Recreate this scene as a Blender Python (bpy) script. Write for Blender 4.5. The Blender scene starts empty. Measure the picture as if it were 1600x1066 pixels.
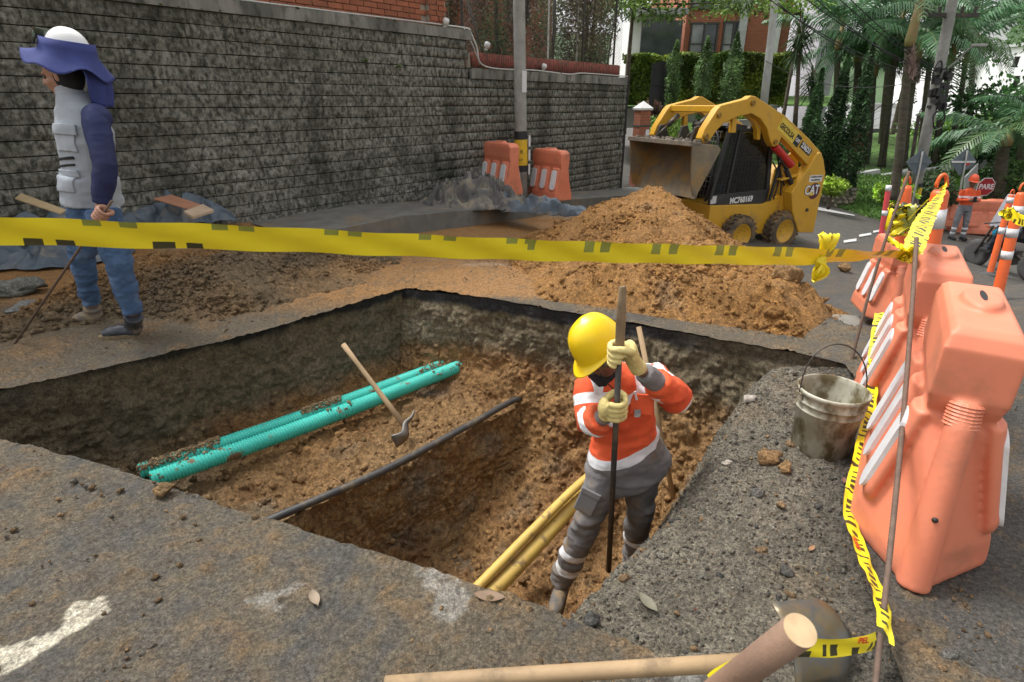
import bpy, bmesh, math, random
import numpy as np
from mathutils import Vector, Matrix
C = bpy.context.scene.collection
scene = bpy.context.scene
R = math.radians
# ---------------------------------------------------------------- camera, sky, sun, exposure
CAM_H = 1.5; CAM_F = 883.0; PITCH = R(22.9)
cam_data = bpy.data.cameras.new('camera'); cam = bpy.data.objects.new('camera', cam_data); C.objects.link(cam)
cam_data.sensor_width = 36; cam_data.lens = 36*CAM_F/1600; cam_data.clip_start = 0.05; cam_data.clip_end = 600
cam.location = (0, 0, CAM_H); cam.rotation_euler = (R(90)-PITCH, 0, 0)
cam_data.dof.use_dof = True; cam_data.dof.focus_distance = 3.2; cam_data.dof.aperture_fstop = 7.1
scene.camera = cam
world = bpy.data.worlds.new("World"); scene.world = world; world.use_nodes = True
wn = world.node_tree.nodes; wl = world.node_tree.links
sky = wn.new('ShaderNodeTexSky'); sky.sky_type = 'NISHITA'; sky.sun_disc = False
SUN_EL = 62; SUN_AZ = 300
sky.sun_elevation = R(SUN_EL); sky.sun_rotation = R(SUN_AZ); sky.air_density = 1.0; sky.dust_density = 4.0; sky.ozone_density = 1.0
hsv = wn.new('ShaderNodeHueSaturation'); hsv.inputs['Saturation'].default_value = 0.07; hsv.inputs['Value'].default_value = 1.0
wl.new(sky.outputs[0], hsv.inputs['Color']); wl.new(hsv.outputs[0], wn['Background'].inputs[0])
wn['Background'].inputs[1].default_value = 0.15
sd = bpy.data.lights.new('sun', 'SUN'); sd.energy = 1.5; sd.angle = R(14); sd.color = (1, .97, .91)
sun = bpy.data.objects.new('sun', sd); C.objects.link(sun)
_az = R(SUN_AZ); _el = R(SUN_EL)
_sv = Vector((math.sin(_az)*math.cos(_el), math.cos(_az)*math.cos(_el), math.sin(_el)))
sun.rotation_euler = _sv.to_track_quat('Z', 'Y').to_euler()
vs = scene.view_settings; scene.display_settings.display_device = 'sRGB'
vs.view_transform = 'Standard'; vs.look = 'None'; vs.gamma = 1; vs.use_curve_mapping = False; vs.exposure = 0.95
scene.render.engine = 'CYCLES'
# ---------------------------------------------------------------- helpers
def ray(px, py):
    x = (px-800)/CAM_F; y = (py-533)/CAM_F
    return Vector((x, math.cos(PITCH)-y*math.sin(PITCH), -(math.sin(PITCH)+y*math.cos(PITCH))))
def at(px, py, Y):
    r = ray(px, py); t = Y/r.y
    return Vector((r.x*t, Y, CAM_H+r.z*t))
def atz(px, py, z):
    r = ray(px, py); t = (z-CAM_H)/r.z
    return Vector((r.x*t, r.y*t, z))
def sstep(a, b, x):
    t = np.clip((x-a)/(b-a), 0, 1); return t*t*(3-2*t)
def ground(X, Y):
    p = .65+.14*X-.02*Y
    p = np.clip(p, -.2, 2.35)
    y0 = 4.8-1.9*sstep(1.9, 2.9, X)
    y1 = 8.2-1.1*sstep(1.9, 2.9, X)+np.clip(X-4, 0, 4)*1.5*(1-sstep(7, 11, Y))
    return -p*sstep(y0, y1, Y)
def hit(px, py, lift=0.0):
    r = ray(px, py); t = 0.5
    for i in range(4000):
        x, y, z = r.x*t, r.y*t, CAM_H+r.z*t
        if z < float(ground(x, y)): break
        t += 0.02
    return Vector((r.x*t, r.y*t, float(ground(r.x*t, r.y*t))+lift))
def _hash(i, j, k, s):
    h = (i*374761393+j*668265263+k*2147483647+s*1274126177) & 0xffffffff
    h = ((h ^ (h >> 13))*1274126177) & 0xffffffff
    h = ((h ^ (h >> 15))*2246822519) & 0xffffffff
    return ((h ^ (h >> 16)) & 0xffff)/32767.5-1
def vnoise(P, f, s=0):
    P = np.asarray(P, float)*f+1000
    I = np.floor(P).astype(np.int64); u = P-I; u = u*u*u*(u*(u*6-15)+10)
    x, y, z = I[:, 0], I[:, 1], I[:, 2]; a, b, c = u[:, 0], u[:, 1], u[:, 2]
    def h(dx, dy, dz): return _hash(x+dx, y+dy, z+dz, s)
    l = lambda p, q, t: p+(q-p)*t
    return l(l(l(h(0,0,0), h(1,0,0), a), l(h(0,1,0), h(1,1,0), a), b), l(l(h(0,0,1), h(1,0,1), a), l(h(0,1,1), h(1,1,1), a), b), c)
def fbm(P, f, o=4, s=0, g=.5):
    r = 0; a = 1; t = 0
    for i in range(o):
        r = r+a*vnoise(P, f*(2.03**i), s+i*7); t += a; a *= g
    return r/t
def billow(P, f, o=4, s=0, g=.5):
    r = 0; a = 1; t = 0
    for i in range(o):
        r = r+a*(1-2*np.abs(vnoise(P, f*(2.03**i), s+i*7))); t += a; a *= g
    return r/t
def P3(X, Y, Z=None):
    X = np.ravel(X); Y = np.ravel(Y)
    return np.stack([X, Y, np.zeros_like(X) if Z is None else np.ravel(Z)], 1)
def tag(o, label=None, cat=None, group=None, kind=None):
    if label: o['label'] = label
    if cat: o['category'] = cat
    if group: o['group'] = group
    if kind: o['kind'] = kind
    return o
def thing(name, label, cat, loc=(0, 0, 0), rz=0, group=None, rot=None):
    o = bpy.data.objects.new(name, None); C.objects.link(o); o.empty_display_size = .1
    o.location = loc; o.rotation_euler = rot if rot else (0, 0, rz)
    return tag(o, label, cat, group)
def mesh_obj(name, me, m=None, parent=None, loc=None):
    o = bpy.data.objects.new(name, me); C.objects.link(o)
    if m is not None:
        for q in (m if isinstance(m, (list, tuple)) else [m]): me.materials.append(q)
    if parent: o.parent = parent
    if loc is not None: o.location = loc
    return o
def np_mesh(name, V, Fc, smooth=True, col=None, mi=None):
    me = bpy.data.meshes.new(name)
    V = np.asarray(V, np.float32); Fc = np.asarray(Fc, np.int32)
    k = Fc.shape[1]
    me.vertices.add(len(V)); me.vertices.foreach_set('co', V.ravel())
    me.loops.add(Fc.size); me.loops.foreach_set('vertex_index', Fc.ravel())
    me.polygons.add(len(Fc)); me.polygons.foreach_set('loop_start', np.arange(len(Fc), dtype=np.int32)*k)
    if smooth: me.polygons.foreach_set('use_smooth', np.ones(len(Fc), bool))
    if mi is not None: me.polygons.foreach_set('material_index', np.asarray(mi, np.int32))
    me.update(calc_edges=True)
    if col is not None:
        a = me.color_attributes.new('col', 'FLOAT_COLOR', 'POINT')
        c4 = np.ones((len(V), 4), np.float32); c4[:, :3] = col; a.data.foreach_set('color', c4.ravel())
    return me
def grid_faces(nu, nv):
    i = np.arange(nu*nv).reshape(nu, nv)
    return np.stack([i[:-1, :-1].ravel(), i[1:, :-1].ravel(), i[1:, 1:].ravel(), i[:-1, 1:].ravel()], 1)
def bm_obj(name, bm, m=None, parent=None, smooth=False, bevel=0, sub=0, auto=None, loc=None, seg=2):
    me = bpy.data.meshes.new(name); bmesh.ops.recalc_face_normals(bm, faces=bm.faces); bm.to_mesh(me); bm.free()
    if smooth:
        me.polygons.foreach_set('use_smooth', np.ones(len(me.polygons), bool))
    o = mesh_obj(name, me, m, parent, loc)
    if bevel:
        b = o.modifiers.new('b', 'BEVEL'); b.width = bevel; b.segments = seg; b.limit_method = 'ANGLE'; b.angle_limit = R(35)
        me.polygons.foreach_set('use_smooth', np.ones(len(me.polygons), bool)); b.harden_normals = True
    if sub:
        s = o.modifiers.new('s', 'SUBSURF'); s.levels = s.render_levels = sub
    return o
def a_box(bm, c, s, rot=None):
    M = Matrix.Translation(c) @ (rot if rot is not None else Matrix.Identity(4)) @ Matrix.Diagonal((s[0], s[1], s[2], 1))
    return bmesh.ops.create_cube(bm, size=1, matrix=M)['verts']
def a_prism(bm, pts, y0, y1, M=None):
    """pts: list of (x,z) outline; extruded along y"""
    a = [bm.verts.new((p[0], y0, p[1])) for p in pts]; b = [bm.verts.new((p[0], y1, p[1])) for p in pts]
    n = len(pts)
    bm.faces.new(a); bm.faces.new(b[::-1])
    for i in range(n): bm.faces.new((a[i], b[i], b[(i+1) % n], a[(i+1) % n]))
    if M is not None: bmesh.ops.transform(bm, matrix=M, verts=a+b)
    return a+b
def frames(pts):
    pts = [Vector(p) for p in pts]; n = len(pts); T = []
    for i in range(n):
        t = (pts[min(i+1, n-1)]-pts[max(i-1, 0)]); T.append(t.normalized() if t.length > 1e-9 else Vector((0, 0, 1)))
    return pts, T
def a_tube(bm, pts, r, seg=8, ref=None, caps=True, ratio=1.0):
    """tube; r scalar or list (or list of (ra,rb)); ref = direction of the first ellipse axis"""
    pts, T = frames(pts); n = len(pts)
    rr = r if isinstance(r, (list, tuple)) else [r]*n
    ref = Vector(ref) if ref is not None else (Vector((0, 0, 1)) if abs(T[0].z) < .9 else Vector((1, 0, 0)))
    rings = []
    for i in range(n):
        a = ref-T[i]*ref.dot(T[i])
        if a.length < 1e-4: a = T[i].orthogonal()
        a.normalize(); b = T[i].cross(a); ref = a
        ra, rb = rr[i] if isinstance(rr[i], (list, tuple)) else (rr[i], rr[i]*ratio)
        rings.append([bm.verts.new(pts[i]+a*(ra*math.cos(2*math.pi*k/seg))+b*(rb*math.sin(2*math.pi*k/seg))) for k in range(seg)])
    for i in range(n-1):
        for k in range(seg):
            bm.faces.new((rings[i][k], rings[i][(k+1) % seg], rings[i+1][(k+1) % seg], rings[i+1][k]))
    if caps:
        bm.faces.new(rings[0][::-1]); bm.faces.new(rings[-1])
    return rings
def a_cyl(bm, p0, p1, r, seg=16, r2=None):
    return a_tube(bm, [p0, p1], [r, r if r2 is None else r2], seg)
def a_lathe(bm, prof, seg=24, M=None, caps=True):
    """prof list of (r,z)"""
    rings = []
    for r_, z_ in prof:
        rings.append([bm.verts.new((r_*math.cos(2*math.pi*k/seg), r_*math.sin(2*math.pi*k/seg), z_)) for k in range(seg)])
    for i in range(len(prof)-1):
        for k in range(seg): bm.faces.new((rings[i][k], rings[i][(k+1) % seg], rings[i+1][(k+1) % seg], rings[i+1][k]))
    if caps and prof[0][0] > 1e-5: bm.faces.new(rings[0][::-1])
    if caps and prof[-1][0] > 1e-5: bm.faces.new(rings[-1])
    vs_ = [v for q in rings for v in q]
    bmesh.ops.remove_doubles(bm, verts=vs_, dist=1e-6)
    if M is not None: bmesh.ops.transform(bm, matrix=M, verts=[v for v in vs_ if v.is_valid])
def axis_matrix(p0, p1, up=(0, 0, 1)):
    """local z along p0->p1"""
    z = (Vector(p1)-Vector(p0)).normalized(); u = Vector(up)
    if abs(z.dot(u)) > .98: u = Vector((1, 0, 0))
    x = u.cross(z).normalized(); y = z.cross(x)
    M = Matrix((x, y, z)).transposed().to_4x4(); M.translation = Vector(p0); return M
def smooth_curve(pts, n=8):
    P = [Vector(p) for p in pts]; out = []
    for i in range(len(P)-1):
        p0 = P[max(i-1, 0)]; p1 = P[i]; p2 = P[i+1]; p3 = P[min(i+2, len(P)-1)]
        for k in range(n):
            t = k/n
            out.append(.5*((2*p1)+(p2-p0)*t+(2*p0-5*p1+4*p2-p3)*t*t+(3*p1-p0-3*p2+p3)*t*t*t))
    out.append(P[-1]); return out
def copy_tree(o, parent=None):
    c = o.copy(); C.objects.link(c); c.parent = parent
    for ch in list(o.children): copy_tree(ch, c)
    return c
def text_obj(name, s, size, m, parent, M, depth=.002, shear=0, bold=0, xs=1.0):
    cu = bpy.data.curves.new(name, 'FONT'); cu.body = s; cu.size = size; cu.extrude = depth; cu.align_x = 'CENTER'; cu.align_y = 'CENTER'
    cu.shear = shear; cu.offset = bold; cu.resolution_u = 3
    t = bpy.data.objects.new(name, cu); C.objects.link(t)
    dg = bpy.context.evaluated_depsgraph_get(); me = bpy.data.meshes.new_from_object(t.evaluated_get(dg))
    bpy.data.objects.remove(t); bpy.data.curves.remove(cu)
    me.name = name; me.materials.clear()
    o = mesh_obj(name, me, m, parent); o.matrix_local = M @ Matrix.Diagonal((xs, 1, 1, 1)); return o
def plane_matrix(o, x, y):
    x = Vector(x).normalized(); y = Vector(y); y = (y-x*y.dot(x)).normalized(); z = x.cross(y)
    M = Matrix((x, y, z)).transposed().to_4x4(); M.translation = Vector(o); return M
def remeshed(name, bm, voxel, m=None, parent=None, smooth_it=2, noise=None):
    me = bpy.data.meshes.new(name); bmesh.ops.recalc_face_normals(bm, faces=bm.faces); bm.to_mesh(me); bm.free()
    t = bpy.data.objects.new('tmp', me); C.objects.link(t)
    md = t.modifiers.new('r', 'REMESH'); md.mode = 'VOXEL'; md.voxel_size = voxel; md.use_smooth_shade = True
    if smooth_it:
        sm = t.modifiers.new('s', 'SMOOTH'); sm.iterations = smooth_it; sm.factor = .5
    dg = bpy.context.evaluated_depsgraph_get(); m2 = bpy.data.meshes.new_from_object(t.evaluated_get(dg)); m2.name = name
    bpy.data.objects.remove(t); bpy.data.meshes.remove(me)
    if noise is not None:
        n = len(m2.vertices); co = np.empty(n*3, np.float32); m2.vertices.foreach_get('co', co); co = co.reshape(-1, 3)
        no = np.empty(n*3, np.float32); m2.vertices.foreach_get('normal', no); no = no.reshape(-1, 3)
        co = co+no*noise(co)[:, None]; m2.vertices.foreach_set('co', co.astype(np.float32).ravel()); m2.update()
    m2.polygons.foreach_set('use_smooth', np.ones(len(m2.polygons), bool))
    return mesh_obj(name, m2, m, parent)
# ---------------------------------------------------------------- materials
MATS = {}
def mat(name, c1, c2=None, rough=.6, scale=8, bump=0.0, bscale=60, metal=0.0, dirt=None, dscale=5, dthr=.55, spec=.5, stretch=None, coat=0, trans=0, dirt_soft=.12, vcol=False, vmix=None, det=4):
    if name in MATS: return MATS[name]
    m = bpy.data.materials.new(name); m.use_nodes = True; N = m.node_tree.nodes; L = m.node_tree.links
    b = N['Principled BSDF']; b.inputs['Roughness'].default_value = rough; b.inputs['Metallic'].default_value = metal
    b.inputs['Specular IOR Level'].default_value = spec
    if coat: b.inputs['Coat Weight'].default_value = coat
    if trans: b.inputs['Transmission Weight'].default_value = trans
    tc = N.new('ShaderNodeNewGeometry'); src = tc.outputs['Position']
    if stretch:
        mp = N.new('ShaderNodeMapping'); mp.inputs['Scale'].default_value = stretch; L.new(src, mp.inputs[0]); src = mp.outputs[0]
    def noise(sc, d=4, r=.6):
        n = N.new('ShaderNodeTexNoise'); n.inputs['Scale'].default_value = sc; n.inputs['Detail'].default_value = d; n.inputs['Roughness'].default_value = r
        L.new(src, n.inputs[0]); return n.outputs[0]
    def ramp(v, a, b_):
        r_ = N.new('ShaderNodeMapRange'); r_.inputs['From Min'].default_value = a; r_.inputs['From Max'].default_value = b_; r_.interpolation_type = 'SMOOTHSTEP'
        L.new(v, r_.inputs[0]); return r_.outputs[0]
    def mix(f, a, b_, mode='MIX'):
        x = N.new('ShaderNodeMix'); x.data_type = 'RGBA'; x.blend_type = mode
        if isinstance(f, (int, float)): x.inputs['Factor'].default_value = f
        else: L.new(f, x.inputs['Factor'])
        for s, v in ((6, a), (7, b_)):
            if isinstance(v, tuple): x.inputs[s].default_value = (*v, 1)
            else: L.new(v, x.inputs[s])
        return x.outputs[2]
    if c2 is None: c2 = tuple(v*.82 for v in c1)
    n1 = noise(scale, det)
    col = mix(ramp(n1, .3, .7), c2, c1)
    if vcol:
        at_ = N.new('ShaderNodeVertexColor'); at_.layer_name = 'col'
        col = mix(1.0, at_.outputs[0], col, 'MULTIPLY')
    if dirt is not None:
        n2 = noise(dscale, 6, .65)
        col = mix(ramp(n2, dthr-dirt_soft, dthr+dirt_soft), col, dirt)
    if vmix is not None:
        oi = N.new('ShaderNodeObjectInfo'); col = mix(oi.outputs['Random'], col, mix(1.0, col, vmix, 'MULTIPLY'))
    L.new(col, b.inputs['Base Color'])
    if bump:
        bp = N.new('ShaderNodeBump'); bp.inputs['Strength'].default_value = 1; bp.inputs['Distance'].default_value = bump
        L.new(noise(bscale, 6, .65), bp.inputs['Height']); L.new(bp.outputs[0], b.inputs['Normal'])
    MATS[name] = m; return m
# ================================================================ GROUND
RIM = np.array([(-3.6, 2.15), (-3.35, 2.38), (-2.89, 2.83), (-2.51, 3.13), (-1.81, 3.7), (-.93, 4.72), (-.83, 4.70), (-.21, 4.47), (.35, 4.16), (1.18, 3.71), (1.9, 3.32), (2.06, 3.18),
    (2.0, 2.9), (1.74, 2.42), (1.42, 1.9), (1.22, 1.5), (1.12, 1.15), (1.05, .95), (.75, .93), (.58, 1.09), (.38, 1.19), (.1, 1.33), (-.22, 1.48), (-.56, 1.6), (-.92, 1.75), (-1.57, 2.02), (-2.0, 2.18), (-2.48, 2.33), (-2.75, 2.3), (-3.2, 2.1)])
def densify(poly, step, closed=True, wob=0, seed=0):
    out = []; n = len(poly)
    for i in range(n if closed else n-1):
        a, b = poly[i], poly[(i+1) % n]; k = max(1, int(np.linalg.norm(b-a)/step))
        for j in range(k): out.append(a+(b-a)*j/k)
    if not closed: out.append(poly[-1])
    out = np.array(out)
    if wob:
        q = P3(out[:, 0], out[:, 1]); out = out+np.stack([fbm(q, 7, 5, seed, .62), fbm(q, 7, 5, seed+50, .62)], 1)*wob
    return out
HOLE = densify(RIM, .02, True, .022, 3)
def inside(X, Y, poly):
    r = np.zeros(X.shape, bool); n = len(poly); j = n-1
    for i in range(n):
        xi, yi = poly[i]; xj, yj = poly[j]
        c = ((yi > Y) != (yj > Y)) & (X < (xj-xi)*(Y-yi)/(yj-yi+1e-12)+xi)
        r ^= c; j = i
    return r
def growing(start, step, end, g=1.06):
    out = [start]; s = step
    while out[-1] < end: out.append(out[-1]+s); s *= g
    return out[1:]
_xs = np.array(sorted([-v for v in growing(2.9, .025, 60)]) + list(np.arange(-2.9, 2.9, .016)) + growing(2.9, .02, 80))
_ys = np.array([-30, -12, -5, -2, -.5, .3, .7]+list(np.arange(.9, 5.0, .0165))+list(np.arange(5.0, 9, .03))+growing(9, .035, 140, 1.05))
GX, GY = np.meshgrid(_xs, _ys, indexing='ij'); nu, nv = GX.shape
# snap vertices to the rim of the cut
X = GX.ravel().copy(); Y = GY.ravel().copy()
near = (X > -3.9) & (X < 2.4) & (Y > .8) & (Y < 5)
idx = np.where(near)[0]
gk = {}
for q, (hx, hy) in enumerate(HOLE): gk.setdefault((int(hx//.05), int(hy//.05)), []).append(q)
for i in idx:
    cx, cy = int(X[i]//.05), int(Y[i]//.05); best = .0135; bq = -1
    for a in (-1, 0, 1):
        for b in (-1, 0, 1):
            for q in gk.get((cx+a, cy+b), ()):
                d = math.hypot(HOLE[q][0]-X[i], HOLE[q][1]-Y[i])
                if d < best: best = d; bq = q
    if bq >= 0: X[i], Y[i] = HOLE[bq]
Pg = P3(X, Y)
Z = ground(X, Y)
fine = np.clip(1.3-np.hypot(X, Y-3)/12, 0, 1)
# mud film: thickness from noise, more of it on the middle strip and along the far rim
n_big = fbm(Pg, .9, 4, 11); n_mid = fbm(Pg, 5, 4, 21, .6); n_fin = fbm(Pg, 26, 4, 31, .6)
strip = sstep(3.9, 4.7, Y+.35*X*(X < 0)*-1*0+.0*X)*(1-sstep(10, 14, Y))*sstep(-9, -6, X)*(1-sstep(2.4, 3.6, X+.0*Y))
leftpad = sstep(-.1, .4, (X+2.89)*-.7+(Y-2.83)*.714)*(1-sstep(1.2, -.4, X)*0)*(X < -.5)
mud = np.clip(.40+n_big*.45+n_mid*.5+n_fin*.35 + strip*.75 + .35*leftpad - sstep(2.2, 3.2, X)*.9 - sstep(1.2, 1.6, X)*(Y < 2.4)*.6 - sstep(11, 14, Y)*.6, 0, 1)
clump = np.clip(n_mid*.7+n_fin*.9-.12, 0, 1)*np.clip(mud*1.5, 0, 1)
Z = Z + fine*(mud*.004+clump*.026+np.clip(billow(Pg, 14, 4, 301, .6)-.35, 0, 1)*.03*mud*sstep(-.1,.4,n_big+.2)+fbm(Pg, 90, 2, 71)*.0016) + fbm(Pg, .6, 3, 5)*.012*sstep(.0, 1, fine)
_asf = np.array((.082, .076, .067)); _mud = np.array((.30, .158, .058)); _mudg = np.array((.128, .102, .066)); _smear = np.array((.185, .120, .060))
t1 = sstep(.42, .85, mud)[:, None]; t2 = sstep(.0, .35, mud)[:, None]; org = np.clip(strip*1.05+n_big*.25+clump*.5, 0, 1)[:, None]
colg = _asf*(1-t2*.75)+_mudg*t2*.75
colg = colg*(1-t1*org)+_mud*t1*org
sm_ = np.clip(n_mid*1.5+n_fin*1.3+n_big*.5-.12, 0, 1)[:, None]*fine[:, None]*.8
colg = colg*(1-sm_)+_smear*sm_
gr = sstep(.05, .5, fbm(Pg, 11, 4, 131, .6)*1.2+fbm(Pg, 2, 3, 133))[:, None]*.6*(Y < 3.2)[:, None]
colg = colg*(1-gr)+_asf*gr
lf = (sstep(.35, 1.3, -.7*(X+2.48)-.7*(Y-2.1)))[:, None]*(Y < 2.6)[:, None]*.6
colg = colg*(1-lf)+_smear*1.25*lf
pale = sstep(.30, .5, fbm(Pg, 5.1, 5, 91, .65))[:, None]*(Y < 2)[:, None]*(np.abs(X-.0)<.9)[:, None]
colg = colg*(1-pale*.5)+np.array((.34, .33, .30))*pale*.5
wet_sheen = (strip*sstep(.25, .6, fbm(Pg, 1.1, 3, 44))*(Y > 5.2))[:, None]  # sheen of the wet mud, painted as a paler colour in patches
colg = colg*(1-wet_sheen*.4)+np.array((.45, .40, .32))*wet_sheen*.4
PPX = np.array([(-60, 1010), (0, 1012), (40, 1000), (90, 985), (104, 962), (118, 942), (150, 934), (163, 936), (160, 945), (172, 957), (140, 972), (80, 1010), (20, 1045), (-60, 1080)])
_pp = densify(np.array([tuple(atz(a, b, 0))[:2] for a, b in PPX]), .01, True, .012, 4)
pm = inside(X, Y, _pp)*1.0*np.clip(1.15-sstep(.05, .4, fbm(Pg, 17, 4, 77, .65))*.9, 0, 1)
colg = colg*(1-pm[:, None])+np.array((.56, .51, .40))*(1+.2*n_fin[:, None])*pm[:, None]
Fq = grid_faces(nu, nv)
cx = X[Fq].mean(1); cy = Y[Fq].mean(1)
m_ = (cx > -3.9) & (cx < 2.4) & (cy > .8) & (cy < 5)
kill = np.zeros(len(Fq), bool); kill[m_] = inside(cx[m_], cy[m_], HOLE)
Fq = Fq[~kill]
def soil_material(name, tint=(1, 1, 1), rough=.85, bump=.012, bs=55, var=.45, spec=.3, fine=220):
    m = bpy.data.materials.new(name); m.use_nodes = True; N = m.node_tree.nodes; L = m.node_tree.links; b = N['Principled BSDF']
    b.inputs['Roughness'].default_value = rough; b.inputs['Specular IOR Level'].default_value = spec
    g = N.new('ShaderNodeNewGeometry'); vc = N.new('ShaderNodeVertexColor'); vc.layer_name = 'col'
    def noise(sc, d=5, r=.65):
        n = N.new('ShaderNodeTexNoise'); n.inputs['Scale'].default_value = sc; n.inputs['Detail'].default_value = d; n.inputs['Roughness'].default_value = r
        L.new(g.outputs['Position'], n.inputs[0]); return n.outputs[0]
    n1 = noise(bs*.7); n2 = noise(fine, 3)
    mr = N.new('ShaderNodeMapRange'); mr.inputs[1].default_value = .25; mr.inputs[2].default_value = .75; mr.inputs[3].default_value = 1-var; mr.inputs[4].default_value = 1+var; L.new(n1, mr.inputs[0])
    mr2 = N.new('ShaderNodeMapRange'); mr2.inputs[1].default_value = .3; mr2.inputs[2].default_value = .7; mr2.inputs[3].default_value = .55; mr2.inputs[4].default_value = 1.5; L.new(n2, mr2.inputs[0])
    mu = N.new('ShaderNodeMath'); mu.operation = 'MULTIPLY'; L.new(mr.outputs[0], mu.inputs[0]); L.new(mr2.outputs[0], mu.inputs[1])
    vo = N.new('ShaderNodeTexVoronoi'); vo.inputs['Scale'].default_value = fine*.62; L.new(g.outputs['Position'], vo.inputs[0]); sc_ = N.new('ShaderNodeSeparateColor'); L.new(vo.outputs['Color'], sc_.inputs[0])
    mr3 = N.new('ShaderNodeMapRange'); mr3.inputs[3].default_value = .70; mr3.inputs[4].default_value = 1.30; L.new(sc_.outputs[0], mr3.inputs[0]); mu2 = N.new('ShaderNodeMath'); mu2.operation = 'MULTIPLY'; L.new(mu.outputs[0], mu2.inputs[0]); L.new(mr3.outputs[0], mu2.inputs[1]); mu = mu2
    vm = N.new('ShaderNodeVectorMath'); vm.operation = 'SCALE'; L.new(vc.outputs[0], vm.inputs[0]); L.new(mu.outputs[0], vm.inputs['Scale'])
    vt = N.new('ShaderNodeVectorMath'); vt.operation = 'MULTIPLY'; L.new(vm.outputs[0], vt.inputs[0]); vt.inputs[1].default_value = tint
    L.new(vt.outputs[0], b.inputs['Base Color'])
    bp = N.new('ShaderNodeBump'); bp.inputs['Distance'].default_value = bump; L.new(n1, bp.inputs['Height'])
    bp2 = N.new('ShaderNodeBump'); bp2.inputs['Distance'].default_value = bump*.3; L.new(n2, bp2.inputs['Height']); L.new(bp.outputs[0], bp2.inputs['Normal'])
    L.new(bp2.outputs[0], b.inputs['Normal'])
    rr = N.new('ShaderNodeMapRange'); rr.inputs[1].default_value = .35; rr.inputs[2].default_value = .65; rr.inputs[3].default_value = rough-.22; rr.inputs[4].default_value = min(1, rough+.1); L.new(noise(3.5, 4), rr.inputs[0]); L.new(rr.outputs[0], b.inputs['Roughness'])
    return m
M_ground = soil_material('muddy asphalt', bump=.016, bs=85, var=.62, rough=.72, fine=240)
M_soil = soil_material('clay soil', bump=.03, bs=48, var=.55)
M_gravel = soil_material('gravel base', bump=.022, bs=90, var=.75, fine=260)
gme = np_mesh('road', np.stack([X, Y, Z], 1), Fq, True, colg)
road = mesh_obj('road', gme, M_ground); tag(road, kind='structure')
# ================================================================ TRENCH SHEETS
def resample(st, nu, nv):
    """st: stations x profile points (k,m,3) -> dense (nu,nv,3), linear in arc length of the profile"""
    st = np.asarray(st, float); k, m, _ = st.shape
    w = np.linalg.norm(np.diff(st, axis=1), axis=2).mean(0); w = np.concatenate([[0], np.cumsum(w)]); w /= w[-1]
    tv = np.linspace(0, 1, nv); A = np.stack([[np.interp(tv, w, st[i, :, c]) for c in range(3)] for i in range(k)]).transpose(0, 2, 1)
    l = np.linalg.norm(np.diff(st, axis=0), axis=2).mean(1); l = np.concatenate([[0], np.cumsum(l)]); l /= l[-1]
    tu = np.linspace(0, 1, nu); out = np.empty((nu, nv, 3))
    for j in range(nv):
        for c in range(3): out[:, j, c] = np.interp(tu, l, A[:, j, c])
    return out
def displace(G, amp_fn, pin_top=True):
    du = np.gradient(G, axis=0); dv = np.gradient(G, axis=1); n = np.cross(du, dv); n /= np.linalg.norm(n, axis=2, keepdims=True)+1e-9
    # smooth the normals a little
    for _ in range(6):
        n[1:-1, 1:-1] = (n[1:-1, 1:-1]*2+n[2:, 1:-1]+n[:-2, 1:-1]+n[1:-1, 2:]+n[1:-1, :-2])/6
    n /= np.linalg.norm(n, axis=2, keepdims=True)+1e-9
    P = G.reshape(-1, 3); a = amp_fn(P).reshape(G.shape[:2])
    if pin_top: a[:, :6] *= np.linspace(0, 1, 6)[None, :]
    return G+n*a[..., None], a
def rough_soil(s, big=.05, mid=.03, fin=.012):
    return lambda P: fbm(P, 2.2, 3, s)*big+billow(P, 6.5, 4, s+9, .55)*mid+billow(P, 26, 4, s+19, .62)*fin
c_asph = np.array((.032, .031, .032)); c_dark = np.array((.185, .148, .092)); c_olive = np.array((.20, .165, .105)); c_org = np.array((.31, .175, .070)); c_red = np.array((.20, .085, .03)); c_tan = np.array((.27, .18, .09)); c_grey = np.array((.19, .175, .14))
def layer_col(P, z0=.10, z1=.45, z2=.62, dark=c_dark, low=c_org, s=0):
    z = P[:, 2]+fbm(P, 4, 4, s)*.05; n = fbm(P, 2.4, 4, s+5)[:, None]; n2 = fbm(P, 9, 4, s+15, .6)[:, None]; n3 = vnoise(P, 1.3, s+33)[:, None]
    mid = dark*(1+.35*n2)
    mid = mid*(1-.5*np.clip(n*1.5, 0, 1))+c_grey*.8*.5*np.clip(n*1.5, 0, 1)
    lowc = low*(1+.25*n2); a = np.clip(n3*1.6, 0, 1); lowc = lowc*(1-a*.6)+c_tan*a*.6; b = np.clip(-n*2-.3, 0, 1); lowc = lowc*(1-b*.7)+c_red*b*.7
    g = np.clip(fbm(P, 3.3, 4, s+71)*2.4-.55, 0, 1)[:, None]; lowc = lowc*(1-g*.6)+c_grey*.8*g*.6
    t = sstep(z1, z2, -z)[:, None]; c = mid*(1-t)+lowc*t
    ta = (1-sstep(z0-.015, z0+.03, -z+.02*n2[:, 0]))[:, None]; c = c*(1-ta)+c_asph*(1+.5*n2)*ta
    return np.clip(c, .01, 1)
ax = np.array((.714, .70)); nx_ = np.array((.70, -.714)); A0 = np.array((-2.89, 2.83))
def lpt(u, n, z):
    p = A0+ax*u+nx_*n; return (p[0], p[1], z)
TR = thing('excavation', 'deep rectangular trench cut through the asphalt with clay walls', 'trench', (0, 0, 0))
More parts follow.
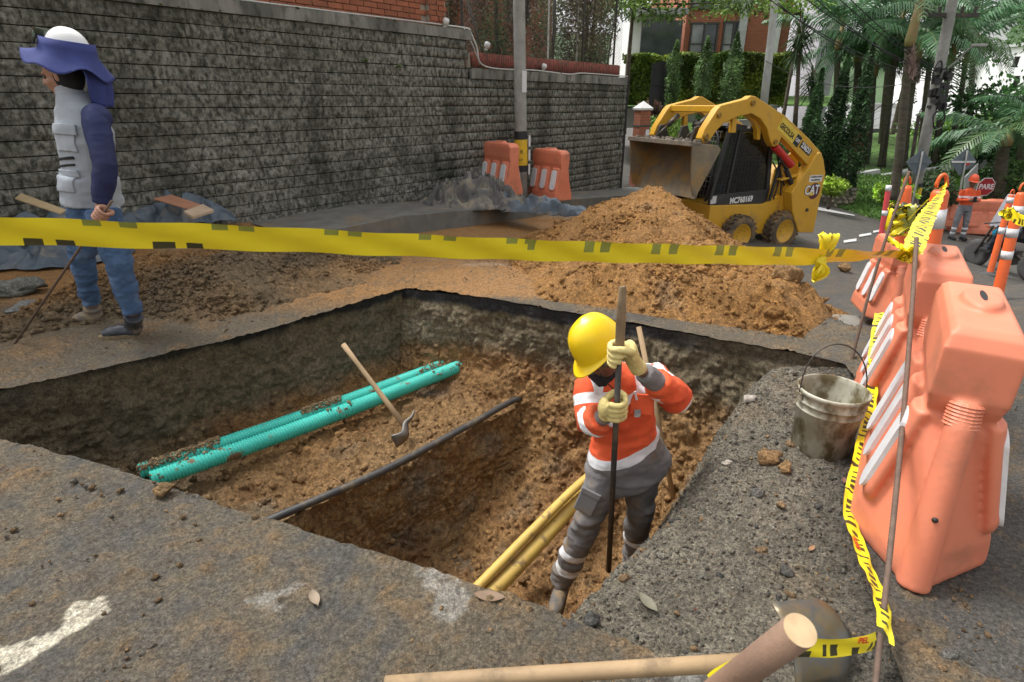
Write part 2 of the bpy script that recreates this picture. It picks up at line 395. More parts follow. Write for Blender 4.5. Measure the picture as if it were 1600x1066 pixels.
# left wall, bench, drop and floor
st = []
for u in (-1.1, -.4, .0, .28, .55, 1.2, 1.9, 2.6, 3.3):
    k = np.clip((.50-u)/.55, 0, 1.15)      # left corner: loose fill slopes up to the near rim
    e = .006
    st.append([lpt(u, -.02+e, -.006), lpt(u, .0+e, -.10), lpt(u, .05, -.3), lpt(u, .10, -.52), lpt(u, .17-.05*k, -.66+.2*k), lpt(u, .5, -.69+.42*k), lpt(u, 1.0, -.70+.60*k), lpt(u, 1.30, -.70+.56*k), lpt(u, 1.36, -.94+.6*k), lpt(u, 1.44, -1.18), lpt(u, 1.60, -1.36), lpt(u, 1.88, -1.37), lpt(u, 2.2, -1.27), lpt(u, 3.4, -1.24)])
G = resample(st, 300, 330)
left_top = np.clip(1-(G[..., 2] < -.12)*1.0, 0, 1)
G2, a = displace(G, lambda P: rough_soil(3, .06, .06, .028)(P)*(.35+.65*sstep(.05, .2, -P[:, 2])))
P = G2.reshape(-1, 3)
c = layer_col(P, .075, .50, .66, s=2)
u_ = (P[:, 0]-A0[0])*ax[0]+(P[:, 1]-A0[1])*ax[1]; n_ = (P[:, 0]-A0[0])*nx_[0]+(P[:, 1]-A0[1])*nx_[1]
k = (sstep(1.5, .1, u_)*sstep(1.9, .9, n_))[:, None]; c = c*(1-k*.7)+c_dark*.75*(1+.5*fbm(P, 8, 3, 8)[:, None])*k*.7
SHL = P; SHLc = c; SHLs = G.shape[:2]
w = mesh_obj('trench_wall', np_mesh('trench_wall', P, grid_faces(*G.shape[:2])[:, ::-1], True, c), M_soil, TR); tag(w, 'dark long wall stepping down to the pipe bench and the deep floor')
# far wall
far = densify(np.array([(-1.2, 4.84), (-.93, 4.72), (-.21, 4.47), (.35, 4.16), (1.18, 3.71), (1.9, 3.32), (2.12, 3.16)]), .25, False)
m_in = np.array((-.451, -.893)); st = []
for i, p in enumerate(far):
    t = i/(len(far)-1); sh = np.clip(1-abs(t-.5)*1.2, .5, 1)
    o = lambda d, z: (p[0]+m_in[0]*d, p[1]+m_in[1]*d, z)
    st.append([o(-.015, -.006), o(.0, -.09), o(.03, -.2), o(.09, -.38), o(.16*sh+.04, -.55), o(.30*sh+.05, -.68), o(.42, -.86), o(.58, -1.05), o(.85, -1.2), o(1.15, -1.27), o(1.6, -1.46)])
G = resample(st, 300, 170)
G2, a = displace(G, lambda P: rough_soil(17, .08, .06, .03)(P)*(.35+.65*sstep(.05, .2, -P[:, 2])))
P = G2.reshape(-1, 3); c = layer_col(P, .10, .36, .52, s=40)
pat = (np.exp(-((P[:, 0]+.75)/.35)**2)*np.exp(-((P[:, 2]+.33)/.1)**2)*.9)[:, None]; c = c*(1-pat)+np.array((.33, .28, .19))*pat
k = (sstep(1.0, 1.6, P[:, 0])*sstep(-.8, -.3, P[:, 2]))[:, None]*.6; c = c*(1-k)+c_olive*k
SHF = P; SHFc = c; SHFs = G.shape[:2]
mesh_obj('trench_wall', np_mesh('trench_wall', P, grid_faces(*G.shape[:2]), True, c), M_soil, TR)['label'] = 'far end wall with black asphalt edge over orange clay'
# near wall (under the near asphalt edge)
nr = densify(np.array([(-3.6, 2.12), (-3.2, 2.1), (-2.75, 2.3), (-2.48, 2.33), (-1.57, 2.02), (-.92, 1.75), (-.22, 1.48), (.1, 1.33), (.38, 1.19), (.6, 1.05)]), .2, False); st = []
for p in nr:
    o = lambda d, z: (p[0]+.33*d, p[1]+.94*d, z)
    st.append([o(-.01, -.006), o(.0, -.1), o(-.03, -.3), o(.0, -.7), o(.08, -1.1), o(.3, -1.25)])
G = resample(st, 190, 80); G2, a = displace(G, rough_soil(27, .03, .02, .01)); P = G2.reshape(-1, 3)
mesh_obj('trench_wall', np_mesh('trench_wall', P, grid_faces(*G.shape[:2])[:, ::-1], True, layer_col(P, .09, .4, .55, s=60)), M_soil, TR)['label'] = 'near wall below the asphalt edge'
# loose dark fill at the left corner of the near rim: a low ragged ridge of crushed base
# gravel bank right of the trench
EDG = np.array([(1.98, 3.22), (1.66, 3.2), (1.50, 3.02), (1.3, 2.7), (1.12, 2.43), (.87, 2.06), (.70, 1.84), (.47, 1.60), (.33, 1.45), (.20, 1.31), (.12, 1.2)])
edge = densify(EDG, .12, False, 0); st = []
for i, p in enumerate(edge):
    q = edge[min(i+1, len(edge)-1)]-edge[max(i-1, 0)]; q /= np.linalg.norm(q); nn = np.array((q[1], -q[0]))     # into the trench
    if nn[0] > 0: nn = -nn
    nn = (nn+np.array((-.79, .61)))/2; nn /= np.linalg.norm(nn); right = np.array((1.0, -.15))
    far_r = max(.25, 2.1-p[0]-.2*(2.2-p[1]))
    st.append([(*(p+right*far_r), -.045), (*(p+right*far_r*.5), -.045), (*p, -.05), (*(p+nn*.05), -.12), (*(p+nn*.14), -.42), (*(p+nn*.26), -.8), (*(p+nn*.42), -1.22)])
G = resample(st, 210, 190)
def grav(P): return -(fbm(P, 2.5, 3, 66)*.02+billow(P, 12, 3, 67)*.02+billow(P, 36, 3, 68, .6)*.016)*np.clip(.5+(-P[:, 2])*3, 0, 2.5)
G2, a = displace(G, grav, False); P = G2.reshape(-1, 3)
def gravel_col(P, s=80):
    n = fbm(P, 3, 4, s)[:, None]; n2 = fbm(P, 30, 3, s+3, .6)[:, None]
    c = np.array((.175, .155, .118))*(1+.5*n2); o_ = np.clip(n*2-.5, 0, 1); c = c*(1-.5*o_)+np.array((.26, .18, .10))*.5*o_
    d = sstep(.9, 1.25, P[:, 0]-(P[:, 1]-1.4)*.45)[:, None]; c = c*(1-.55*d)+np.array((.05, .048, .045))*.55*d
    t = sstep(.45, .75, -P[:, 2])[:, None]; return np.clip(c*(1-t)+c_org*.9*t, .01, 1)
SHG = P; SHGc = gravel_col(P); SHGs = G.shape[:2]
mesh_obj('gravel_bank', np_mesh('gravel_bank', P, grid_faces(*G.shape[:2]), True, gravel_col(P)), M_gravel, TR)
# soil under everything so that no cut shows daylight
bm = bmesh.new(); a_box(bm, (-.5, 2.8, -1.5), (7, 5, .12)); bm_obj('subsoil', bm, mat('subsoil', (.3, .17, .07)), TR)
# ================================================================ CLODS, HEAPS
rng = np.random.RandomState(7)
def ico(sub):
    bm = bmesh.new(); bmesh.ops.create_icosphere(bm, subdivisions=sub, radius=1)
    V = np.array([v.co[:] for v in bm.verts]); Fc = np.array([[v.index for v in f.verts] for f in bm.faces]); bm.free(); return V, Fc
def clod_variants(sub, n, seed, rough=.5):
    V, Fc = ico(sub); out = []
    for i in range(n):
        sc = np.array((1, .6+.4*rng.rand(), .45+.35*rng.rand()))
        d = 1+fbm(V+i*9.1, .9, 2, seed+i)*rough*1.6+fbm(V+i*3.7, 2.3, 3, seed+i+50)*rough
        W = V*d[:, None]*sc
        # flatten random facets for a broken look
        for k in range(5):
            q = rng.randn(3); q /= np.linalg.norm(q); h = .55+.25*rng.rand(); e = W@q-h; W = W-np.clip(e, 0, None)[:, None]*q
        out.append(W)
    return out, Fc
CL0 = clod_variants(1, 10, 100); CL1 = clod_variants(2, 8, 200); CL2 = clod_variants(3, 6, 300, .45)
def scatter(name, P, size, col, m, parent=None, lib=CL0, sink=.25, flat=1.0):
    P = np.asarray(P); n = len(P); vs_, Fc = lib; k = rng.randint(0, len(vs_), n); nvv = len(vs_[0])
    A = rng.rand(n)*6.283; tilt = (rng.rand(n)-.5)*1.2; tilt2 = (rng.rand(n)-.5)*1.2
    base = np.stack([vs_[i] for i in k])*size[:, None, None]
    base[..., 2] *= flat
    ca, sa = np.cos(tilt)[:, None], np.sin(tilt)[:, None]; y = base[..., 1]*ca-base[..., 2]*sa; z = base[..., 1]*sa+base[..., 2]*ca
    ca, sa = np.cos(tilt2)[:, None], np.sin(tilt2)[:, None]; x = base[..., 0]*ca-z*sa; z = base[..., 0]*sa+z*ca
    ca, sa = np.cos(A)[:, None], np.sin(A)[:, None]; X = x*ca-y*sa; Y = x*sa+y*ca
    V = np.stack([X+P[:, None, 0], Y+P[:, None, 1], z+P[:, None, 2]+(size*(.5-sink))[:, None]*flat*.6], 2).reshape(-1, 3)
    F_ = (Fc[None]+(np.arange(n)*nvv)[:, None, None]).reshape(-1, 3)
    cc = np.repeat(col, nvv, 0) if len(np.shape(col)) == 2 else np.tile(col, (len(V), 1))
    return mesh_obj(name, np_mesh(name, V, F_, True, cc), m, parent)
def sheet_pick(P, shp, c, n, smin, smax, w=None, up=.0):
    G = P.reshape(*shp, 3); du = np.gradient(G, axis=0); dv = np.gradient(G, axis=1); nn = np.cross(du, dv); ar = np.linalg.norm(nn, axis=2); nn = nn/(ar[..., None]+1e-9)
    nz = np.abs(nn[..., 2]).ravel(); wt = ar.ravel()*(nz > up)
    if w is not None: wt = wt*w(P)
    wt = wt/wt.sum(); i = rng.choice(len(P), n, p=wt)
    s = smin*(smax/smin)**(rng.rand(n)**4.2)
    return P[i], s, c[i]*(.75+.55*rng.rand(n))[:, None]
def soilvar(c): return c
def shp_dir(o): return o
P_, s_, c_ = sheet_pick(SHL, SHLs, SHLc, 12000, .004, .04, lambda P: (P[:, 2] < -.45)*1.0, .35)
tag(scatter('loose_clods', P_, s_, c_, M_soil, TR), kind='stuff')
P_, s_, c_ = sheet_pick(SHF, SHFs, SHFc, 9000, .004, .04, lambda P: (P[:, 2] < -.35)*1.0, .25)
tag(scatter('loose_clods', P_, s_, c_, M_soil, TR), kind='stuff')
P_, s_, c_ = sheet_pick(SHG, SHGs, SHGc, 20000, .003, .013, lambda P: (P[:, 2] > -.5)*1.0, .2)
pal = np.array([(.13, .125, .11), (.09, .088, .08), (.2, .185, .15), (.30, .27, .22), (.26, .17, .09), (.07, .07, .068)])
c_ = c_*.5+pal[rng.choice(6, len(P_), p=(.36, .12, .26, .09, .12, .05))]*.5*(.8+.5*rng.rand(len(P_)))[:, None]
tag(scatter('loose_stones', P_, s_, c_, M_gravel, TR), kind='stuff')
P_, s_, c_ = sheet_pick(SHG, SHGs, SHGc, 260, .009, .036, lambda P: (P[:, 2] > -.4)*1.0, .2)
c_ = pal[rng.choice(6, len(P_), p=(.3, .1, .25, .1, .22, .03))]
tag(scatter('loose_stones', P_, s_, c_, M_gravel, TR, CL1), kind='stuff')
# crumbs on the asphalt
n = 60000; x = rng.rand(n)*9-5.2; y = 1.0+rng.rand(n)**1.6*7.5
q = P3(x, y); dens = fbm(q, 1.3, 4, 11)*1.0+fbm(q, 9, 4, 13)*1.9-.05+.6*((y > 4.6) & (x < 2.2))-.6*(x > 1.5)*(y < 3.5)
ok = (rng.rand(n) < np.clip(dens, 0.02, 1)) & ~inside(x, y, HOLE); x, y = x[ok], y[ok]; n = len(x)
s_ = .0028*(6.0)**(rng.rand(n)**4.0); q = P3(x, y)
cc = np.array((.215, .140, .074))*(.7+.6*rng.rand(n))[:, None]; gm = (rng.rand(n) < .25)[:, None]; cc = cc*(1-gm)+np.array((.12, .105, .085))*gm
tag(scatter('mud_crumbs', np.stack([x, y, ground(x, y)+.003], 1), s_, cc, M_soil), 'small clay crumbs scattered over the muddy asphalt', 'clay crumbs', kind='stuff')
# larger single clods lying around (position by pixel of the photo -> ground)
def single(name, label, cat, p, size, col, flat=1, i=0, group=None, rz=0, m=None):
    V = CL2[0][i % len(CL2[0])]*size; V = V*np.array((1, 1, flat)); V[:, 2] -= V[:, 2].min()+size*.08
    V = V+fbm(V, .18/size*8, 3, i)[:, None]*size*.12*V/np.linalg.norm(V+1e-6, axis=1, keepdims=True)
    c = np.array(col)*(1+.35*fbm(V, 30, 3, i))[:, None]
    o = mesh_obj(name, np_mesh(name, V, CL2[1], True, c), m or M_soil, None, p); o.rotation_euler = (0, 0, rz)
    return tag(o, label, cat, group)
cl_col = (.25, .15, .068)
single('clay_clod', 'orange clay clump on the gravel bank between trench and bucket', 'clay clod', (1.19, 2.22, -.05), .062, cl_col, .7, 0)
single('clay_clod', 'smaller orange clay clump touching the clump left of the bucket', 'clay clod', (1.235, 2.13, -.05), .045, (.30, .18, .08), .8, 1, rz=1)
single('clay_clod', 'single orange clay clod on the asphalt just past the tape knot', 'clay clod', tuple(hit(1318, 425)), .13, cl_col, .8, 2)
single('clay_clod', 'orange clod squeezed against the foot of the third barrier', 'clay clod', tuple(hit(1362, 462)), .15, (.3, .18, .08), 1.0, 3)
single('clay_clod', 'large orange clod at the right front of the low spoil spread', 'clay clod', tuple(hit(1222, 478, .10)), .13, (.31, .18, .075), 1.0, 4)
single('clay_clod', 'round orange clod left of the largest clod in the low spoil', 'clay clod', tuple(hit(1190, 478, .08)), .10, cl_col, .9, 5, rz=2)
single('concrete_chunk', 'grey broken concrete slab piece at the left edge of the photo', 'concrete chunk', tuple(atz(28, 462, 0)), .21, (.20, .20, .175), .5, 1, rz=.3)
single('concrete_chunk', 'smaller grey concrete lump below the slab piece at left edge', 'concrete chunk', tuple(atz(38, 488, 0)), .13, (.24, .24, .235), .5, 3, rz=1.3)
single('stone', 'flat dark stone beside the rod of the man in the blue hat', 'stone', tuple(atz(75, 498, 0)), .10, (.13, .11, .085), .45, 4)
single('stone', 'grey-white stone on the front of the low spoil spread', 'stone', tuple(hit(1237, 487, .05)), .045, (.42, .41, .39), .9, 2)
single('clay_clod', 'small clay clod sitting on the near rim below the green pipe end', 'clay clod', tuple(atz(256, 772, 0)), .045, (.27, .17, .08), .7, 2)
single('stone', 'pale stone on the upper edge of the gravel bank', 'stone', (1.33, 2.8, -.05), .04, (.42, .38, .33), .7, 0)
single('stone', 'flat pale stone half way down the edge of the gravel bank', 'stone', (1.0, 2.2, -.05), .028, (.45, .41, .35), .5, 3)
def heap(name, label, cat, hf, bx, step, colf, nclod, smin, smax, amp=1.0, seed=0, m=None):
    xs = np.arange(bx[0], bx[1], step); ys = np.arange(bx[2], bx[3], step); X_, Y_ = np.meshgrid(xs, ys, indexing='ij'); P = P3(X_, Y_)
    h = hf(P[:, 0], P[:, 1]); k = np.clip(h/.12, 0, 1)
    h2 = h+amp*(fbm(P, 2.6, 4, seed)*.06+-billow(P, 6.0, 5, seed+5, .64)*.050-billow(P, 26, 3, seed+9, .65)*.024)*k - (1-k)*.02
    Z_ = ground(P[:, 0], P[:, 1])+h2; P[:, 2] = Z_
    Fq = grid_faces(*X_.shape); Fq = Fq[(h2[Fq].max(1) > -.012)]
    c = colf(P, h)
    r = thing(name, label, cat)
    sh = mesh_obj('soil', np_mesh('soil', P, Fq, True, c), m or M_soil, r)
    w = np.clip(h, 0, None)**.25*(h > .005)*np.clip(.45+1.6*fbm(P, 2.2, 3, seed+31), .06, 1); w = w/w.sum(); i = rng.choice(len(P), nclod, p=w)
    s = smin*(.032/smin)**(rng.rand(nclod)**3.0); nb_ = 110; s[:nb_] = .028+(smax-.028)*rng.rand(nb_)**2.5
    if seed == 23: q_ = np.where((P[i, 0] > 1.5) & (rng.rand(nclod) < .012))[0]; s[:nb_] *= .6; s[q_] = .022+.060*rng.rand(len(q_))**2.2
    cc = c[i]*(.82+.36*rng.rand(nclod))[:, None]
    big = s > .03
    tag(scatter('clods', P[i][~big], s[~big], cc[~big], m or M_soil, r), kind='stuff')
    if big.any(): tag(scatter('clods', P[i][big], s[big], cc[big], m or M_soil, r, CL1), kind='stuff')
    return r
def h_cone(X, Y):
    d = np.hypot((X-1.82)/np.where(X > 1.82, 1.42, 1.0), (Y-7.6)/1.1)*(1+.12*vnoise(P3(X*.9, Y*.9), 1, 77))
    h = 1.32-.69*np.sqrt(d*d+.05)+.03*np.clip(d-1.2, 0, 1)
    return h
def h_spread(X, Y):
    # low rubble in front of the cone
    a = fbm(P3(X, Y), 1.1, 3, 401)*.25
    e = np.minimum.reduce([(Y-(4.33-.47*(X-.3)))*.8, (X-.15)*.5+.1*(Y-4.5), np.minimum(3.1-X, 1.95+.95*(Y-3.45)-X)*.6, (7.6-Y)*.4, Y*0+.30+a*.4])
    return e*.95-.03+a*.12*(e > 0)
def h_left(X, Y):
    a = fbm(P3(X, Y), 1.2, 4, 501)*.25
    d1 = (-.7*(X+2.89)+.714*(Y-2.83))-.30         # distance behind the left rim
    d1 = d1-.55*sstep(-2.2, -3.0, X); e = np.minimum.reduce([d1*.75, (X+3.8)*.5, (-1.2-X)*.20, (1.75-d1)*.30, Y*0+.27+a*.6])
    return e*.95+a*.10*(e > 0)
def col_or(P, h):
    n = fbm(P, 2.5, 4, 601)[:, None]; n2 = fbm(P, 12, 3, 611, .6)[:, None]
    c = np.array((.315, .162, .052))*(1+.3*n+.25*n2); g = np.clip(n*2.2-.8, 0, 1); return np.clip(c*(1-g*.6)+np.array((.2, .17, .13))*g*.6, .01, 1)
def col_le(P, h):
    n = fbm(P, 1.3, 4, 701)[:, None]; n2 = fbm(P, 12, 3, 711, .6)[:, None]
    t = np.clip(sstep(.1, -.35, P[:, 0]+2.9-.7*(P[:, 1]-4.3))[:, None]+n, 0, 1)
    c = np.array((.155, .112, .065))*(1-t)+np.array((.31, .17, .066))*t; return np.clip(c*(1+.3*n2), .01, 1)
heap('spoil_heap', 'tall cone of orange clay dumped in front of the loader bucket', 'soil heap', h_cone, (-.3, 4.8, 5.4, 9.9), .017, col_or, 15000, .006, .07, 1.0, 3)
heap('spoil_spread', 'low wide spread of orange clay rubble behind the far trench rim', 'soil heap', h_spread, (.0, 3.6, 3.2, 7.4), .014, col_or, 30000, .0035, .07, .9, 23)
heap('spoil_heap', 'brown clay ridge behind the boots of the man in the blue hat', 'soil heap', h_left, (-4.4, -1.0, 3.2, 7.0), .014, col_le, 24000, .0035, .065, .9, 43)
# ================================================================ RETAINING WALL
WP = np.array((-5.0, 6.0)); WD = np.array((.643, .766)); WN = np.array((.766, -.643))
def wp(s, n, z): p = WP+WD*s+WN*n; return Vector((p[0], p[1], z))
WA = math.atan2(WD[1], WD[0])
M_block = mat('split face block', (.36, .35, .31), (.055, .056, .048), rough=.95, scale=21, bump=.03, bscale=45, dirt=(.042, .044, .034), dscale=1.3, dthr=.58, dirt_soft=.17, stretch=(1, 1, .62), spec=.2, vmix=(.84, .85, .82), det=10)
M_cap = mat('stained concrete', (.30, .29, .265), (.13, .13, .12), rough=.9, scale=3, bump=.004, bscale=60, dirt=(.035, .038, .03), dscale=5, dthr=.58, stretch=(1, 1, .35), spec=.25)
M_moss = mat('moss', (.07, .10, .02), (.035, .06, .012), rough=1, scale=40, bump=.01, bscale=120)
M_conc = mat('concrete', (.33, .325, .30), (.22, .215, .20), rough=.85, scale=6, bump=.002, bscale=120)
RW = thing('retaining_wall', 'long dark mossy split block retaining wall behind the pavement', 'wall', wp(0, 0, 0), WA)
def lw(o, s, n, z): o.location = (s, -n, z)      # local frame: x along the wall, -y toward the street
bm = bmesh.new(); a_box(bm, (4.9, .27, .55), (14.9, .5, 2.9)); a_box(bm, (1.2, .28, 2.25), (10.4, .5, .5)); bm_obj('core', bm, mat('joint', (.02, .02, .018), rough=1), RW)
def block_mesh(seed, L=.4, H=.15, nx=6, nz=4, amp=.022):
    bm = bmesh.new(); g = []
    for i in range(nx):
        r_ = []
        for k in range(nz):
            x = -L/2+L*i/(nx-1); z = -H/2+H*k/(nz-1); ed = (i in (0, nx-1)) or (k in (0, nz-1))
            h = random.Random(seed*31+i*5+k).uniform(0, .007) if ed else .011+amp*float(fbm(np.array([[x*5+seed*7.3, z*9, seed]]), 1.7, 3, seed)[0])*1.5
            if not ed: x += (random.Random(seed*97+i*7+k).random()-.5)*.03
            r_.append(bm.verts.new((x, -.03-h, z)))
        g.append(r_)
    for i in range(nx-1):
        for k in range(nz-1): bm.faces.new((g[i][k], g[i+1][k], g[i+1][k+1], g[i][k+1]))
    per = [g[i][0] for i in range(nx)]+[g[nx-1][k] for k in range(1, nz)]+[g[i][nz-1] for i in range(nx-2, -1, -1)]+[g[0][k] for k in range(nz-2, 0, -1)]
    bk = [bm.verts.new((v.co.x, .03, v.co.z)) for v in per]; n = len(per)
    for i in range(n): bm.faces.new((per[i], bk[i], bk[(i+1) % n], per[(i+1) % n]))
    me = bpy.data.meshes.new('block'); bmesh.ops.recalc_face_normals(bm, faces=bm.faces); bm.to_mesh(me); bm.free(); me.materials.append(M_block); return me
BM_ = [block_mesh(i) for i in range(12)]
rb = random.Random(5); cells = []
for k in range(22):
    z = 1.89-.075-.15*k if k < 18 else 1.89+.075+.15*(k-18)
    s_end = 12.0 if k < 18 else 6.55
    s = -2.2+rb.random()*.4
    while s < s_end:
        L = rb.choice((.38, .40, .42, .42, .36, .30)); L = min(L, s_end-s)
        if L < .1: break
        cells.append((s+L/2, z, L, k)); s += L
cells.sort(key=lambda c: c[0]+.35*abs(c[1]-1.0)+(20 if (c[0] < -.4 or c[1] < -.35) else 0))
stV, stF, o_ = [], [], 0
for i, (s, z, L, k) in enumerate(cells):
    me = BM_[rb.randrange(12)]; bat = -.012*(z-.6)+rb.uniform(-.006, .006)+.012*math.sin(k*12.9)
    if i < 300:
        b = bpy.data.objects.new('block', me); C.objects.link(b); b.parent = RW; b.location = (s, -bat, z); b.scale = ((L-.003)/.4*(1 if rb.random() < .5 else -1), 1, .93); b.rotation_euler = (rb.uniform(-.03, .05), 0, rb.uniform(-.012, .012))
    else:
        V = np.array([v.co[:] for v in me.vertices])*np.array(((L-.004)/.4, 1, .93))+np.array((s, -bat, z))
        stV.append(V); stF += [[a+o_ for a in p.vertices] for p in me.polygons if len(p.vertices) == 4]; o_ += len(V)
tag(mesh_obj('far_blocks', np_mesh('far_blocks', np.concatenate(stV), stF, False), M_block, RW), kind='stuff')
for nm, s0, s1, z0, z1, lb in (('coping', -3, 6.62, 2.49, 2.64, 'stained concrete coping on the taller part'), ('coping', 6.62, 12.08, 1.89, 2.06, 'stained concrete coping on the lower part')):
    n = int((s1-s0)/.06); bm = bmesh.new(); rings = []
    for i in range(n+1):
        s = s0+(s1-s0)*i/n; w_ = [float(v) for v in fbm(np.array([[s, 0, z0], [s, 5, z0], [s, 9, z0]]), 1.7, 4, 5)]
        rings.append([bm.verts.new((s, y, z)) for y, z in ((-.052+w_[0]*.01, z0+w_[1]*.006), (-.055+w_[1]*.01, z1+w_[2]*.012), (.5, z1), (.5, z0))])
    for i in range(n):
        for j in range(4): bm.faces.new((rings[i][j], rings[i+1][j], rings[i+1][(j+1) % 4], rings[i][(j+1) % 4]))
    bm.faces.new(rings[0]); bm.faces.new(rings[-1][::-1])
    bm_obj(nm, bm, M_cap, RW)['label'] = lb
# rounded end of the wall, built of smaller blocks
cv = []; cf = []; o_ = 0
for k in range(20):
    z = 1.89-.075-.15*k
    for j in range(5):
        a = R(8+18*j+(9 if k % 2 else 0)); me = BM_[(k*5+j) % 12]; V = np.array([v.co[:] for v in me.vertices])*np.array((.42, 1, .955))
        ca, sa = math.cos(a), math.sin(a); V = np.stack([V[:, 0]*ca-V[:, 1]*sa, V[:, 0]*sa+V[:, 1]*ca, V[:, 2]], 1)
        V = V+np.array((12.0+.42*math.sin(a), .42-.42*math.cos(a), z)); cv.append(V); cf += [[q+o_ for q in p.vertices] for p in me.polygons if len(p.vertices) == 4]; o_ += len(V)
tag(mesh_obj('rounded_end_blocks', np_mesh('rounded_end_blocks', np.concatenate(cv), cf, False), M_block, RW), kind='stuff')
bm = bmesh.new(); a_lathe(bm, [(.0, 1.89), (.47, 1.89), (.47, 2.055), (0, 2.055)], 24, Matrix.Translation((12.0, .42, 0))); a_lathe(bm, [(0, -1), (.4, -1), (.4, 1.89), (0, 1.89)], 24, Matrix.Translation((12.0, .42, 0))); bm_obj('end_cap', bm, M_cap, RW)
# white conduit along the copings
M_pvc = mat('white pipe', (.62, .62, .60), (.45, .45, .42), rough=.5, scale=20)
bm = bmesh.new(); a_tube(bm, smooth_curve([wp(.2, -.03, 2.665), wp(3.0, -.02, 2.66), wp(6.1, -.03, 2.68), wp(6.60, .03, 2.665)], 6), .012, 6)
a_tube(bm, smooth_curve([wp(6.60, .03, 2.665), wp(6.72, .08, 2.4), wp(6.95, .08, 2.09), wp(8.5, .03, 2.085), wp(9.6, .06, 2.05), wp(10.2, .05, 2.09), wp(12.2, .0, 2.085)], 6), .013, 6)
a_tube(bm, [wp(6.5, .0, 2.67), wp(6.66, .06, 2.4), wp(6.8, .07, 2.12)], .009, 6)
tag(bm_obj('conduit', bm, M_pvc, smooth=True), 'thin white conduit lying along the wall coping and down its step', 'pipe')
for (s, z, lb) in ((6.05, 2.70, 'small white lamp on the tall coping beside the red brick pilaster'), (7.05, 2.42, 'small white lamp at the foot of the wire fence by the wall step'), (8.75, 2.14, 'round white lamp on the lower coping right of the concrete pole')):
    t = thing('garden_lamp', lb, 'lamp', wp(s, .0, z-.06), WA, 'white lamps along the wall top')
    bm = bmesh.new(); a_lathe(bm, [(0, -.0), (.03, 0), (.03, .03), (0, .03)], 10); bm_obj('foot', bm, M_pvc, t)
    bm = bmesh.new(); a_lathe(bm, [(.015, 0), (.05, .03), (.055, .08), (.04, .11), (0, .12)], 12, Matrix.Translation((0, 0, .03)) @ Matrix.Rotation(.5, 4, 'X')); bm_obj('head', bm, mat('lamp white', (.75, .75, .75), rough=.4), t, smooth=True)
# weeds rooted in the joints
def weed(p, label, n=14, r=.09, seed=0, col=(.16, .26, .03), group=None, name='weed', L=1):
    rr = random.Random(seed); V = []; F_ = []
    for i in range(n):
        a = rr.random()*6.28; e = rr.uniform(.2, 1.2); l = r*rr.uniform(.6, 1.2)*L; w_ = l*.22
        d = Vector((math.cos(a)*math.cos(e), math.sin(a)*math.cos(e), math.sin(e))); s_ = d.cross(Vector((0, 0, 1))).normalized()*w_
        b = Vector((rr.uniform(-.3, .3)*r, rr.uniform(-.3, .3)*r, 0)); o = len(V)
        V += [b, b+d*l*.5+s_, b+d*l-Vector((0, 0, l*.25)), b+d*l*.5-s_]; F_ += [[o, o+1, o+2, o+3]]
    o = mesh_obj(name, np_mesh(name, [v[:] for v in V], F_, False), mat('weed green', (.16, .26, .03), (.08, .16, .02), rough=.7, scale=30), None, p)
    return tag(o, label, 'plant', group)
for s, n, z, lb, sd_ in ((4.35, .07, 2.05, 'bright weed in the block wall right of the blue hat, high up', 1), (4.95, .07, 2.0, 'small weed in a joint right of the brightest wall weed', 5), (.55, .07, 1.75, 'yellow green weed at the brim of the blue hat', 2), (.85, .07, 1.62, 'yellow green weed just below the chin of the man in the hat', 3), (-.15, .06, 2.0, 'faint weed in the top left corner of the block wall', 4), (7.9, .1, 1.95, 'moss tuft under the step of the block wall', 7)):
    weed(wp(s, n, z), lb, 16, .07, sd_)
bm = bmesh.new()
rr = random.Random(3)
for i in range(420):
    s = rr.uniform(-1.5, 12) ; up = s < 6.5; z = (2.64 if up else 2.06); q = rr.random()
    if float(vnoise(np.array([[s*1.7, 0, 0]]), 1, 9)[0]) < -.05: continue
    r_ = rr.uniform(.012, .035); M = Matrix.Translation(wp(s, rr.uniform(-.05, .055), z-(.13+.02*rr.random() if q < .35 else 0))) @ Matrix.Diagonal((1, 1, .45, 1))
    bmesh.ops.create_icosphere(bm, subdivisions=1, radius=r_, matrix=M)
tag(bm_obj('moss_tufts', bm, M_moss), 'moss growing along the coping of the block wall', 'moss', kind='stuff')
# ================================================================ RED BRICK WALL ON TOP (left)
M_brick = mat('red brick', (.42, .145, .075), (.32, .10, .055), rough=.9, scale=6, bump=.003, bscale=90, dirt=(.16, .10, .06), dscale=7, dthr=.66, vmix=(.75, .78, .8))
M_mortar = mat('mortar', (.42, .36, .30), rough=.95)
BW = thing('brick_house', 'red brick house wall with pilaster rising above the tall coping', 'house', wp(0, -.12, 2.64), WA)
bm = bmesh.new(); a_box(bm, (1.2, .22, 2.2), (9.9, .36, 4.4)); bm_obj('wall', bm, M_mortar, BW)
def brick_me(L, H, D, name='brick', m=M_brick):
    bm = bmesh.new(); a_box(bm, (0, 0, 0), (L, D, H)); bmesh.ops.bevel(bm, geom=bm.edges[:], offset=.003, segments=1, affect='EDGES'); me = bpy.data.meshes.new(name); bm.to_mesh(me); bm.free(); me.materials.append(m); return me
bme = brick_me(.235, .068, .04); cnt = 0; stB = []
for k in range(40):
    s = 5.78-(.12 if k % 2 else 0)
    while s > -3.2:
        if k < 9 and s > .9 and cnt < 280 and s > 5.6-.62*(k+1)*1.5-2.2:
            b = bpy.data.objects.new('brick', bme); C.objects.link(b); b.parent = BW; b.location = (s-.12, .03+rb.uniform(-.002, .002), .04+.078*k); cnt += 1
        else: stB.append((s-.12, .03, .04+.078*k))
        s -= .247
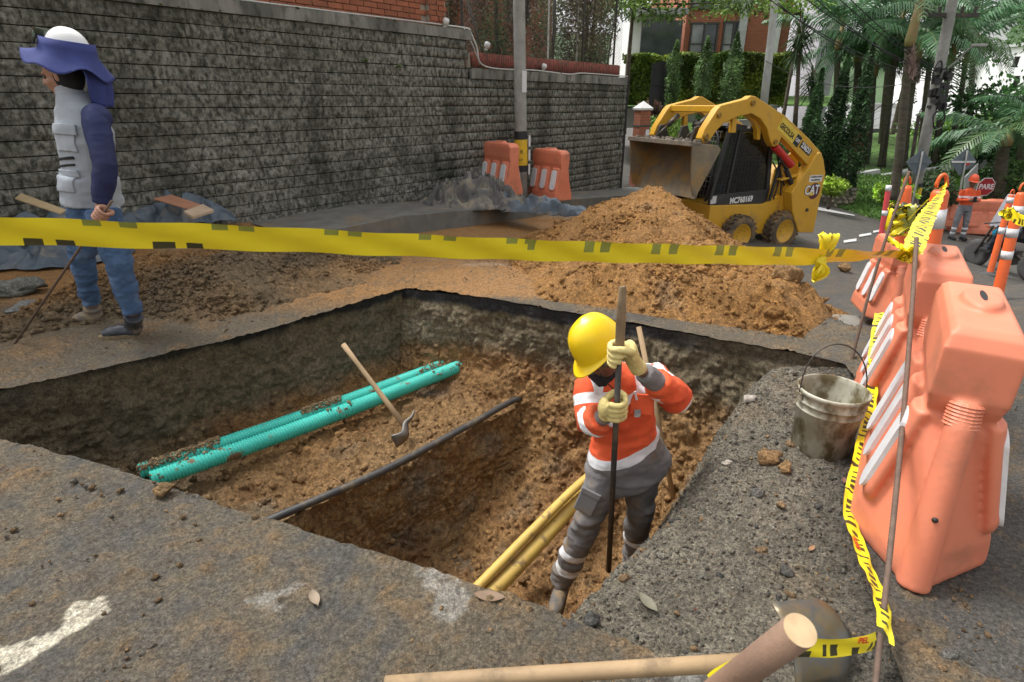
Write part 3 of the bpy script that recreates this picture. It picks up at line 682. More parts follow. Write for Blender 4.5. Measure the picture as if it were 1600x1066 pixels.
def box_stuff(name, cs, size, m, parent):
    base = np.array([(x, y, z) for x in (-.5, .5) for y in (-.5, .5) for z in (-.5, .5)])*np.array(size); q = np.array([(0, 1, 3, 2), (4, 6, 7, 5), (0, 4, 5, 1), (2, 3, 7, 6), (0, 2, 6, 4), (1, 5, 7, 3)])
    cs = np.array(cs); V = (cs[:, None]+base[None]).reshape(-1, 3); F_ = (q[None]+(np.arange(len(cs))*8)[:, None, None]).reshape(-1, 4)
    return tag(mesh_obj(name, np_mesh(name, V, F_, False), m, parent), kind='stuff')
box_stuff('brick_courses', stB, (.235, .04, .068), M_brick, BW)
pil = bmesh.new(); a_box(pil, (5.97, .13, 2.2), (.36, .34, 4.4)); po = bm_obj('pilaster', pil, M_mortar, BW)
stB = []
for k in range(10):
    for s in ((5.88, 6.07) if k % 2 else (5.84, 6.03)):
        b = bpy.data.objects.new('brick', bme); C.objects.link(b); b.parent = BW; b.location = (s, -.045, .04+.078*k); b.scale = (.72, 1, 1)
# soldier course of thin bricks edging the garden on the lower wall
ED = thing('garden_edging', 'row of upright dark red bricks on the lower wall coping', 'brick edging', wp(0, -.06, 2.06), WA)
bm = bmesh.new(); a_box(bm, (9.35, .08, .13), (5.3, .06, .24)); bm_obj('backing', bm, M_mortar, ED)
box_stuff('upright_bricks', [(6.78+.066*i, .03+rb.uniform(-.003, .003), .135+rb.uniform(-.004, .004)) for i in range(78)], (.058, .05, .25), mat('dark brick', (.30, .085, .06), (.20, .06, .045), rough=.9, scale=9, vmix=(.7, .7, .7), dirt=(.12, .07, .05), dscale=12), ED)
# chain link fence behind it
M_wire = mat('fence wire', (.10, .10, .095), rough=.6, metal=.3); M_post = mat('fence post', (.10, .095, .085), (.05, .05, .045), rough=.8, scale=20)
FE = thing('chain_link_fence', 'tall rusty chain link fence standing on the lower wall', 'fence', wp(0, -.16, 2.06), WA)
for s, h in ((6.62, 3.4), (8.05, 3.4), (9.3, 2.0), (10.4, 3.2), (11.75, 3.0)):
    bm = bmesh.new(); a_cyl(bm, (s, 0, 0), (s, 0, h), .025, 8); bm_obj('post', bm, M_post, FE, smooth=True)
for s0, s1, h in ((7.2, 6.75, 1.1), (11.35, 11.7, 1.3)):
    bm = bmesh.new(); a_cyl(bm, (s0, -.05, .0), (s1, 0, h), .018, 8); bm_obj('brace', bm, M_post, FE, smooth=True)
V = []; F_ = []
def thin(V, F_, a, b, r=.0022):
    a = Vector(a); b = Vector(b); d = (b-a).normalized(); u = d.orthogonal().normalized(); w_ = d.cross(u); o = len(V)
    for p in (a, b):
        for k in range(3): V.append(tuple(p+u*(r*math.cos(k*2.094))+w_*(r*math.sin(k*2.094))))
    F_ += [[o+k, o+(k+1) % 3, o+3+(k+1) % 3, o+3+k] for k in range(3)]
s0, s1, h = 6.6, 12.1, 3.0; dsp = .075; k = -int(h/dsp)
while k*dsp < s1-s0:
    x0 = s0+k*dsp; a0 = max(0, -k*dsp); b1 = min(h, s1-x0)
    if b1 > a0:
        thin(V, F_, (x0+a0, .004, a0), (x0+b1, .004, b1)); thin(V, F_, (s0+s1-(x0+a0), -.004, a0), (s0+s1-(x0+b1), -.004, b1))
    k += 1
mesh_obj('wire_mesh', np_mesh('wire_mesh', V, F_, False), M_wire, FE)
# white pipe frame standing in the garden behind the fence
FR = thing('pipe_frame', 'white painted pipe frame standing behind the chain link fence', 'frame', wp(9.9, -.55, 2.06), WA)
bm = bmesh.new(); q = smooth_curve([(-.25, 0, 0), (-.25, 0, 1.2), (-.25, 0, 1.72), (-.3, 0, 1.75), (-1.0, 0, 1.85)], 4); a_tube(bm, q, .018, 6); bm_obj('upright', bm, mat('white pipe', (.6, .6, .6)), FR, smooth=True)
bm = bmesh.new(); q = smooth_curve([(.85, 0, 0), (.85, 0, 1.1), (.85, 0, 1.6), (.75, 0, 1.64), (.1, 0, 1.66)], 4); a_tube(bm, q, .018, 6); bm_obj('upright', bm, mat('white pipe', (.6, .6, .6)), FR, smooth=True)
# ================================================================ PAVEMENT ALONG THE WALL
def ribbon(name, pts, z_fn, m, kind='structure', thick=.12, parent=None):
    pass
M_side = mat('pavement concrete', (.17, .165, .150), (.115, .112, .10), rough=.8, scale=4, bump=.004, bscale=70, dirt=(.23, .17, .10), dscale=1.7, dthr=.62)
n = 90; bm = bmesh.new(); rows = []
for i in range(n+1):
    s = 2.2+11.5*i/n; wd = 1.15+.12*math.sin(s*.5)
    zz = lambda nn: float(ground(*(WP+WD*s+WN*nn)))
    top = max(zz(.05), zz(wd))+.15*min(1, (s-2.2)/1.6)
    q = [(-.1, top+.0), (wd-.14, top-.01), (wd-.135, top-.014), (wd-.01, top-.014), (wd, top-.025), (wd+.01, top-.35)]
    rows.append([bm.verts.new(wp(s, a, b+.003*math.sin(s*7+a*5))) for a, b in q])
for i in range(n):
    for j in range(5): bm.faces.new((rows[i][j], rows[i][j+1], rows[i+1][j+1], rows[i+1][j]))
tag(bm_obj('pavement', bm, M_side, smooth=False), kind='structure')
# ================================================================ THINGS IN THE TRENCH
M_green = mat('turquoise pipe', (.07, .56, .47), (.055, .49, .41), rough=.42, scale=5, dirt=(.20, .145, .08), dscale=7, dthr=.63, dirt_soft=.03)
M_black = mat('black pipe', (.035, .036, .04), (.06, .055, .05), rough=.45, scale=9, dirt=(.17, .13, .08), dscale=6, dthr=.6)
M_yel = mat('yellow gas pipe', (.62, .42, .10), (.52, .35, .09), rough=.45, scale=5, dirt=(.25, .16, .07), dscale=11, dthr=.62, dirt_soft=.05)
M_wood = mat('handle wood', (.42, .29, .16), (.30, .20, .11), rough=.7, scale=3, bump=.001, bscale=200, dirt=(.2, .14, .08), dscale=6, dthr=.62)
M_steel = mat('worn steel', (.20, .195, .19), (.12, .11, .10), rough=.5, scale=8, metal=.6, dirt=(.17, .11, .06), dscale=8, dthr=.52)
M_iron = mat('dark iron', (.075, .07, .065), (.05, .045, .04), rough=.5, metal=.5, scale=10, dirt=(.14, .10, .06), dscale=9, dthr=.6)
def corrugated(name, label, a, b, sag, r, col, group):
    a = Vector(a); b = Vector(b); L = (b-a).length; n = int(L/.0095); pts = []; rr_ = []
    for i in range(n+1):
        t = i/n; p = a.lerp(b, t); p.z -= sag*4*t*(1-t); p += Vector((.7, -.7, 0))*(.012*math.sin(t*5)); pts.append(p); rr_.append(r if i % 2 else r*.87)
    bm = bmesh.new(); a_tube(bm, pts, rr_, 28, caps=False)
    # inner lining so that the open end shows a hole
    a_tube(bm, [a, a+(b-a).normalized()*.25], [r*.86, r*.86], 22, caps=False)
    o = bm_obj(name, bm, M_green, smooth=False); return tag(o, label, 'pipe', group)
e1, e2 = atz(236, 750, -.60), atz(738, 566, -.62)
corrugated('corrugated_pipe', 'front turquoise corrugated pipe with the clean lower side', e1, e2, .012, .056, None, 'turquoise pipes in the trench')
f1, f2 = atz(262, 722, -.63)+Vector((-.12, -.1, 0)), atz(722, 561, -.63)
corrugated('corrugated_pipe', 'rear turquoise corrugated pipe half buried in crumbled soil', f1, f2, .01, .052, None, 'turquoise pipes in the trench')
# soil lying on the pipes
pp, ss, cc = [], [], []
for (a, b, n, t0, t1, off) in ((f1, f2, 1300, 0, .55, 0), (f1, f2, 260, .55, 1, 0), (e1, e2, 90, .45, 1, .01), (e1, e2, 60, 0, .42, -.02)):
    for i in range(n):
        t = t0+(t1-t0)*rng.rand()
        if float(vnoise(np.array([[t*14, 3, 1]]), 1, 5)[0]) < -.12: continue
        th = R(25+75*rng.rand()); p = a.lerp(b, t); pp.append((p.x+.33*.054*math.cos(th), p.y-.94*.054*math.cos(th), p.z+.054*math.sin(th)-.005)); ss.append(.006+.014*rng.rand()**2); cc.append(np.array((.33, .23, .13))*(.7+.6*rng.rand()))
tag(scatter('loose_soil', np.array(pp), np.array(ss), np.array(cc), M_soil, flat=.55), 'crumbled soil lying on top of the turquoise pipes', 'soil', kind='stuff')
pp = [atz(420, 813, -.66), atz(505, 777, -.655), atz(600, 735, -.66), atz(680, 693, -.66), atz(750, 655, -.66), atz(800, 627, -.665)]
pp = [pp[0]+(pp[0]-pp[1])*.9]+pp+[pp[-1]+Vector((.2, .17, -.03))]
bm = bmesh.new(); a_tube(bm, smooth_curve(pp, 6), .024, 12); tag(bm_obj('water_pipe', bm, M_black, smooth=True), 'thin black pipe along the lip of the pipe bench', 'pipe')
def yel(r, pts, label):
    bm = bmesh.new(); a_tube(bm, smooth_curve(pts, 8), r, 14); return tag(bm_obj('gas_pipe', bm, M_yel, smooth=True), label, 'pipe', 'yellow pipes beside the digging worker')
yel(.048, [atz(700, 990, -1.12), atz(782, 912, -1.10), atz(850, 840, -1.04), atz(912, 775, -.98), atz(985, 725, -.93), atz(1060, 700, -.98)], 'thick yellow pipe with dark scuffs, the lower of the two')
yel(.030, [atz(690, 975, -1.06), atz(758, 905, -1.03), atz(833, 828, -.96), atz(912, 751, -.87), atz(985, 700, -.84), atz(1060, 680, -.95)], 'thin yellow pipe running just above the thick one')
# pickaxe
PK = thing('pickaxe', 'pickaxe with pale wooden handle leaning on the turquoise pipes', 'pickaxe', (0, 0, 0))
hd = atz(631, 664, -.60); tp = at(536, 538, hd.y+.32)
bm = bmesh.new(); dv = (tp-hd).normalized(); a_tube(bm, [hd-dv*.03, hd.lerp(tp, .3), hd.lerp(tp, .8), tp], [(.021, .015), (.019, .014), (.017, .013), (.020, .016)], 12, ref=(1, 0, 0)); bm_obj('handle', bm, M_wood, PK, smooth=True)
bm = bmesh.new(); q = [atz(648, 640, -.52), atz(643, 652, -.555), hd+Vector((.012, 0, .01)), atz(632, 680, -.63), atz(615, 690, -.66)]
a_tube(bm, smooth_curve(q, 5), [(.004+.018*i/10, .005+.014*i/10) if i < 10 else (.022+.030*(i-10)/10, .018-.013*(i-10)/10) for i in range(21)], 10, ref=(.7, .7, 0)); bm_obj('head', bm, M_steel, PK, smooth=True)
# long handled shovel standing behind the worker
SH = thing('shovel', 'long shovel standing against the far trench wall behind the worker', 'shovel', (0, 0, 0))
b0 = atz(1058, 806, -1.12); t0 = at(998, 511, b0.y+.36)
bm = bmesh.new(); a_tube(bm, [b0, t0], [.019, .017], 10); bm_obj('handle', bm, M_wood, SH, smooth=True)
def blade(M, L=.28, W=.115, name='blade', parent=None, m=None, flip=1):
    bm = bmesh.new(); rows = []
    for i in range(11):
        t = i/10; x = L*t; w_ = W*(1-.06*t) if t < .55 else W*math.sqrt(max(0.0, 1-((t-.5)/.52)**2.2))
        r_ = []
        for k in range(9):
            v = -1+k/4; z = .03*v*v*(1-.5*t)+.02*(t-.4)**2
            r_.append(bm.verts.new((x, w_*v, z*flip)))
        rows.append(r_)
    for i in range(10):
        for k in range(8): bm.faces.new((rows[i][k], rows[i+1][k], rows[i+1][k+1], rows[i][k+1]))
    a_tube(bm, [(-.13, 0, .012*flip), (-.02, 0, .01*flip), (.09, 0, .004*flip)], [(.019, .019), (.022, .018), (.005, .004)], 10)
    bmesh.ops.transform(bm, matrix=M, verts=bm.verts[:])
    o = bm_obj(name, bm, m or M_steel, parent, smooth=True); s = o.modifiers.new('s', 'SOLIDIFY'); s.thickness = .003; return o
dv = (b0-t0).normalized(); blade(plane_matrix(b0+dv*.08, dv, (.8, -.5, 0)), parent=SH)
# ================================================================ BUCKET
BK = thing('bucket', 'dirty white plastic bucket with wire handle on the gravel', 'bucket', (1.50, 2.34, -.055))
M_pail = mat('dirty white plastic', (.46, .45, .37), (.30, .28, .19), rough=.5, scale=7, dirt=(.12, .095, .045), dscale=9, dthr=.52, dirt_soft=.09, det=9, stretch=(1, 1, .6))
bm = bmesh.new(); a_lathe(bm, [(0, .0), (.122, .0), (.128, .006), (.138, .22), (.140, .222), (.146, .224), (.146, .232), (.140, .235), (.142, .262), (.150, .265), (.150, .27), (.142, .275), (.145, .305), (.154, .308), (.156, .325), (.15, .33), (.146, .326), (.142, .30), (.118, .012), (0, .01)], 48); bm_obj('pail', bm, M_pail, BK, smooth=True, bevel=0)
bm = bmesh.new(); a_lathe(bm, [(0, .045), (.122, .045)], 32); bm_obj('muddy_water', bm, mat('muddy water', (.12, .10, .06), rough=.15), BK)
bm = bmesh.new(); a_tube(bm, [Vector((.155*math.cos(a), .05*math.sin(a)+.0, .295+.235*math.sin(a)**.8)) for a in [math.pi*i/24 for i in range(25)]], .0035, 6); bm_obj('handle', bm, M_iron, BK, smooth=True)
bm = bmesh.new(); a_box(bm, (.153, 0, .285), (.012, .035, .045)); a_box(bm, (-.153, 0, .285), (.012, .035, .045)); bm_obj('handle_lug', bm, M_pail, BK, bevel=.003)
# ================================================================ WATER FILLED BARRIERS
M_bar = mat('faded orange plastic', (.73, .235, .135), (.66, .20, .115), rough=.52, scale=3, spec=.4, dirt=(.44, .17, .10), dscale=3.6, dthr=.63, dirt_soft=.16, det=9)
M_white = mat('reflective white', (.74, .74, .76), (.68, .68, .70), rough=.35, scale=30, dirt=(.5, .46, .4), dscale=9, dthr=.68)
def barrier_proto():
    """x along the barrier 0..0.87, y across, z up"""
    LB = .66; W = bmesh.new()
    def ring(bm, z, hw, x0, x1, nose0, nose1, r=.03):
        pts = [(x0-nose0, 0), (x0, hw), (x1, hw), (x1+nose1, 0), (x1, -hw), (x0, -hw)]
        # keep small flat tips
        out = []
        for a, (x, y) in enumerate(pts):
            if y == 0 and abs(nose0 if a == 0 else nose1) > 1e-4:
                d = .03; s = 1 if a == 0 else -1; out += [(x, -d*s), (x, d*s)]
            elif y == 0: out += [(x, -hw*.3*(1 if a == 0 else -1)), (x, hw*.3*(1 if a == 0 else -1))]
            else: out.append((x, y))
        return [bm.verts.new((x, y, z)) for x, y in out]
    prof = [(.0, .208, .09, LB-.02, .25, .0), (.03, .213, .09, LB-.02, .26, .0), (.13, .200, .08, LB-.02, .22, .0), (.31, .138, .06, LB-.01, .14, .0), (.55, .090, .03, LB, .03, .0), (.60, .092, .02, LB, .0, .0), (.64, .098, .0, LB, .0, .0), (.67, .104, -.01, LB, .0, .0), (.84, .103, -.01, LB, .0, .0), (.885, .094, .01, LB-.03, .0, .0), (.905, .076, .035, LB-.06, .0, .0)]
    rs = [ring(W, *p) for p in prof]
    for i in range(len(rs)-1):
        k = len(rs[i])
        for j in range(k): W.faces.new((rs[i][j], rs[i][(j+1) % k], rs[i+1][(j+1) % k], rs[i+1][j]))
    W.faces.new(rs[0][::-1]); W.faces.new(rs[-1])
    # raised ribs carrying the reflective strips
    for s in (-1, 1):
        for cx in (.085, .315, .545):
            pts = []
            a_tube(W, [(cx, s*.170, .22), (cx, s*.094, .58)], [(.074, .030), (.074, .034)], 16, ref=(1, 0, 0))
            bmesh.ops.create_uvsphere(W, u_segments=16, v_segments=10, radius=1, matrix=Matrix.Translation((cx, s*.169, .225)) @ Matrix.Diagonal((.074, .032, .074, 1)))
    # threaded coupling tube on the nose, filler cap on top, drain hub
    a_tube(W, [(-.15, 0, .0), (-.03, 0, .58), (.0, 0, .66)], [.052, .042, .036], 14)
    a_lathe(W, [(0, .87), (.075, .87), (.075, .925), (.064, .935), (0, .935)], 28, Matrix.Translation((.33, 0, 0)) @ Matrix.Diagonal((1.7, .80, 1, 1)))
    ob = remeshed('body', W, .0085, M_bar, None, 3); me_ = ob.data; bpy.data.objects.remove(ob)
    return me_
BAR = barrier_proto()
def strip_mesh():
    V = []; Fc = []
    for s in (-1, 1):
        for cx in (.085, .315, .545):
            a = Vector((cx, s*.1960, .25)); b = Vector((cx, s*.1440, .505)); up = (b-a).normalized(); n_ = 12; side = Vector((1, 0, 0)); w_ = .054
            nrm = side.cross(up)*-s; nrm = nrm if nrm.y*s > 0 else -nrm; pts = []
            for k in range(n_+1):
                an = math.pi*k/n_; pts.append(b+side*(w_*math.cos(an))+up*(w_*math.sin(an)))
            for k in range(n_+1):
                an = math.pi+math.pi*k/n_; pts.append(a+side*(w_*math.cos(an))+up*(w_*math.sin(an)))
            V.append([p+nrm*.0025 for p in pts])
    return V
def bar_strips(sides=(-1, 1)):
    out = []
    for pts in strip_mesh():
        bm = bmesh.new(); vv = [bm.verts.new(p) for p in pts]; f = bm.faces.new(vv)
        ret = bmesh.ops.extrude_face_region(bm, geom=[f]); mv = [v for v in ret['geom'] if isinstance(v, bmesh.types.BMVert)]
        sgn = 1 if pts[0].y > 0 else -1
        bmesh.ops.translate(bm, verts=mv, vec=(0, -sgn*.02, 0)); bmesh.ops.recalc_face_normals(bm, faces=bm.faces)
        me = bpy.data.meshes.new('reflective_strip'); bm.to_mesh(me); bm.free(); me.materials.append(M_white); out.append(me)
    return out
STR = bar_strips()
bm = bmesh.new()
for k in range(7): a_tube(bm, [(-.018+.004*k, 0, .585+.011*k), (-.0165+.004*k, 0, .592+.011*k)], [.050, .045], 16)
THR = bpy.data.meshes.new('thread'); bm.to_mesh(THR); bm.free(); THR.materials.append(M_bar)
bm = bmesh.new(); a_cyl(bm, (.36, 0, .9), (.44, 0, .9), .01, 8); bmesh.ops.scale(bm, vec=(1, 1.2, 1), verts=bm.verts); SLT = None; bm.free()
M_hole = mat('dark opening', (.01, .01, .01))
bm = bmesh.new(); a_lathe(bm, [(0, 0), (1, 0), (1, .001), (0, .001)], 16, Matrix.Translation((.33, 0, .9355)) @ Matrix.Diagonal((.065, .010, 1, 1))); SLT = bpy.data.meshes.new('filler_slot'); bm.to_mesh(SLT); bm.free(); SLT.materials.append(M_hole)
bm = bmesh.new(); bmesh.ops.create_uvsphere(bm, u_segments=12, v_segments=8, radius=.0095, matrix=Matrix.Translation((-.139, 0, .28))); DRN = bpy.data.meshes.new('drain_hole'); bm.to_mesh(DRN); bm.free(); DRN.materials.append(M_hole)
def barrier(label, loc, ang, group, sc=(1, 1, 1), tilt=0, strips=True, rx=0):
    t = thing('barrier', label, 'barrier', loc, 0, group, rot=(rx, tilt, ang)); t.scale = sc
    for me, nm in ((BAR, 'body'), (THR, 'thread'), (SLT, 'filler_slot'), (DRN, 'drain_hole')):
        o = bpy.data.objects.new(nm, me); C.objects.link(o); o.parent = t
    if strips:
        for me in STR:
            o = bpy.data.objects.new('reflective_strip', me); C.objects.link(o); o.parent = t
    return t
RA = R(57); gB = 'orange barriers in a row along the gravel bank'
barrier('nearest orange barrier at the right edge, its threaded end facing us', (1.43, 1.56, .0), RA, gB, (1, 1, .955))
barrier('second orange barrier, directly behind the nearest one', (1.93, 2.42, -.05), RA+.03, gB, (1, 1, .955))
p = hit(1393, 512); barrier('third barrier, turned sideways, with a clay clod at its foot', (p.x+.08, p.y+.22, p.z), R(76), gB, (1, 1, .97))
gW = 'pair of barriers by the concrete pole'
b_ = hit(770, 312); barrier('orange barrier left of the banded concrete pole, behind the tarp', tuple(at(763, 297, 11.35)), R(-55), gW, (1.35, 1, 1.0))
barrier('orange barrier right of the banded concrete pole on the pavement', tuple(at(838, 305, 11.9)), R(-55), gW, (1.35, 1, 1.02))
gF = 'barriers closing the road behind the flagman'
M_z = hit(1500, 360)
barrier('far orange barrier to the right of the worker on the road', tuple(hit(1500, 363)), R(-12), gF, (2.3, 1.2, 1.12), strips=False)
barrier('far orange barrier left of the worker, partly behind the orange post', tuple(hit(1415, 350)), R(-12), gF, (2.2, 1.2, 1.12), strips=False)
# ================================================================ DELINEATOR POSTS
M_orp = mat('orange post', (.80, .14, .03), (.72, .12, .03), rough=.45, scale=5, dirt=(.4, .14, .07), dscale=6, dthr=.68)
M_redp = mat('red post', (.62, .06, .07), (.5, .05, .06), rough=.5, scale=5, dirt=(.3, .1, .08), dscale=6, dthr=.62)
M_rub = mat('rubber', (.05, .05, .05), (.07, .07, .068), rough=.85, scale=12)
def delineator(label, base, top, r, m, bands, loop=True, rub=False, group='delineator posts'):
    base = Vector(base); top = Vector(top); L = (top-base).length
    t = thing('delineator_post', label, 'post', base, 0, group); M = axis_matrix((0, 0, 0), top-base, (0, 1, 0))
    bm = bmesh.new(); prof = [(r*1.12, 0), (r*1.12, .03), (r*1.05, .04)]
    for i in range(9): prof += [(r*(1.04-.05*i/9), L*(.1+.09*i)), (r*(1.015-.05*i/9), L*(.1+.09*i)+.004)]
    prof += [(r*.93, L-.03), (r*.7, L-.005), (0, L)]
    a_lathe(bm, [(0, 0)]+prof, 18, M); bm_obj('tube', bm, m, t, smooth=True)
    for z0, z1 in bands:
        bm = bmesh.new(); a_lathe(bm, [(r*1.065-.05*r*z0, L*z0), (r*1.065-.05*r*z1, L*z1)], 18, M); o = bm_obj('reflective_band', bm, M_white, t, smooth=True)
    if loop:
        bm = bmesh.new(); a_tube(bm, [Vector((r*.62*math.cos(a), 0, L+r*.2+r*1.5*math.sin(a))) for a in [math.pi*i/10 for i in range(11)]], r*.22, 8); bmesh.ops.transform(bm, matrix=M, verts=bm.verts[:]); bm_obj('loop_handle', bm, m, t, smooth=True)
    if rub:
        bm = bmesh.new(); a_lathe(bm, [(0, -.02), (r*3.6, -.02), (r*3.8, .0), (r*3.7, .035), (r*2.9, .045), (r*2.6, .03), (r*1.6, .04), (r*1.2, .06), (0, .06)], 24); bm_obj('rubber_base', bm, M_rub, t, smooth=True)
    return t
b = at(1455, 470, 3.9); delineator('big orange post with loop top sticking up between the barriers', (b.x-.02, 3.9, -.35), at(1470, 296, 3.95), .057, M_orp, ((.52, .62), (.80, .90)))
delineator('leaning red and white post on a dark flat base by the loader side', hit(1371, 405), at(1389, 290, hit(1371, 405).y+.05), .05, M_redp, ((.28, .34), (.60, .67), (.93, 1.0)), loop=False)
bm = bmesh.new(); q = hit(1366, 412, .01); a_box(bm, (0, 0, .015), (.55, .4, .03)); a_lathe(bm, [(.16, .03), (.07, .10), (0, .10)], 16); o = bm_obj('post_base', bm, M_rub, bevel=.01); o.location = q; tag(o, 'dark flat base under the red and white post', 'post base')
delineator('orange post half wrapped in the loose tape bundle', at(1402, 420, 6.2), at(1417, 290, 6.2), .055, M_orp, ((.70, .80), (.1, .2)), loop=True)
q = hit(1546, 429); delineator('orange post on a tyre like base, left of the two at the right edge', q, at(1581, 304, q.y+.05), .055, M_orp, ((.52, .60), (.72, .80), (.90, .965)), rub=True)
q = hit(1556, 470); delineator('tall orange post with three white bands nearest the right edge', q, at(1597, 300, q.y+.05), .055, M_orp, ((.40, .475), (.60, .68), (.80, .88)), rub=True)
# ================================================================ RODS, TAPES
M_rust = mat('rusty rebar', (.17, .11, .08), (.12, .08, .06), rough=.8, scale=40, bump=.002, bscale=300)
def rebar(label, a, b, r=.007, kink=0):
    a = Vector(a); b = Vector(b); L = (b-a).length; n = int(L/.006); pts = []; rr_ = []
    for i in range(n+1):
        t = i/n; p = a.lerp(b, t)+Vector((math.sin(t*3.1)*kink, 0, 0)); pts.append(p); rr_.append(r if i % 2 else r*1.17)
    bm = bmesh.new(); a_tube(bm, pts, rr_, 8); return tag(bm_obj('rebar', bm, M_rust, smooth=True), label, 'steel rod')
R1b = Vector((.985, 1.03, -.03)); R1t = at(1432, 372, 2.3)
rebar('rusty ribbed steel rod leaning in front of the nearest barrier', R1b, R1t, .0078, .012)
R2b = hit(1331, 562); R2t = at(1421, 268, R2b.y+.35)
rebar('rusty steel rod standing beyond the bucket, tape tied high on it', R2b, R2t, .0085, -.02)
M_tape = mat('yellow tape', (.86, .70, .02), (.80, .64, .02), rough=.32, scale=8, spec=.5)
M_tprn = mat('tape black print', (.055, .05, .02), rough=.4); M_tolive = mat('tape olive print', (.30, .32, .06), (.24, .26, .05), rough=.4, scale=20); M_tred = mat('tape red print', (.62, .07, .02), rough=.5)  # black print for the lower blocks, olive print for the upper ones
for m_ in (M_tape, M_tprn, M_tolive):
    m_.use_backface_culling = False
def tape(name, label, pts, up_fn, w, seg=6, pattern='dash', phase=0, wrinkle=.0, group=None, sag=None, cat='tape', per=.26, texts=()):
    """ribbon with printed blocks; up_fn(t)->across direction"""
    P = smooth_curve(pts, seg); n = len(P); s = [0]
    for i in range(1, n): s.append(s[-1]+(P[i]-P[i-1]).length)
    step = .012; N_ = max(4, int(s[-1]/step)); rows = []; V = []; Fc = []; MI = []
    vs_ = (-.5, -.42, -.12, .12, .42, .5) if pattern == 'bars' else (-.5, -.26, 0, .26, .5)
    cen = []; ups = []
    for i in range(N_+1):
        d = s[-1]*i/N_; j = max(1, min(n-1, int(np.searchsorted(s, d)))); t = (d-s[j-1])/max(1e-9, s[j]-s[j-1]); p = P[j-1].lerp(P[j], t); tg = (P[j]-P[j-1]).normalized()
        u = Vector(up_fn(i/N_)); u = (u-tg*u.dot(tg)); u = u.normalized() if u.length > 1e-6 else tg.orthogonal().normalized(); nn = tg.cross(u); cen.append(p); ups.append((u, nn, tg))
        ww = w*(1-wrinkle*.5*(1+math.sin(d*40+phase*9)*math.sin(d*17)))
        for v in vs_:
            V.append(tuple(p+u*(ww*v)+nn*(.004*math.sin(v*6+d*23)+wrinkle*.02*math.sin(d*61+v*9))))
    k = len(vs_)
    for i in range(N_):
        d = s[-1]*(i+.5)/N_+phase; q = (d % per)/per
        for j in range(k-1):
            Fc.append([i*k+j, (i+1)*k+j, (i+1)*k+j+1, i*k+j+1])
            mi = 0
            if pattern == 'dash':
                if j == 0 and (q < .15 or .25 < q < .40) and d < .75: mi = 1
                if j == k-2 and (.5 < q < .64 or .74 < q < .88): mi = 2
                if j == k-3 and (.5 < q < .64 or .74 < q < .88) and d > 1.5: mi = 2
            elif pattern == 'bars':
                if j in (1, 2) and (q < .12 or .2 < q < .32): mi = 1
                if j in (0, 1) and .6 < q < .8: mi = 1
            elif pattern == 'side':
                if j in (1, 2) and (q < .09 or .16 < q < .25 or .33 < q < .42 or .5 < q < .59): mi = 1
                if j in (0, 1, 2) and (.70 < q < .74 or .78 < q < .82): mi = 1
            MI.append(mi)
    o = mesh_obj(name, np_mesh(name, V, Fc, True, None, MI), [M_tape, M_tprn, M_tolive]); tag(o, label, cat, group)
    for (st, size, t0, v0) in texts:
        i = int(t0*N_); u, nn, tg = ups[i]; up = u; x = tg
        if x.x < 0 and abs(x.x) > .3: x = -x
        zz = x.cross(up)
        if zz.dot(Vector((0, 0, CAM_H))-cen[i]) < 0: x = -x
        text_obj('lettering', st, size, M_tred, o, plane_matrix(cen[i]+u*(w*v0)+x.cross(up)*.006, x, up), .0004, 0, .0006)
    return o
iy = lambda x: 1/(.80+(.435-.80)*x/1430)
mp = [(-220, 352), (0, 361), (200, 367), (400, 373), (600, 382), (800, 390), (1000, 396), (1150, 399), (1285, 401), (1430, 397)]
def upm(t):
    return (0, -.35+.25*t, 1) if t < .80 else (0, -.1-1.6*(t-.80)*5, 1)
tape('barrier_tape', 'long yellow tape stretched across the whole view above the trench', [at(x, y, iy(x)) for x, y in mp], upm, .070, 10, 'dash', 0, 0, texts=())
kn = at(1285, 401, iy(1285)); rr = random.Random(8)
KN = thing('tape_knot', 'yellow tape knot with hanging tails tied on the long tape', 'tape knot', kn); KN.scale = (.8, .8, .85)
def rib(parent, pts, w, m=M_tape, tw=0, name='tape_tail'):
    P = smooth_curve(pts, 5); V = []; Fc = []; n = len(P)
    for i, p in enumerate(P):
        a = tw*i/n; tg = (P[min(i+1, n-1)]-P[max(i-1, 0)]).normalized(); u = Vector((math.cos(a), math.sin(a)*.6, .15)); u = (u-tg*u.dot(tg)).normalized(); ww = w*(.55+.45*math.sin(math.pi*(.15+.8*i/n)))
        for v in (-.5, -.17, .17, .5): V.append(tuple(p+u*(ww*v)+tg.cross(u)*(.006*math.cos(v*9+i*.7))))
    for i in range(n-1):
        for j in range(3): Fc.append([i*4+j, (i+1)*4+j, (i+1)*4+j+1, i*4+j+1])
    return mesh_obj(name, np_mesh(name, V, Fc, True), m, parent)
for k in range(6):
    rib(KN, [Vector((0, 0, 0)), Vector((rr.uniform(-.02, .02), -.01, -.03)), Vector((rr.uniform(-.03, .03), -.01, -.07)), Vector((rr.uniform(-.03, .02), 0, -.10-.02*rr.random()))], .035, tw=rr.uniform(-2, 2))
for k in range(5):
    x = rr.uniform(-.03, .035); rib(KN, [Vector((0, 0, 0)), Vector((x*.4, -.01, .03)), Vector((x, -.02, .075)), Vector((x*1.3, .0, .10)), Vector((x*.8, .02, .06))], .034, tw=rr.uniform(-2, 2))
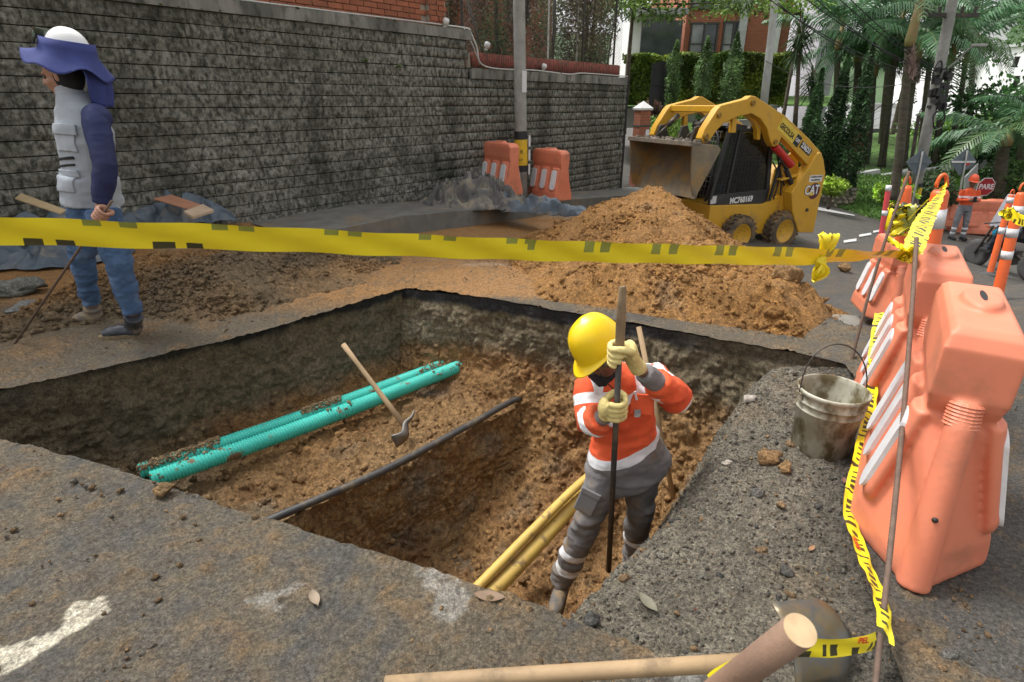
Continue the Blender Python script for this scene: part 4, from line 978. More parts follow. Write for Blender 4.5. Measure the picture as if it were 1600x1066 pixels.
def crumple(name, label, cat, c, r, n, seed, parent=None, group=None, w=.03, prt='tape_loop', mprn=.4):
    rr = random.Random(seed); K = thing(name, label, cat, c, 0, group)
    for k in range(n):
        pts = []; p = Vector((rr.uniform(-1, 1), rr.uniform(-1, 1), rr.uniform(-1, 1)))*r*.5
        for j in range(5): pts.append(p.copy()); p = Vector((rr.uniform(-1, 1), rr.uniform(-.8, .8), rr.uniform(-1, 1)))*r
        rib(K, pts, w, M_tprn if rr.random() < .18 else (M_tolive if rr.random() < .12 else M_tape), rr.uniform(-3, 3), prt)
    return K
crumple('tape_knot', 'crumpled tape knot where the long tape meets the rusty rod', 'tape knot', at(1420, 396, 2.28), .03, 7, 4, w=.03)
crumple('tape_bundle', 'messy bundle of yellow and black tape hanging on a post', 'tape bundle', at(1413, 342, 5.9), .15, 26, 6, w=.07)
crumple('tape_bundle', 'small tuft of yellow tape around the posts at the right edge', 'tape bundle', at(1576, 333, 5.6), .05, 9, 9, w=.05)
hk = at(1476, 290, 3.85)
tape('barrier_tape', 'slack twisted tape rising from the rod to the big orange post', [R1t-Vector((.0, 0, .05)), at(1440, 355, 2.6), at(1455, 325, 3.1), hk], lambda t: (math.cos(2.6+2.2*t), .2, .55*math.sin(2.6+2.2*t)), .085, 8, 'side', .03, .12)
tape('barrier_tape', 'thin rope like tape from the big orange post to the bundle', [hk, at(1440, 322, 4.6), at(1418, 345, 5.8)], lambda t: (.2, 0, 1), .02, 6, 'none')
tape('barrier_tape', 'tape band at the far right edge between the posts and beyond', [at(1578, 333, 5.6), at(1598, 345, 5.3), at(1660, 352, 4.8)], lambda t: (0, 0, 1), .10, 6, 'bars', 0, 0)
tape('barrier_tape', 'short tape wrapped round the front of the third barrier', [at(1385, 372, 3.9), at(1405, 384, 3.7), at(1428, 396, 2.6)], lambda t: (.3, 0, 1), .035, 6, 'dash', 0)
sd_pts = [Vector(q_) for q_ in ((2.16, 3.12, .36), (2.0, 2.86, .27), (1.72, 2.38, .16), (1.5, 2.05, .08), (1.33, 1.80, .05), (1.265, 1.66, .05), (1.21, 1.52, .07), (1.15, 1.36, .10), (1.09, 1.22, .13), (1.035, 1.12, .13))]
tape('barrier_tape', 'tape hanging along the foot of the barrier row with bar print', sd_pts, lambda t: (1, -.25+.2*math.sin(t*7), .3-.9*t), .055, 8, 'side', .02, .10, per=.2, texts=(('PELIGRO', .020, .80, -.3),))
# ---- shovel lying across the bottom of the view
SV = thing('shovel', 'shovel lying on the ground at the bottom, blade by the barrier', 'shovel', (0, 0, 0))
h0 = atz(602, 1068, .06); h1 = atz(1180, 1034, .14); bm = bmesh.new(); a_tube(bm, [h0-(h1-h0)*.0, h0.lerp(h1, .3), h0.lerp(h1, .7), h1], [.019, .0215, .022, .023], 16); bm_obj('handle', bm, M_wood, SV, smooth=True)
dv = (h1-h0).normalized(); bs = atz(1238, 1012, .12); be = atz(1388, 985, .03)
blade(plane_matrix(bs, be-bs, Vector((.25, .8, .55))), .25, .115, 'blade', SV, mat('grey steel blade', (.17, .17, .165), (.11, .11, .105), rough=.42, scale=7, metal=.5, dirt=(.20, .15, .08), dscale=9, dthr=.53), -1)
# ---- thick wooden stake in the lower right corner
a_ = at(1250, 985, .64); b_ = at(1100, 1095, .82)
SK = thing('wooden_stake', 'thick brown wooden stake end poking up at the bottom edge', 'stake', (0, 0, 0))
bm = bmesh.new(); a_tube(bm, [b_+(b_-a_)*.8, b_, b_.lerp(a_, .5), a_], [.027, .0265, .0262, .026], 24, caps=True); bm_obj('shaft', bm, mat('brown wood', (.27, .165, .11), (.19, .12, .085), rough=.75, scale=4, bump=.002, bscale=120, stretch=(1, 1, 1), dirt=(.13, .09, .06), dscale=7, dthr=.63), SK, smooth=False)
for f in SK.children[0].data.polygons: f.use_smooth = len(f.vertices) == 4
dv = (a_-b_).normalized(); bm = bmesh.new(); a_cyl(bm, a_, a_+dv*.0015, .0255, 28); bm_obj('cut_end', bm, mat('cut wood', (.52, .38, .22), (.42, .29, .16), rough=.7, scale=30), SK)
tape('barrier_tape', 'tape looped round the rod foot in front of the steel blade, reading PEL', [atz(1115, 1068, .30), atz(1150, 1046, .33), atz(1200, 1030, .30), atz(1245, 1014, .22), atz(1300, 1012, .19), atz(1350, 1008, .17), atz(1368, 1003, .15)], lambda t: (0, .25, 1), .052, 8, 'bars', .045, .0, per=.16, texts=(('PEL', .024, .89, .34),))
# ================================================================ SMALL THINGS ON THE GROUND
M_patch = mat('concrete patch', (.25, .24, .21), (.17, .165, .145), rough=.85, scale=5, bump=.003, bscale=80, dirt=(.2, .15, .09), dscale=5, dthr=.6)
q = hit(1332, 508, .012); bm = bmesh.new(); a_lathe(bm, [(.42, -.04), (.42, .0), (.40, .006), (0, .006)], 40); o = bm_obj('manhole_collar', bm, M_patch, smooth=False); o.location = q; o.scale = (1.0, .8, 1); tag(o, 'round grey concrete manhole collar beside the third barrier', 'manhole collar')
def leaf(label, p, L, rz, col, curl=.3, tilt=0, group='fallen leaves'):
    V = []; Fc = []
    for i in range(8):
        t = i/7; w_ = L*.22*math.sin(math.pi*min(1, t*.93+.05))**.8
        for v in (-1, 0, 1): V.append(((t-.5)*L, v*w_, curl*L*(.25*v*v+.3*(t-.5)**2)+.004))
    for i in range(7):
        for j in range(2): Fc.append([i*3+j, (i+1)*3+j, (i+1)*3+j+1, i*3+j+1])
    o = mesh_obj('leaf', np_mesh('leaf', V, Fc, True), mat('leaf%s' % str(col), col, rough=.7, scale=40), None, p); o.rotation_euler = (tilt, 0, rz); return tag(o, label, 'leaf', group)
leaf('brown curled leaf on the near asphalt by the pale stain', atz(492, 938, .004), .075, R(-55), (.26, .20, .14), .5)
leaf('long grey green leaf lying on the gravel slope above the handle', atz(1012, 945, -.03), .085, R(-60), (.17, .16, .11), .4)
leaf('pale pink leaf just below the dirty bucket', atz(1262, 705, -.035), .055, R(-30), (.42, .25, .18), .3)
leaf('dull orange leaf on dark gravel left of the barrier foot', atz(1268, 858, -.03), .04, R(40), (.30, .16, .08), .2)
leaf('flat brown leaf on the near trench rim by the yellow pipes', atz(765, 934, .01), .10, R(-8), (.20, .13, .08), .2)
leaf('brown leaf near the tape, below the bucket', atz(1318, 752, -.03), .05, R(60), (.18, .09, .07), .3)
o = single('bottle_cap', 'blue plastic cap on the dark gravel near the tape', 'bottle cap', tuple(atz(1301, 887, -.04)), .009, (.03, .12, .5), .6, 2)
o = single('litter', 'tiny red plastic scrap on the gravel slope', 'litter', tuple(atz(1085, 953, -.04)), .007, (.6, .05, .03), .5, 1)
# worn white paint mark at the lower left
def paint(name, label, pts, z, m, wob=.008, seed=0, kind='structure'):
    poly = densify(np.array(pts), .01, True, wob, seed); bm = bmesh.new(); vv = [bm.verts.new((x, y, z if not callable(z) else z(x, y))) for x, y in poly]; bm.faces.new(vv); bmesh.ops.triangulate(bm, faces=bm.faces); o = bm_obj(name, bm, m); return tag(o, label, kind=kind)
M_line = mat('white line', (.55, .55, .54), (.45, .45, .44), rough=.7, scale=12)
def line_px(a, b, w0, w1):
    bm = bmesh.new(); n = 10; L_ = []; 
    for i in range(n+1):
        t = i/n; p = hit(a[0]+(b[0]-a[0])*t, a[1]+(b[1]-a[1])*t, .02); q = hit(a[0]+(b[0]-a[0])*t, a[1]+(b[1]-a[1])*t+w0+(w1-w0)*t, .02); L_.append((bm.verts.new(p), bm.verts.new(q)))
    for i in range(n): bm.faces.new((L_[i][0], L_[i+1][0], L_[i+1][1], L_[i][1]))
    tag(bm_obj('road_marking', bm, M_line), kind='structure')
for a in (((1276, 324), (1335, 337), 5, 1.5), ((1318, 377), (1338, 374), 4, 4), ((1342, 368), (1361, 365), 3.5, 3.5), ((1290, 388), (1306, 382), 5, 5), ((1364, 362), (1376, 360), 3, 3), ((1440, 348), (1478, 344), 2.2, 2.2)): line_px(*a)
# ================================================================ SKID STEER LOADER
M_cat = mat('loader yellow', (.60, .33, .025), (.54, .29, .022), rough=.42, scale=3, dirt=(.30, .18, .06), dscale=3, dthr=.66, dirt_soft=.14, det=8)
M_cab = mat('cab black', (.018, .019, .021), (.03, .03, .03), rough=.45, scale=6, dirt=(.09, .07, .05), dscale=4, dthr=.68)
M_glass = mat('dark glass', (.16, .19, .18), rough=.05, spec=.5, trans=1.0)
M_tyre = mat('muddy tyre', (.05, .046, .04), (.10, .075, .045), rough=.95, scale=7, bump=.004, bscale=60, dirt=(.20, .13, .065), dscale=4.5, dthr=.50)
M_bkt = mat('scraped bucket steel', (.26, .215, .15), (.16, .135, .10), rough=.6, scale=3, metal=.3, bump=.002, bscale=50, dirt=(.33, .20, .07), dscale=2.6, dthr=.56, det=8)
M_red = mat('red paint', (.55, .025, .02), rough=.35); M_chrome = mat('chrome rod', (.55, .55, .55), rough=.2, metal=.9); M_hose = mat('hose black', (.02, .02, .02), rough=.6)
M_blk = mat('black decal', (.015, .015, .015), rough=.5); M_wtx = mat('white decal', (.75, .75, .75), rough=.5)
LD = thing('skid_steer_loader', 'yellow tracked in clay skid steer loader with its bucket over the clay cone', 'loader', (4.88, 12.09, -1.33), R(204))
LD['label'] = 'yellow skid steer loader with raised arms and bucket over the clay cone'
def prism(name, pts, y0, y1, m, parent=LD, bevel=.012):
    bm = bmesh.new(); a_prism(bm, pts, y0, y1); return bm_obj(name, bm, m, parent, bevel=bevel)
prism('chassis', [(-.9, .35), (1.2, .32), (1.42, .50), (1.42, 1.0), (.05, .94), (-.35, 1.05), (-.95, 1.0)], -.56, .56, M_cat)
panel = [(-1.0, 1.90), (-.94, 1.93), (-.86, 1.86), (-.70, 1.60), (-.38, 1.17), (-.50, .80), (-.80, .34), (-1.24, .30), (-1.24, 1.50), (-1.10, 1.78)]
for s in (1, -1):
    prism('side_tower', panel, .60*s, .82*s, M_cat, bevel=.02)
prism('engine_hood', [(-1.22, .45), (-.4, .5), (-.4, 1.25), (-.75, 1.62), (-1.1, 1.55), (-1.22, 1.4)], -.60, .60, M_cat)
prism('rear_grille', [(-1.26, .6), (-1.225, .6), (-1.225, 1.3), (-1.26, 1.3)], -.45, .45, M_cab)
prism('inner_brace', [(-.85, 1.3), (-.10, 1.0), (-.15, 1.6), (-.55, 1.95), (-.7, 1.9)], .50, .53, M_cat, bevel=.004)
prism('rear_step', [(-.62, 1.50), (-.15, 1.42), (-.18, 1.40), (-.62, 1.46)], .53, .70, M_cat, bevel=.004)
arm = [(-1.20, 1.70), (-1.08, 1.90), (-.65, 2.18), (.09, 2.60), (.90, 2.93), (1.00, 2.94), (1.10, 2.89), (1.67, 2.78), (1.75, 2.71), (1.97, 2.40), (2.03, 2.24), (1.95, 2.15), (1.84, 2.18), (1.69, 2.37), (1.54, 2.49), (1.26, 2.59), (.94, 2.64), (.70, 2.55), (.50, 2.38), (.37, 2.16), (.26, 2.05), (.14, 2.08), (.09, 2.22), (-.33, 1.95), (-.92, 1.57), (-1.1, 1.58)]
for s in (1, -1):
    ao = prism('lift_arm', arm, .60*s, .76*s, M_cat, bevel=.018)
    bm = bmesh.new()
    for (x, z, r_) in ((-1.0, 1.75, .06), (.95, 2.82, .05), (1.93, 2.27, .055), (.24, 2.14, .045), (1.70, 2.62, .045)): a_cyl(bm, (x, .755*s, z), (x, .79*s, z), r_, 16)
    bm_obj('pivot_pin', bm, M_iron if s < 0 else mat('pin', (.30, .17, .03), rough=.5, metal=.4), ao, bevel=.004)
    # bracket hanging from the arm near the bend, hole plates
    prism('arm_bracket', [(1.30, 2.62), (1.22, 2.62), (1.18, 2.32), (1.30, 2.32)], .62*s, .70*s, M_cat, bevel=.008)
    prism('arm_flange', [(.58, 2.44), (.70, 2.55), (.94, 2.64), (.90, 2.60), (.72, 2.50), (.60, 2.36), (.55, 2.18), (.48, 2.18), (.50, 2.36)], .52*s, .62*s, M_cat, bevel=.006)
    # lift cylinder
    bm = bmesh.new(); a_cyl(bm, (-.70, .66*s, 1.08), (-.28, .66*s, 1.62), .052, 14); bm_obj('lift_cylinder', bm, M_cab, LD, smooth=False, bevel=.006)
    bm = bmesh.new(); a_cyl(bm, (-.28, .66*s, 1.62), (.20, .66*s, 2.12), .026, 12); bm_obj('cylinder_rod', bm, M_chrome if s < 0 else M_iron, LD, smooth=True)
    # tilt cylinder in front
    bm = bmesh.new(); a_cyl(bm, (1.62, .42*s, 2.60), (1.85, .42*s, 2.42), .045, 12); a_cyl(bm, (1.85, .42*s, 2.42), (2.05, .42*s, 2.26), .022, 10); bm_obj('tilt_cylinder', bm, M_iron, LD, smooth=True)
bm = bmesh.new(); a_box(bm, (1.62, 0, 2.72), (.10, 1.24, .12)); bm_obj('cross_tube', bm, M_cat, LD, bevel=.02)
bm = bmesh.new(); a_box(bm, (-.25, 0, 2.28), (.12, 1.24, .12)); bm_obj('cross_tube', bm, M_cat, LD, bevel=.02)
# red stripe guard (extinguisher) under the near arm
bm = bmesh.new(); a_tube(bm, [(.13, .66, 2.06), (-.42, .66, 1.68)], [.075, .075], 14); bm_obj('red_cylinder', bm, M_red, LD, smooth=False, bevel=.01)
# wheels
def wheel(x, s):
    w_ = bpy.data.objects.new('wheel', None); C.objects.link(w_); w_.parent = LD; w_.location = (x, .66*s, .395)
    Mx = Matrix.Rotation(R(-90)*s, 4, 'X')
    bm = bmesh.new(); a_lathe(bm, [(.235, -.11), (.25, -.13), (.33, -.13), (.375, -.10), (.385, 0), (.375, .10), (.33, .13), (.25, .13), (.235, .11)], 44, Mx, False)
    for k in range(22):
        a = 2*math.pi*k/22
        for q in (-1, 1):
            M = Matrix.Rotation(a+(.07 if q > 0 else 0), 4, 'Y') @ Matrix.Translation((.388, q*.065, 0)) @ Matrix.Rotation(q*.45, 4, 'X'); a_box(bm, (0, 0, 0), (.035, .12, .045)); 
            bmesh.ops.transform(bm, matrix=M, verts=bm.verts[-8:])
    bm_obj('tyre', bm, M_tyre, w_, smooth=False, bevel=.004)
    bm = bmesh.new(); a_lathe(bm, [(0, .075), (.07, .075), (.09, .085), (.14, .05), (.17, .03), (.20, .05), (.215, .095), (.24, .10), (.243, .115), (.225, .115), (.21, .09)], 32, Mx)
    bm_obj('rim', bm, M_cat, w_, smooth=True)
    bm = bmesh.new()
    for k in range(8):
        a = 2*math.pi*k/8; p = Mx @ Vector((.105*math.cos(a), .105*math.sin(a), .06)); p2 = Mx @ Vector((.105*math.cos(a), .105*math.sin(a), .09)); a_cyl(bm, p, p2, .014, 6)
    bm_obj('wheel_nuts', bm, M_iron, w_)
for x in (-.45, .72):
    for s in (1, -1): wheel(x, s)
# cab
def bar(name, a, b, w_, d, m, parent):
    bm = bmesh.new(); M = axis_matrix(a, b, (0, 1, 0)); L = (Vector(b)-Vector(a)).length; a_box(bm, (0, 0, L/2), (w_, d, L)); bmesh.ops.transform(bm, matrix=M, verts=bm.verts[:]); return bm_obj(name, bm, m, parent, bevel=.01)
CB = bpy.data.objects.new('cab', None); C.objects.link(CB); CB.parent = LD
for s in (1, -1):
    y = .47*s
    prism('side_sill', [(1.40, .93), (1.40, 1.18), (-.10, 1.22), (-.14, .92)], y-.03, y+.03, M_cab, CB)
    bar('post', (1.38, y, 1.1), (1.12, y, 2.42), .07, .07, M_cab, CB); bar('post', (-.10, y, 1.0), (.06, y, 2.3), .09, .07, M_cab, CB); bar('post', (.98, y, 1.1), (.86, y, 2.38), .05, .05, M_cab, CB)
    prism('side_window', [(1.30, 1.18), (-.06, 1.20), (.06, 2.26), (1.12, 2.38)], y-.008, y+.004, M_glass, CB, 0)
    V = []; F_ = []
    for i in range(15):
        z = 1.22+.075*i; thin(V, F_, (-.05+.012*i, y+.02*s, z), (1.30-.017*i, y+.02*s, z), .0035)
    for i in range(14): thin(V, F_, (.0+.09*i, y+.02*s, 1.2), (.09+.072*i, y+.02*s, 2.28), .0035)
    mesh_obj('side_mesh', np_mesh('side_mesh', V, F_, False), M_cab, CB)
    prism('roof_rail', [(1.20, 2.38), (1.16, 2.49), (.0, 2.33), (.0, 2.23)], y-.04, y+.04, M_cab, CB)
prism('roof', [(1.20, 2.42), (1.16, 2.48), (.0, 2.32), (.0, 2.27)], -.47, .47, M_cab, CB)
prism('rear_window', [(-.06, 1.2), (-.03, 1.2), (.08, 2.26), (.05, 2.26)], -.44, .44, M_glass, CB, 0)
prism('floor', [(1.42, .62), (1.42, .70), (-.1, .95), (-.1, .9)], -.5, .5, M_cab, CB)
prism('seat', [(.05, 1.0), (.45, 1.0), (.48, 1.22), (.15, 1.25), (.05, 1.75), (-.05, 1.75)], -.25, .25, M_cab, CB, .03)
bm = bmesh.new(); q = [Vector((1.36-.2*(z-1.1)/1.3+.02, y, z)) for y, z in [(-.36, 1.05), (-.38, 1.6), (-.34, 2.1), (-.2, 2.32), (0, 2.37), (.2, 2.32), (.34, 2.1), (.38, 1.6), (.36, 1.05)]]; a_tube(bm, smooth_curve(q, 4), .028, 8); bm_obj('front_arch', bm, M_cab, CB, smooth=True)
V = []; F_ = []
for i in range(-4, 5): thin(V, F_, (1.36, .08*i, 1.1), (1.17, .08*i, 2.34), .004)
for i in range(14): z = 1.15+.09*i; thin(V, F_, (1.375-.16*(z-1.1), -.36, z), (1.375-.16*(z-1.1), .36, z), .004)
mesh_obj('front_guard', np_mesh('front_guard', V, F_, False), mat('grey mesh', (.30, .30, .30), rough=.5), CB)
prism('sticker', [(1.38, 1.16), (1.24, 1.17), (1.24, 1.03), (1.38, 1.02)], .502, .504, mat('white sticker', (.6, .6, .6)), CB, 0)
for a, b in (((-.20, .56, 1.02), (-.05, .58, 2.0)), ((-.33, .6, 1.1), (.05, .6, 2.05)), ((-.5, .58, 1.15), (.0, .57, 1.75))):
    bm = bmesh.new(); a_tube(bm, smooth_curve([a, (Vector(a)+Vector(b))/2+Vector((-.12, 0, -.1)), b], 6), .016, 6); bm_obj('hose', bm, M_hose, LD, smooth=True)
bar('strut', (-.10, .56, 1.0), (-.22, .56, 1.75), .05, .05, M_cab, LD); 
# bucket
BT = bpy.data.objects.new('bucket', None); C.objects.link(BT); BT.parent = LD; BT.location = (.10, 0, 0)
side = [(2.26, 2.18), (1.66, 2.12), (1.60, 2.05), (1.95, 1.42), (2.02, 1.28), (2.10, 1.28), (2.18, 1.5)]
for s in (1, -1): prism('side_plate', side, .90*s, .93*s, M_bkt, BT, .004)
prism('bucket_shell', [(2.24, 2.19), (1.66, 2.13), (1.60, 2.05), (1.94, 1.42), (2.0, 1.22), (2.05, 1.22), (1.99, 1.42), (1.66, 2.05), (1.70, 2.09), (2.24, 2.14)], -.9, .9, M_bkt, BT, .004)
prism('top_lip', [(2.30, 2.21), (2.05, 2.19), (2.05, 2.12), (2.30, 2.13)], -.93, .93, mat('dark bucket lip', (.14, .12, .10), (.24, .20, .15), rough=.7, scale=6, bump=.006, bscale=30), BT, .008)
pts = []; 
for i in range(240):
    x = 1.68+.55*rng.rand(); y = -.88+1.76*rng.rand(); pts.append((x, y, 2.19+.02*rng.rand()))
tag(scatter('stuck_clay', np.array(pts), .012+.045*rng.rand(240)**2, np.array((.17, .14, .11))*(.6+.9*rng.rand(240))[:, None], M_soil, BT, CL0, flat=.7), kind='stuff')
prism('coupler', [(1.85, 2.20), (1.60, 2.18), (1.45, 1.75), (1.55, 1.55), (1.75, 1.6), (1.70, 2.1)], -.55, .55, M_iron, LD, .01)
for s in (.5, -.5, .15): prism('coupler_lug', [(1.75, 2.2), (2.05, 2.2), (1.98, 2.42), (1.86, 2.44)], s-.03, s+.03, M_iron, LD, .006)
# decals; the near side of the arm runs along this direction
ad = Vector((-1, 0, -.60)).normalized(); up = Vector((-.60*-1, 0, 1)); 
def dec(name, s, size, x, y, z, xd, m, bold=.0, xs=1, sh=0, par=LD, d=.001): return text_obj(name, s, size, m, par, plane_matrix((x, y, z), xd, Vector(xd).cross(Vector((0, 1, 0)))*-1), d, sh, bold, xs)
def facedir(xd):
    """matrix with x along xd, z = +y (towards the street)"""
    x = Vector(xd).normalized(); z = Vector((0, 1, 0)); y = z.cross(x); return x, y
def dec(name, s, size, x, y, z, xd, m, bold=.0, xs=1, sh=0, par=LD, d=.001):
    a, b = facedir(xd); M = Matrix((a, b, Vector((0, 1, 0)))).transposed().to_4x4(); M.translation = (x, y, z); return text_obj(name, s, size, m, par, M, d, sh, bold, xs)
M_decy = mat('pale yellow decal', (.72, .52, .06), rough=.4)
def quad(name, c, xd, w_, h, m, y, par=LD):
    a, b = facedir(xd); bm = bmesh.new(); c = Vector(c); vv = [bm.verts.new((c.x+a.x*i*w_/2+b.x*j*h/2, y, c.z+a.z*i*w_/2+b.z*j*h/2)) for i, j in ((-1, -1), (1, -1), (1, 1), (-1, 1))]; bm.faces.new(vv)
    return bm_obj(name, bm, m, par)
quad('decal_panel', (-.07, 0, 2.32), ad, .62, .24, M_decy, .763)
quad('decal_patch', (-.34, 0, 2.15), ad, .16, .20, M_blk, .765); quad('decal_patch', (-.60, 0, 2.0), ad, .36, .13, M_blk, .765)
dec('lettering', 'GECOLSA', .13, -.02, .766, 2.33, ad, M_blk, .004, .8); dec('lettering', 'CAT', .085, -.34, .769, 2.15, ad, M_wtx, .004, .8); dec('lettering', '236D3', .13, -.60, .769, 2.0, ad, M_wtx, .005, .85)
dec('lettering', 'MC760169', .155, .60, .505, 1.05, (-1, 0, .02), M_wtx, .006, .85)
bm = bmesh.new(); a_lathe(bm, [(0, 0), (.16, 0), (.16, .001), (0, .001)], 24, Matrix.Translation((-1.0, .822, 1.17)) @ Matrix.Rotation(R(-90), 4, 'X')); bm_obj('decal_disc', bm, mat('dark red decal', (.10, .015, .03), rough=.5), LD)
dec('lettering', 'CAT', .25, -.93, .826, 1.19, (-1, 0, 0), M_blk, .016, .82, par=LD); dec('lettering', 'CAT', .25, -.93, .830, 1.19, (-1, 0, 0), M_wtx, .007, .82)
bm = bmesh.new(); vv = [bm.verts.new(p) for p in ((-.85, .833, 1.09), (-1.0, .833, 1.09), (-.925, .833, 1.18))]; bm.faces.new(vv); bm_obj('triangle', bm, M_decy, LD)
quad('decal_strip', (-.98, 0, 1.42), (-1, 0, 0), .36, .13, M_wtx, .823); dec('lettering', 'CONSTRUCCIONES', .045, -.98, .826, 1.45, (-1, 0, 0), M_blk, .001, .8); dec('lettering', 'MAQUINARIA', .045, -.98, .826, 1.39, (-1, 0, 0), M_blk, .001, .9)
bm = bmesh.new(); a_cyl(bm, (-.9, .81, .80), (-.9, .84, .80), .035, 12); bm_obj('tie_down', bm, M_iron, LD)
bm = bmesh.new(); 
for x in (.3, .7): a_box(bm, (x, .5, 2.32+.11*x), (.07, .03, .04))
bm_obj('cab_light', bm, mat('lamp white', (.75, .75, .75)), CB)
# ================================================================ BACKGROUND
def leafmat(name, base=(1, 1, 1), rough=.6):
    m = bpy.data.materials.new(name); m.use_nodes = True; N = m.node_tree.nodes; L = m.node_tree.links; b = N['Principled BSDF']; b.inputs['Roughness'].default_value = rough
    vc = N.new('ShaderNodeVertexColor'); vc.layer_name = 'col'; L.new(vc.outputs[0], b.inputs['Base Color'])
    tr = N.new('ShaderNodeBsdfTranslucent'); L.new(vc.outputs[0], tr.inputs['Color']); mx = N.new('ShaderNodeMixShader'); mx.inputs[0].default_value = .25
    L.new(b.outputs[0], mx.inputs[1]); L.new(tr.outputs[0], mx.inputs[2]); L.new(mx.outputs[0], N['Material Output'].inputs[0]); return m
M_leaf = leafmat('leaves')
def foliage(name, P, size, col, parent=None, aspect=.5, droop=.0, var=.5, seed=0, col2=None, m=None, cf=1.2):
    P = np.asarray(P, float); n = len(P); rs = np.random.RandomState(seed)
    d = rs.randn(n, 3); d[:, 2] -= droop; d /= np.linalg.norm(d, axis=1, keepdims=True); e = rs.randn(n, 3); e = np.cross(d, e); e /= np.linalg.norm(e, axis=1, keepdims=True)
    s = (size*(.6+.8*rs.rand(n)))[:, None]; q = np.stack([P-d*s*.5, P+e*s*aspect*.5, P+d*s*.5, P-e*s*aspect*.5], 1)
    cl = vnoise(P, cf, seed)+.6*vnoise(P, cf*3, seed+4); t = np.clip(.5+.6*cl+.35*rs.randn(n), 0, 1)[:, None]
    col = np.array(col)*1.55; col2 = None if col2 is None else np.array(col2)*1.5
    c = np.array(col)*(1+var*(t-.5)*1.6)
    if col2 is not None: w_ = np.clip(.5+1.2*vnoise(P, cf*.8, seed+77)+.3*rs.randn(n), 0, 1)[:, None]; c = c*(1-w_)+np.array(col2)*(1+var*(t-.5))*w_
    F_ = np.arange(n*4).reshape(n, 4)
    return mesh_obj(name, np_mesh(name, q.reshape(-1, 3), F_, False, np.repeat(np.clip(c, .005, 1), 4, 0)), m or M_leaf, parent)
def shell_pts(n, c, rx, ry, h, prof, seed=0, lump=.18, inner=.5):
    """points near the surface of a body of revolution; prof(t) radius factor 0..1"""
    rs = np.random.RandomState(seed); t = rs.rand(n); a = rs.rand(n)*6.283; rr = prof(t)*(inner+(1-inner)*rs.rand(n)**.5)
    u = np.stack([np.cos(a)*2, np.sin(a)*2, t*5], 1); rr = rr*(1+lump*2*vnoise(u, 1.3, seed)+lump*vnoise(u, 3, seed+1))
    return np.stack([c[0]+rx*rr*np.cos(a), c[1]+ry*rr*np.sin(a), c[2]+h*t], 1)
M_bark = mat('bark', (.14, .11, .08), (.07, .055, .042), rough=.95, scale=9, bump=.01, bscale=30)
def shaft(name, a, b, r0, r1, parent, m=M_bark, seg=10, wob=.03, seed=0):
    a = Vector(a); b = Vector(b); rr = random.Random(seed); pts = [a.lerp(b, i/6)+Vector((rr.uniform(-wob, wob), rr.uniform(-wob, wob), 0))*(i not in (0,)) for i in range(7)]
    bm = bmesh.new(); a_tube(bm, pts, [r0+(r1-r0)*i/6 for i in range(7)], seg); return bm_obj(name, bm, m, parent, smooth=True)
# ---- cypress trees behind the chain link fence
for i, (s, n, h, r_, c1, c2, lb) in enumerate(((7.25, -1.1, 3.3, .62, (.055, .070, .030), (.12, .065, .045), 'brown and green cypress behind the fence, left of the concrete pole'), (8.35, -.9, 3.6, .55, (.05, .085, .03), (.10, .06, .04), 'cypress right behind the banded concrete pole'), (10.3, -.9, 3.4, .62, (.06, .085, .035), (.085, .055, .035), 'dark cypress behind the white pipe frame'), (11.35, -.7, 3.7, .60, (.10, .14, .05), (.13, .085, .055), 'light green cypress near the right end of the fence'), (12.1, -1.0, 3.4, .5, (.085, .13, .05), (.17, .10, .08), 'brownish cypress at the very end of the fence'))):
    p = wp(s, n, 2.0); t = thing('cypress_tree', lb, 'tree', p, 0, 'cypresses behind the chain link fence'); shaft('trunk', (0, 0, -.1), (0, 0, h*.9), .06, .02, t, seed=i)
    foliage('crown', shell_pts(9000, (0, 0, .12), r_, r_, h, lambda t: np.clip(np.sin(np.pi*np.clip(t*.85+.17, 0, 1))**.6, .05, 1), 40+i, .25, .3), .075, c1, t, .35, .0, .9, i, c2, cf=2.5)
# ---- brick building behind that fence
M_wallbr = None
def brick_tex(name, c1, c2, mc, sc, rw=.5, rh=.12):
    m = bpy.data.materials.new(name); m.use_nodes = True; N = m.node_tree.nodes; L = m.node_tree.links; b = N['Principled BSDF']; b.inputs['Roughness'].default_value = .9
    tc = N.new('ShaderNodeTexCoord'); sp = N.new('ShaderNodeSeparateXYZ'); cb = N.new('ShaderNodeCombineXYZ'); ad_ = N.new('ShaderNodeMath'); L.new(tc.outputs['Object'], sp.inputs[0]); L.new(sp.outputs[0], ad_.inputs[0]); L.new(sp.outputs[1], ad_.inputs[1]); L.new(ad_.outputs[0], cb.inputs[0]); L.new(sp.outputs[2], cb.inputs[1])
    br = N.new('ShaderNodeTexBrick'); br.inputs['Color1'].default_value = (*c1, 1); br.inputs['Color2'].default_value = (*c2, 1); br.inputs['Mortar'].default_value = (*mc, 1); br.inputs['Scale'].default_value = sc; br.inputs['Mortar Size'].default_value = .012; br.inputs['Brick Width'].default_value = rw; br.inputs['Row Height'].default_value = rh
    L.new(cb.outputs[0], br.inputs[0]); L.new(br.outputs[0], b.inputs['Base Color']); bp = N.new('ShaderNodeBump'); bp.inputs['Distance'].default_value = .01; bp.invert = True; L.new(br.outputs[1], bp.inputs['Height']); L.new(bp.outputs[0], b.inputs['Normal']); return m
M_wb = brick_tex('brick facade', (.40, .13, .065), (.32, .10, .05), (.22, .12, .08), 1, .26, .08)
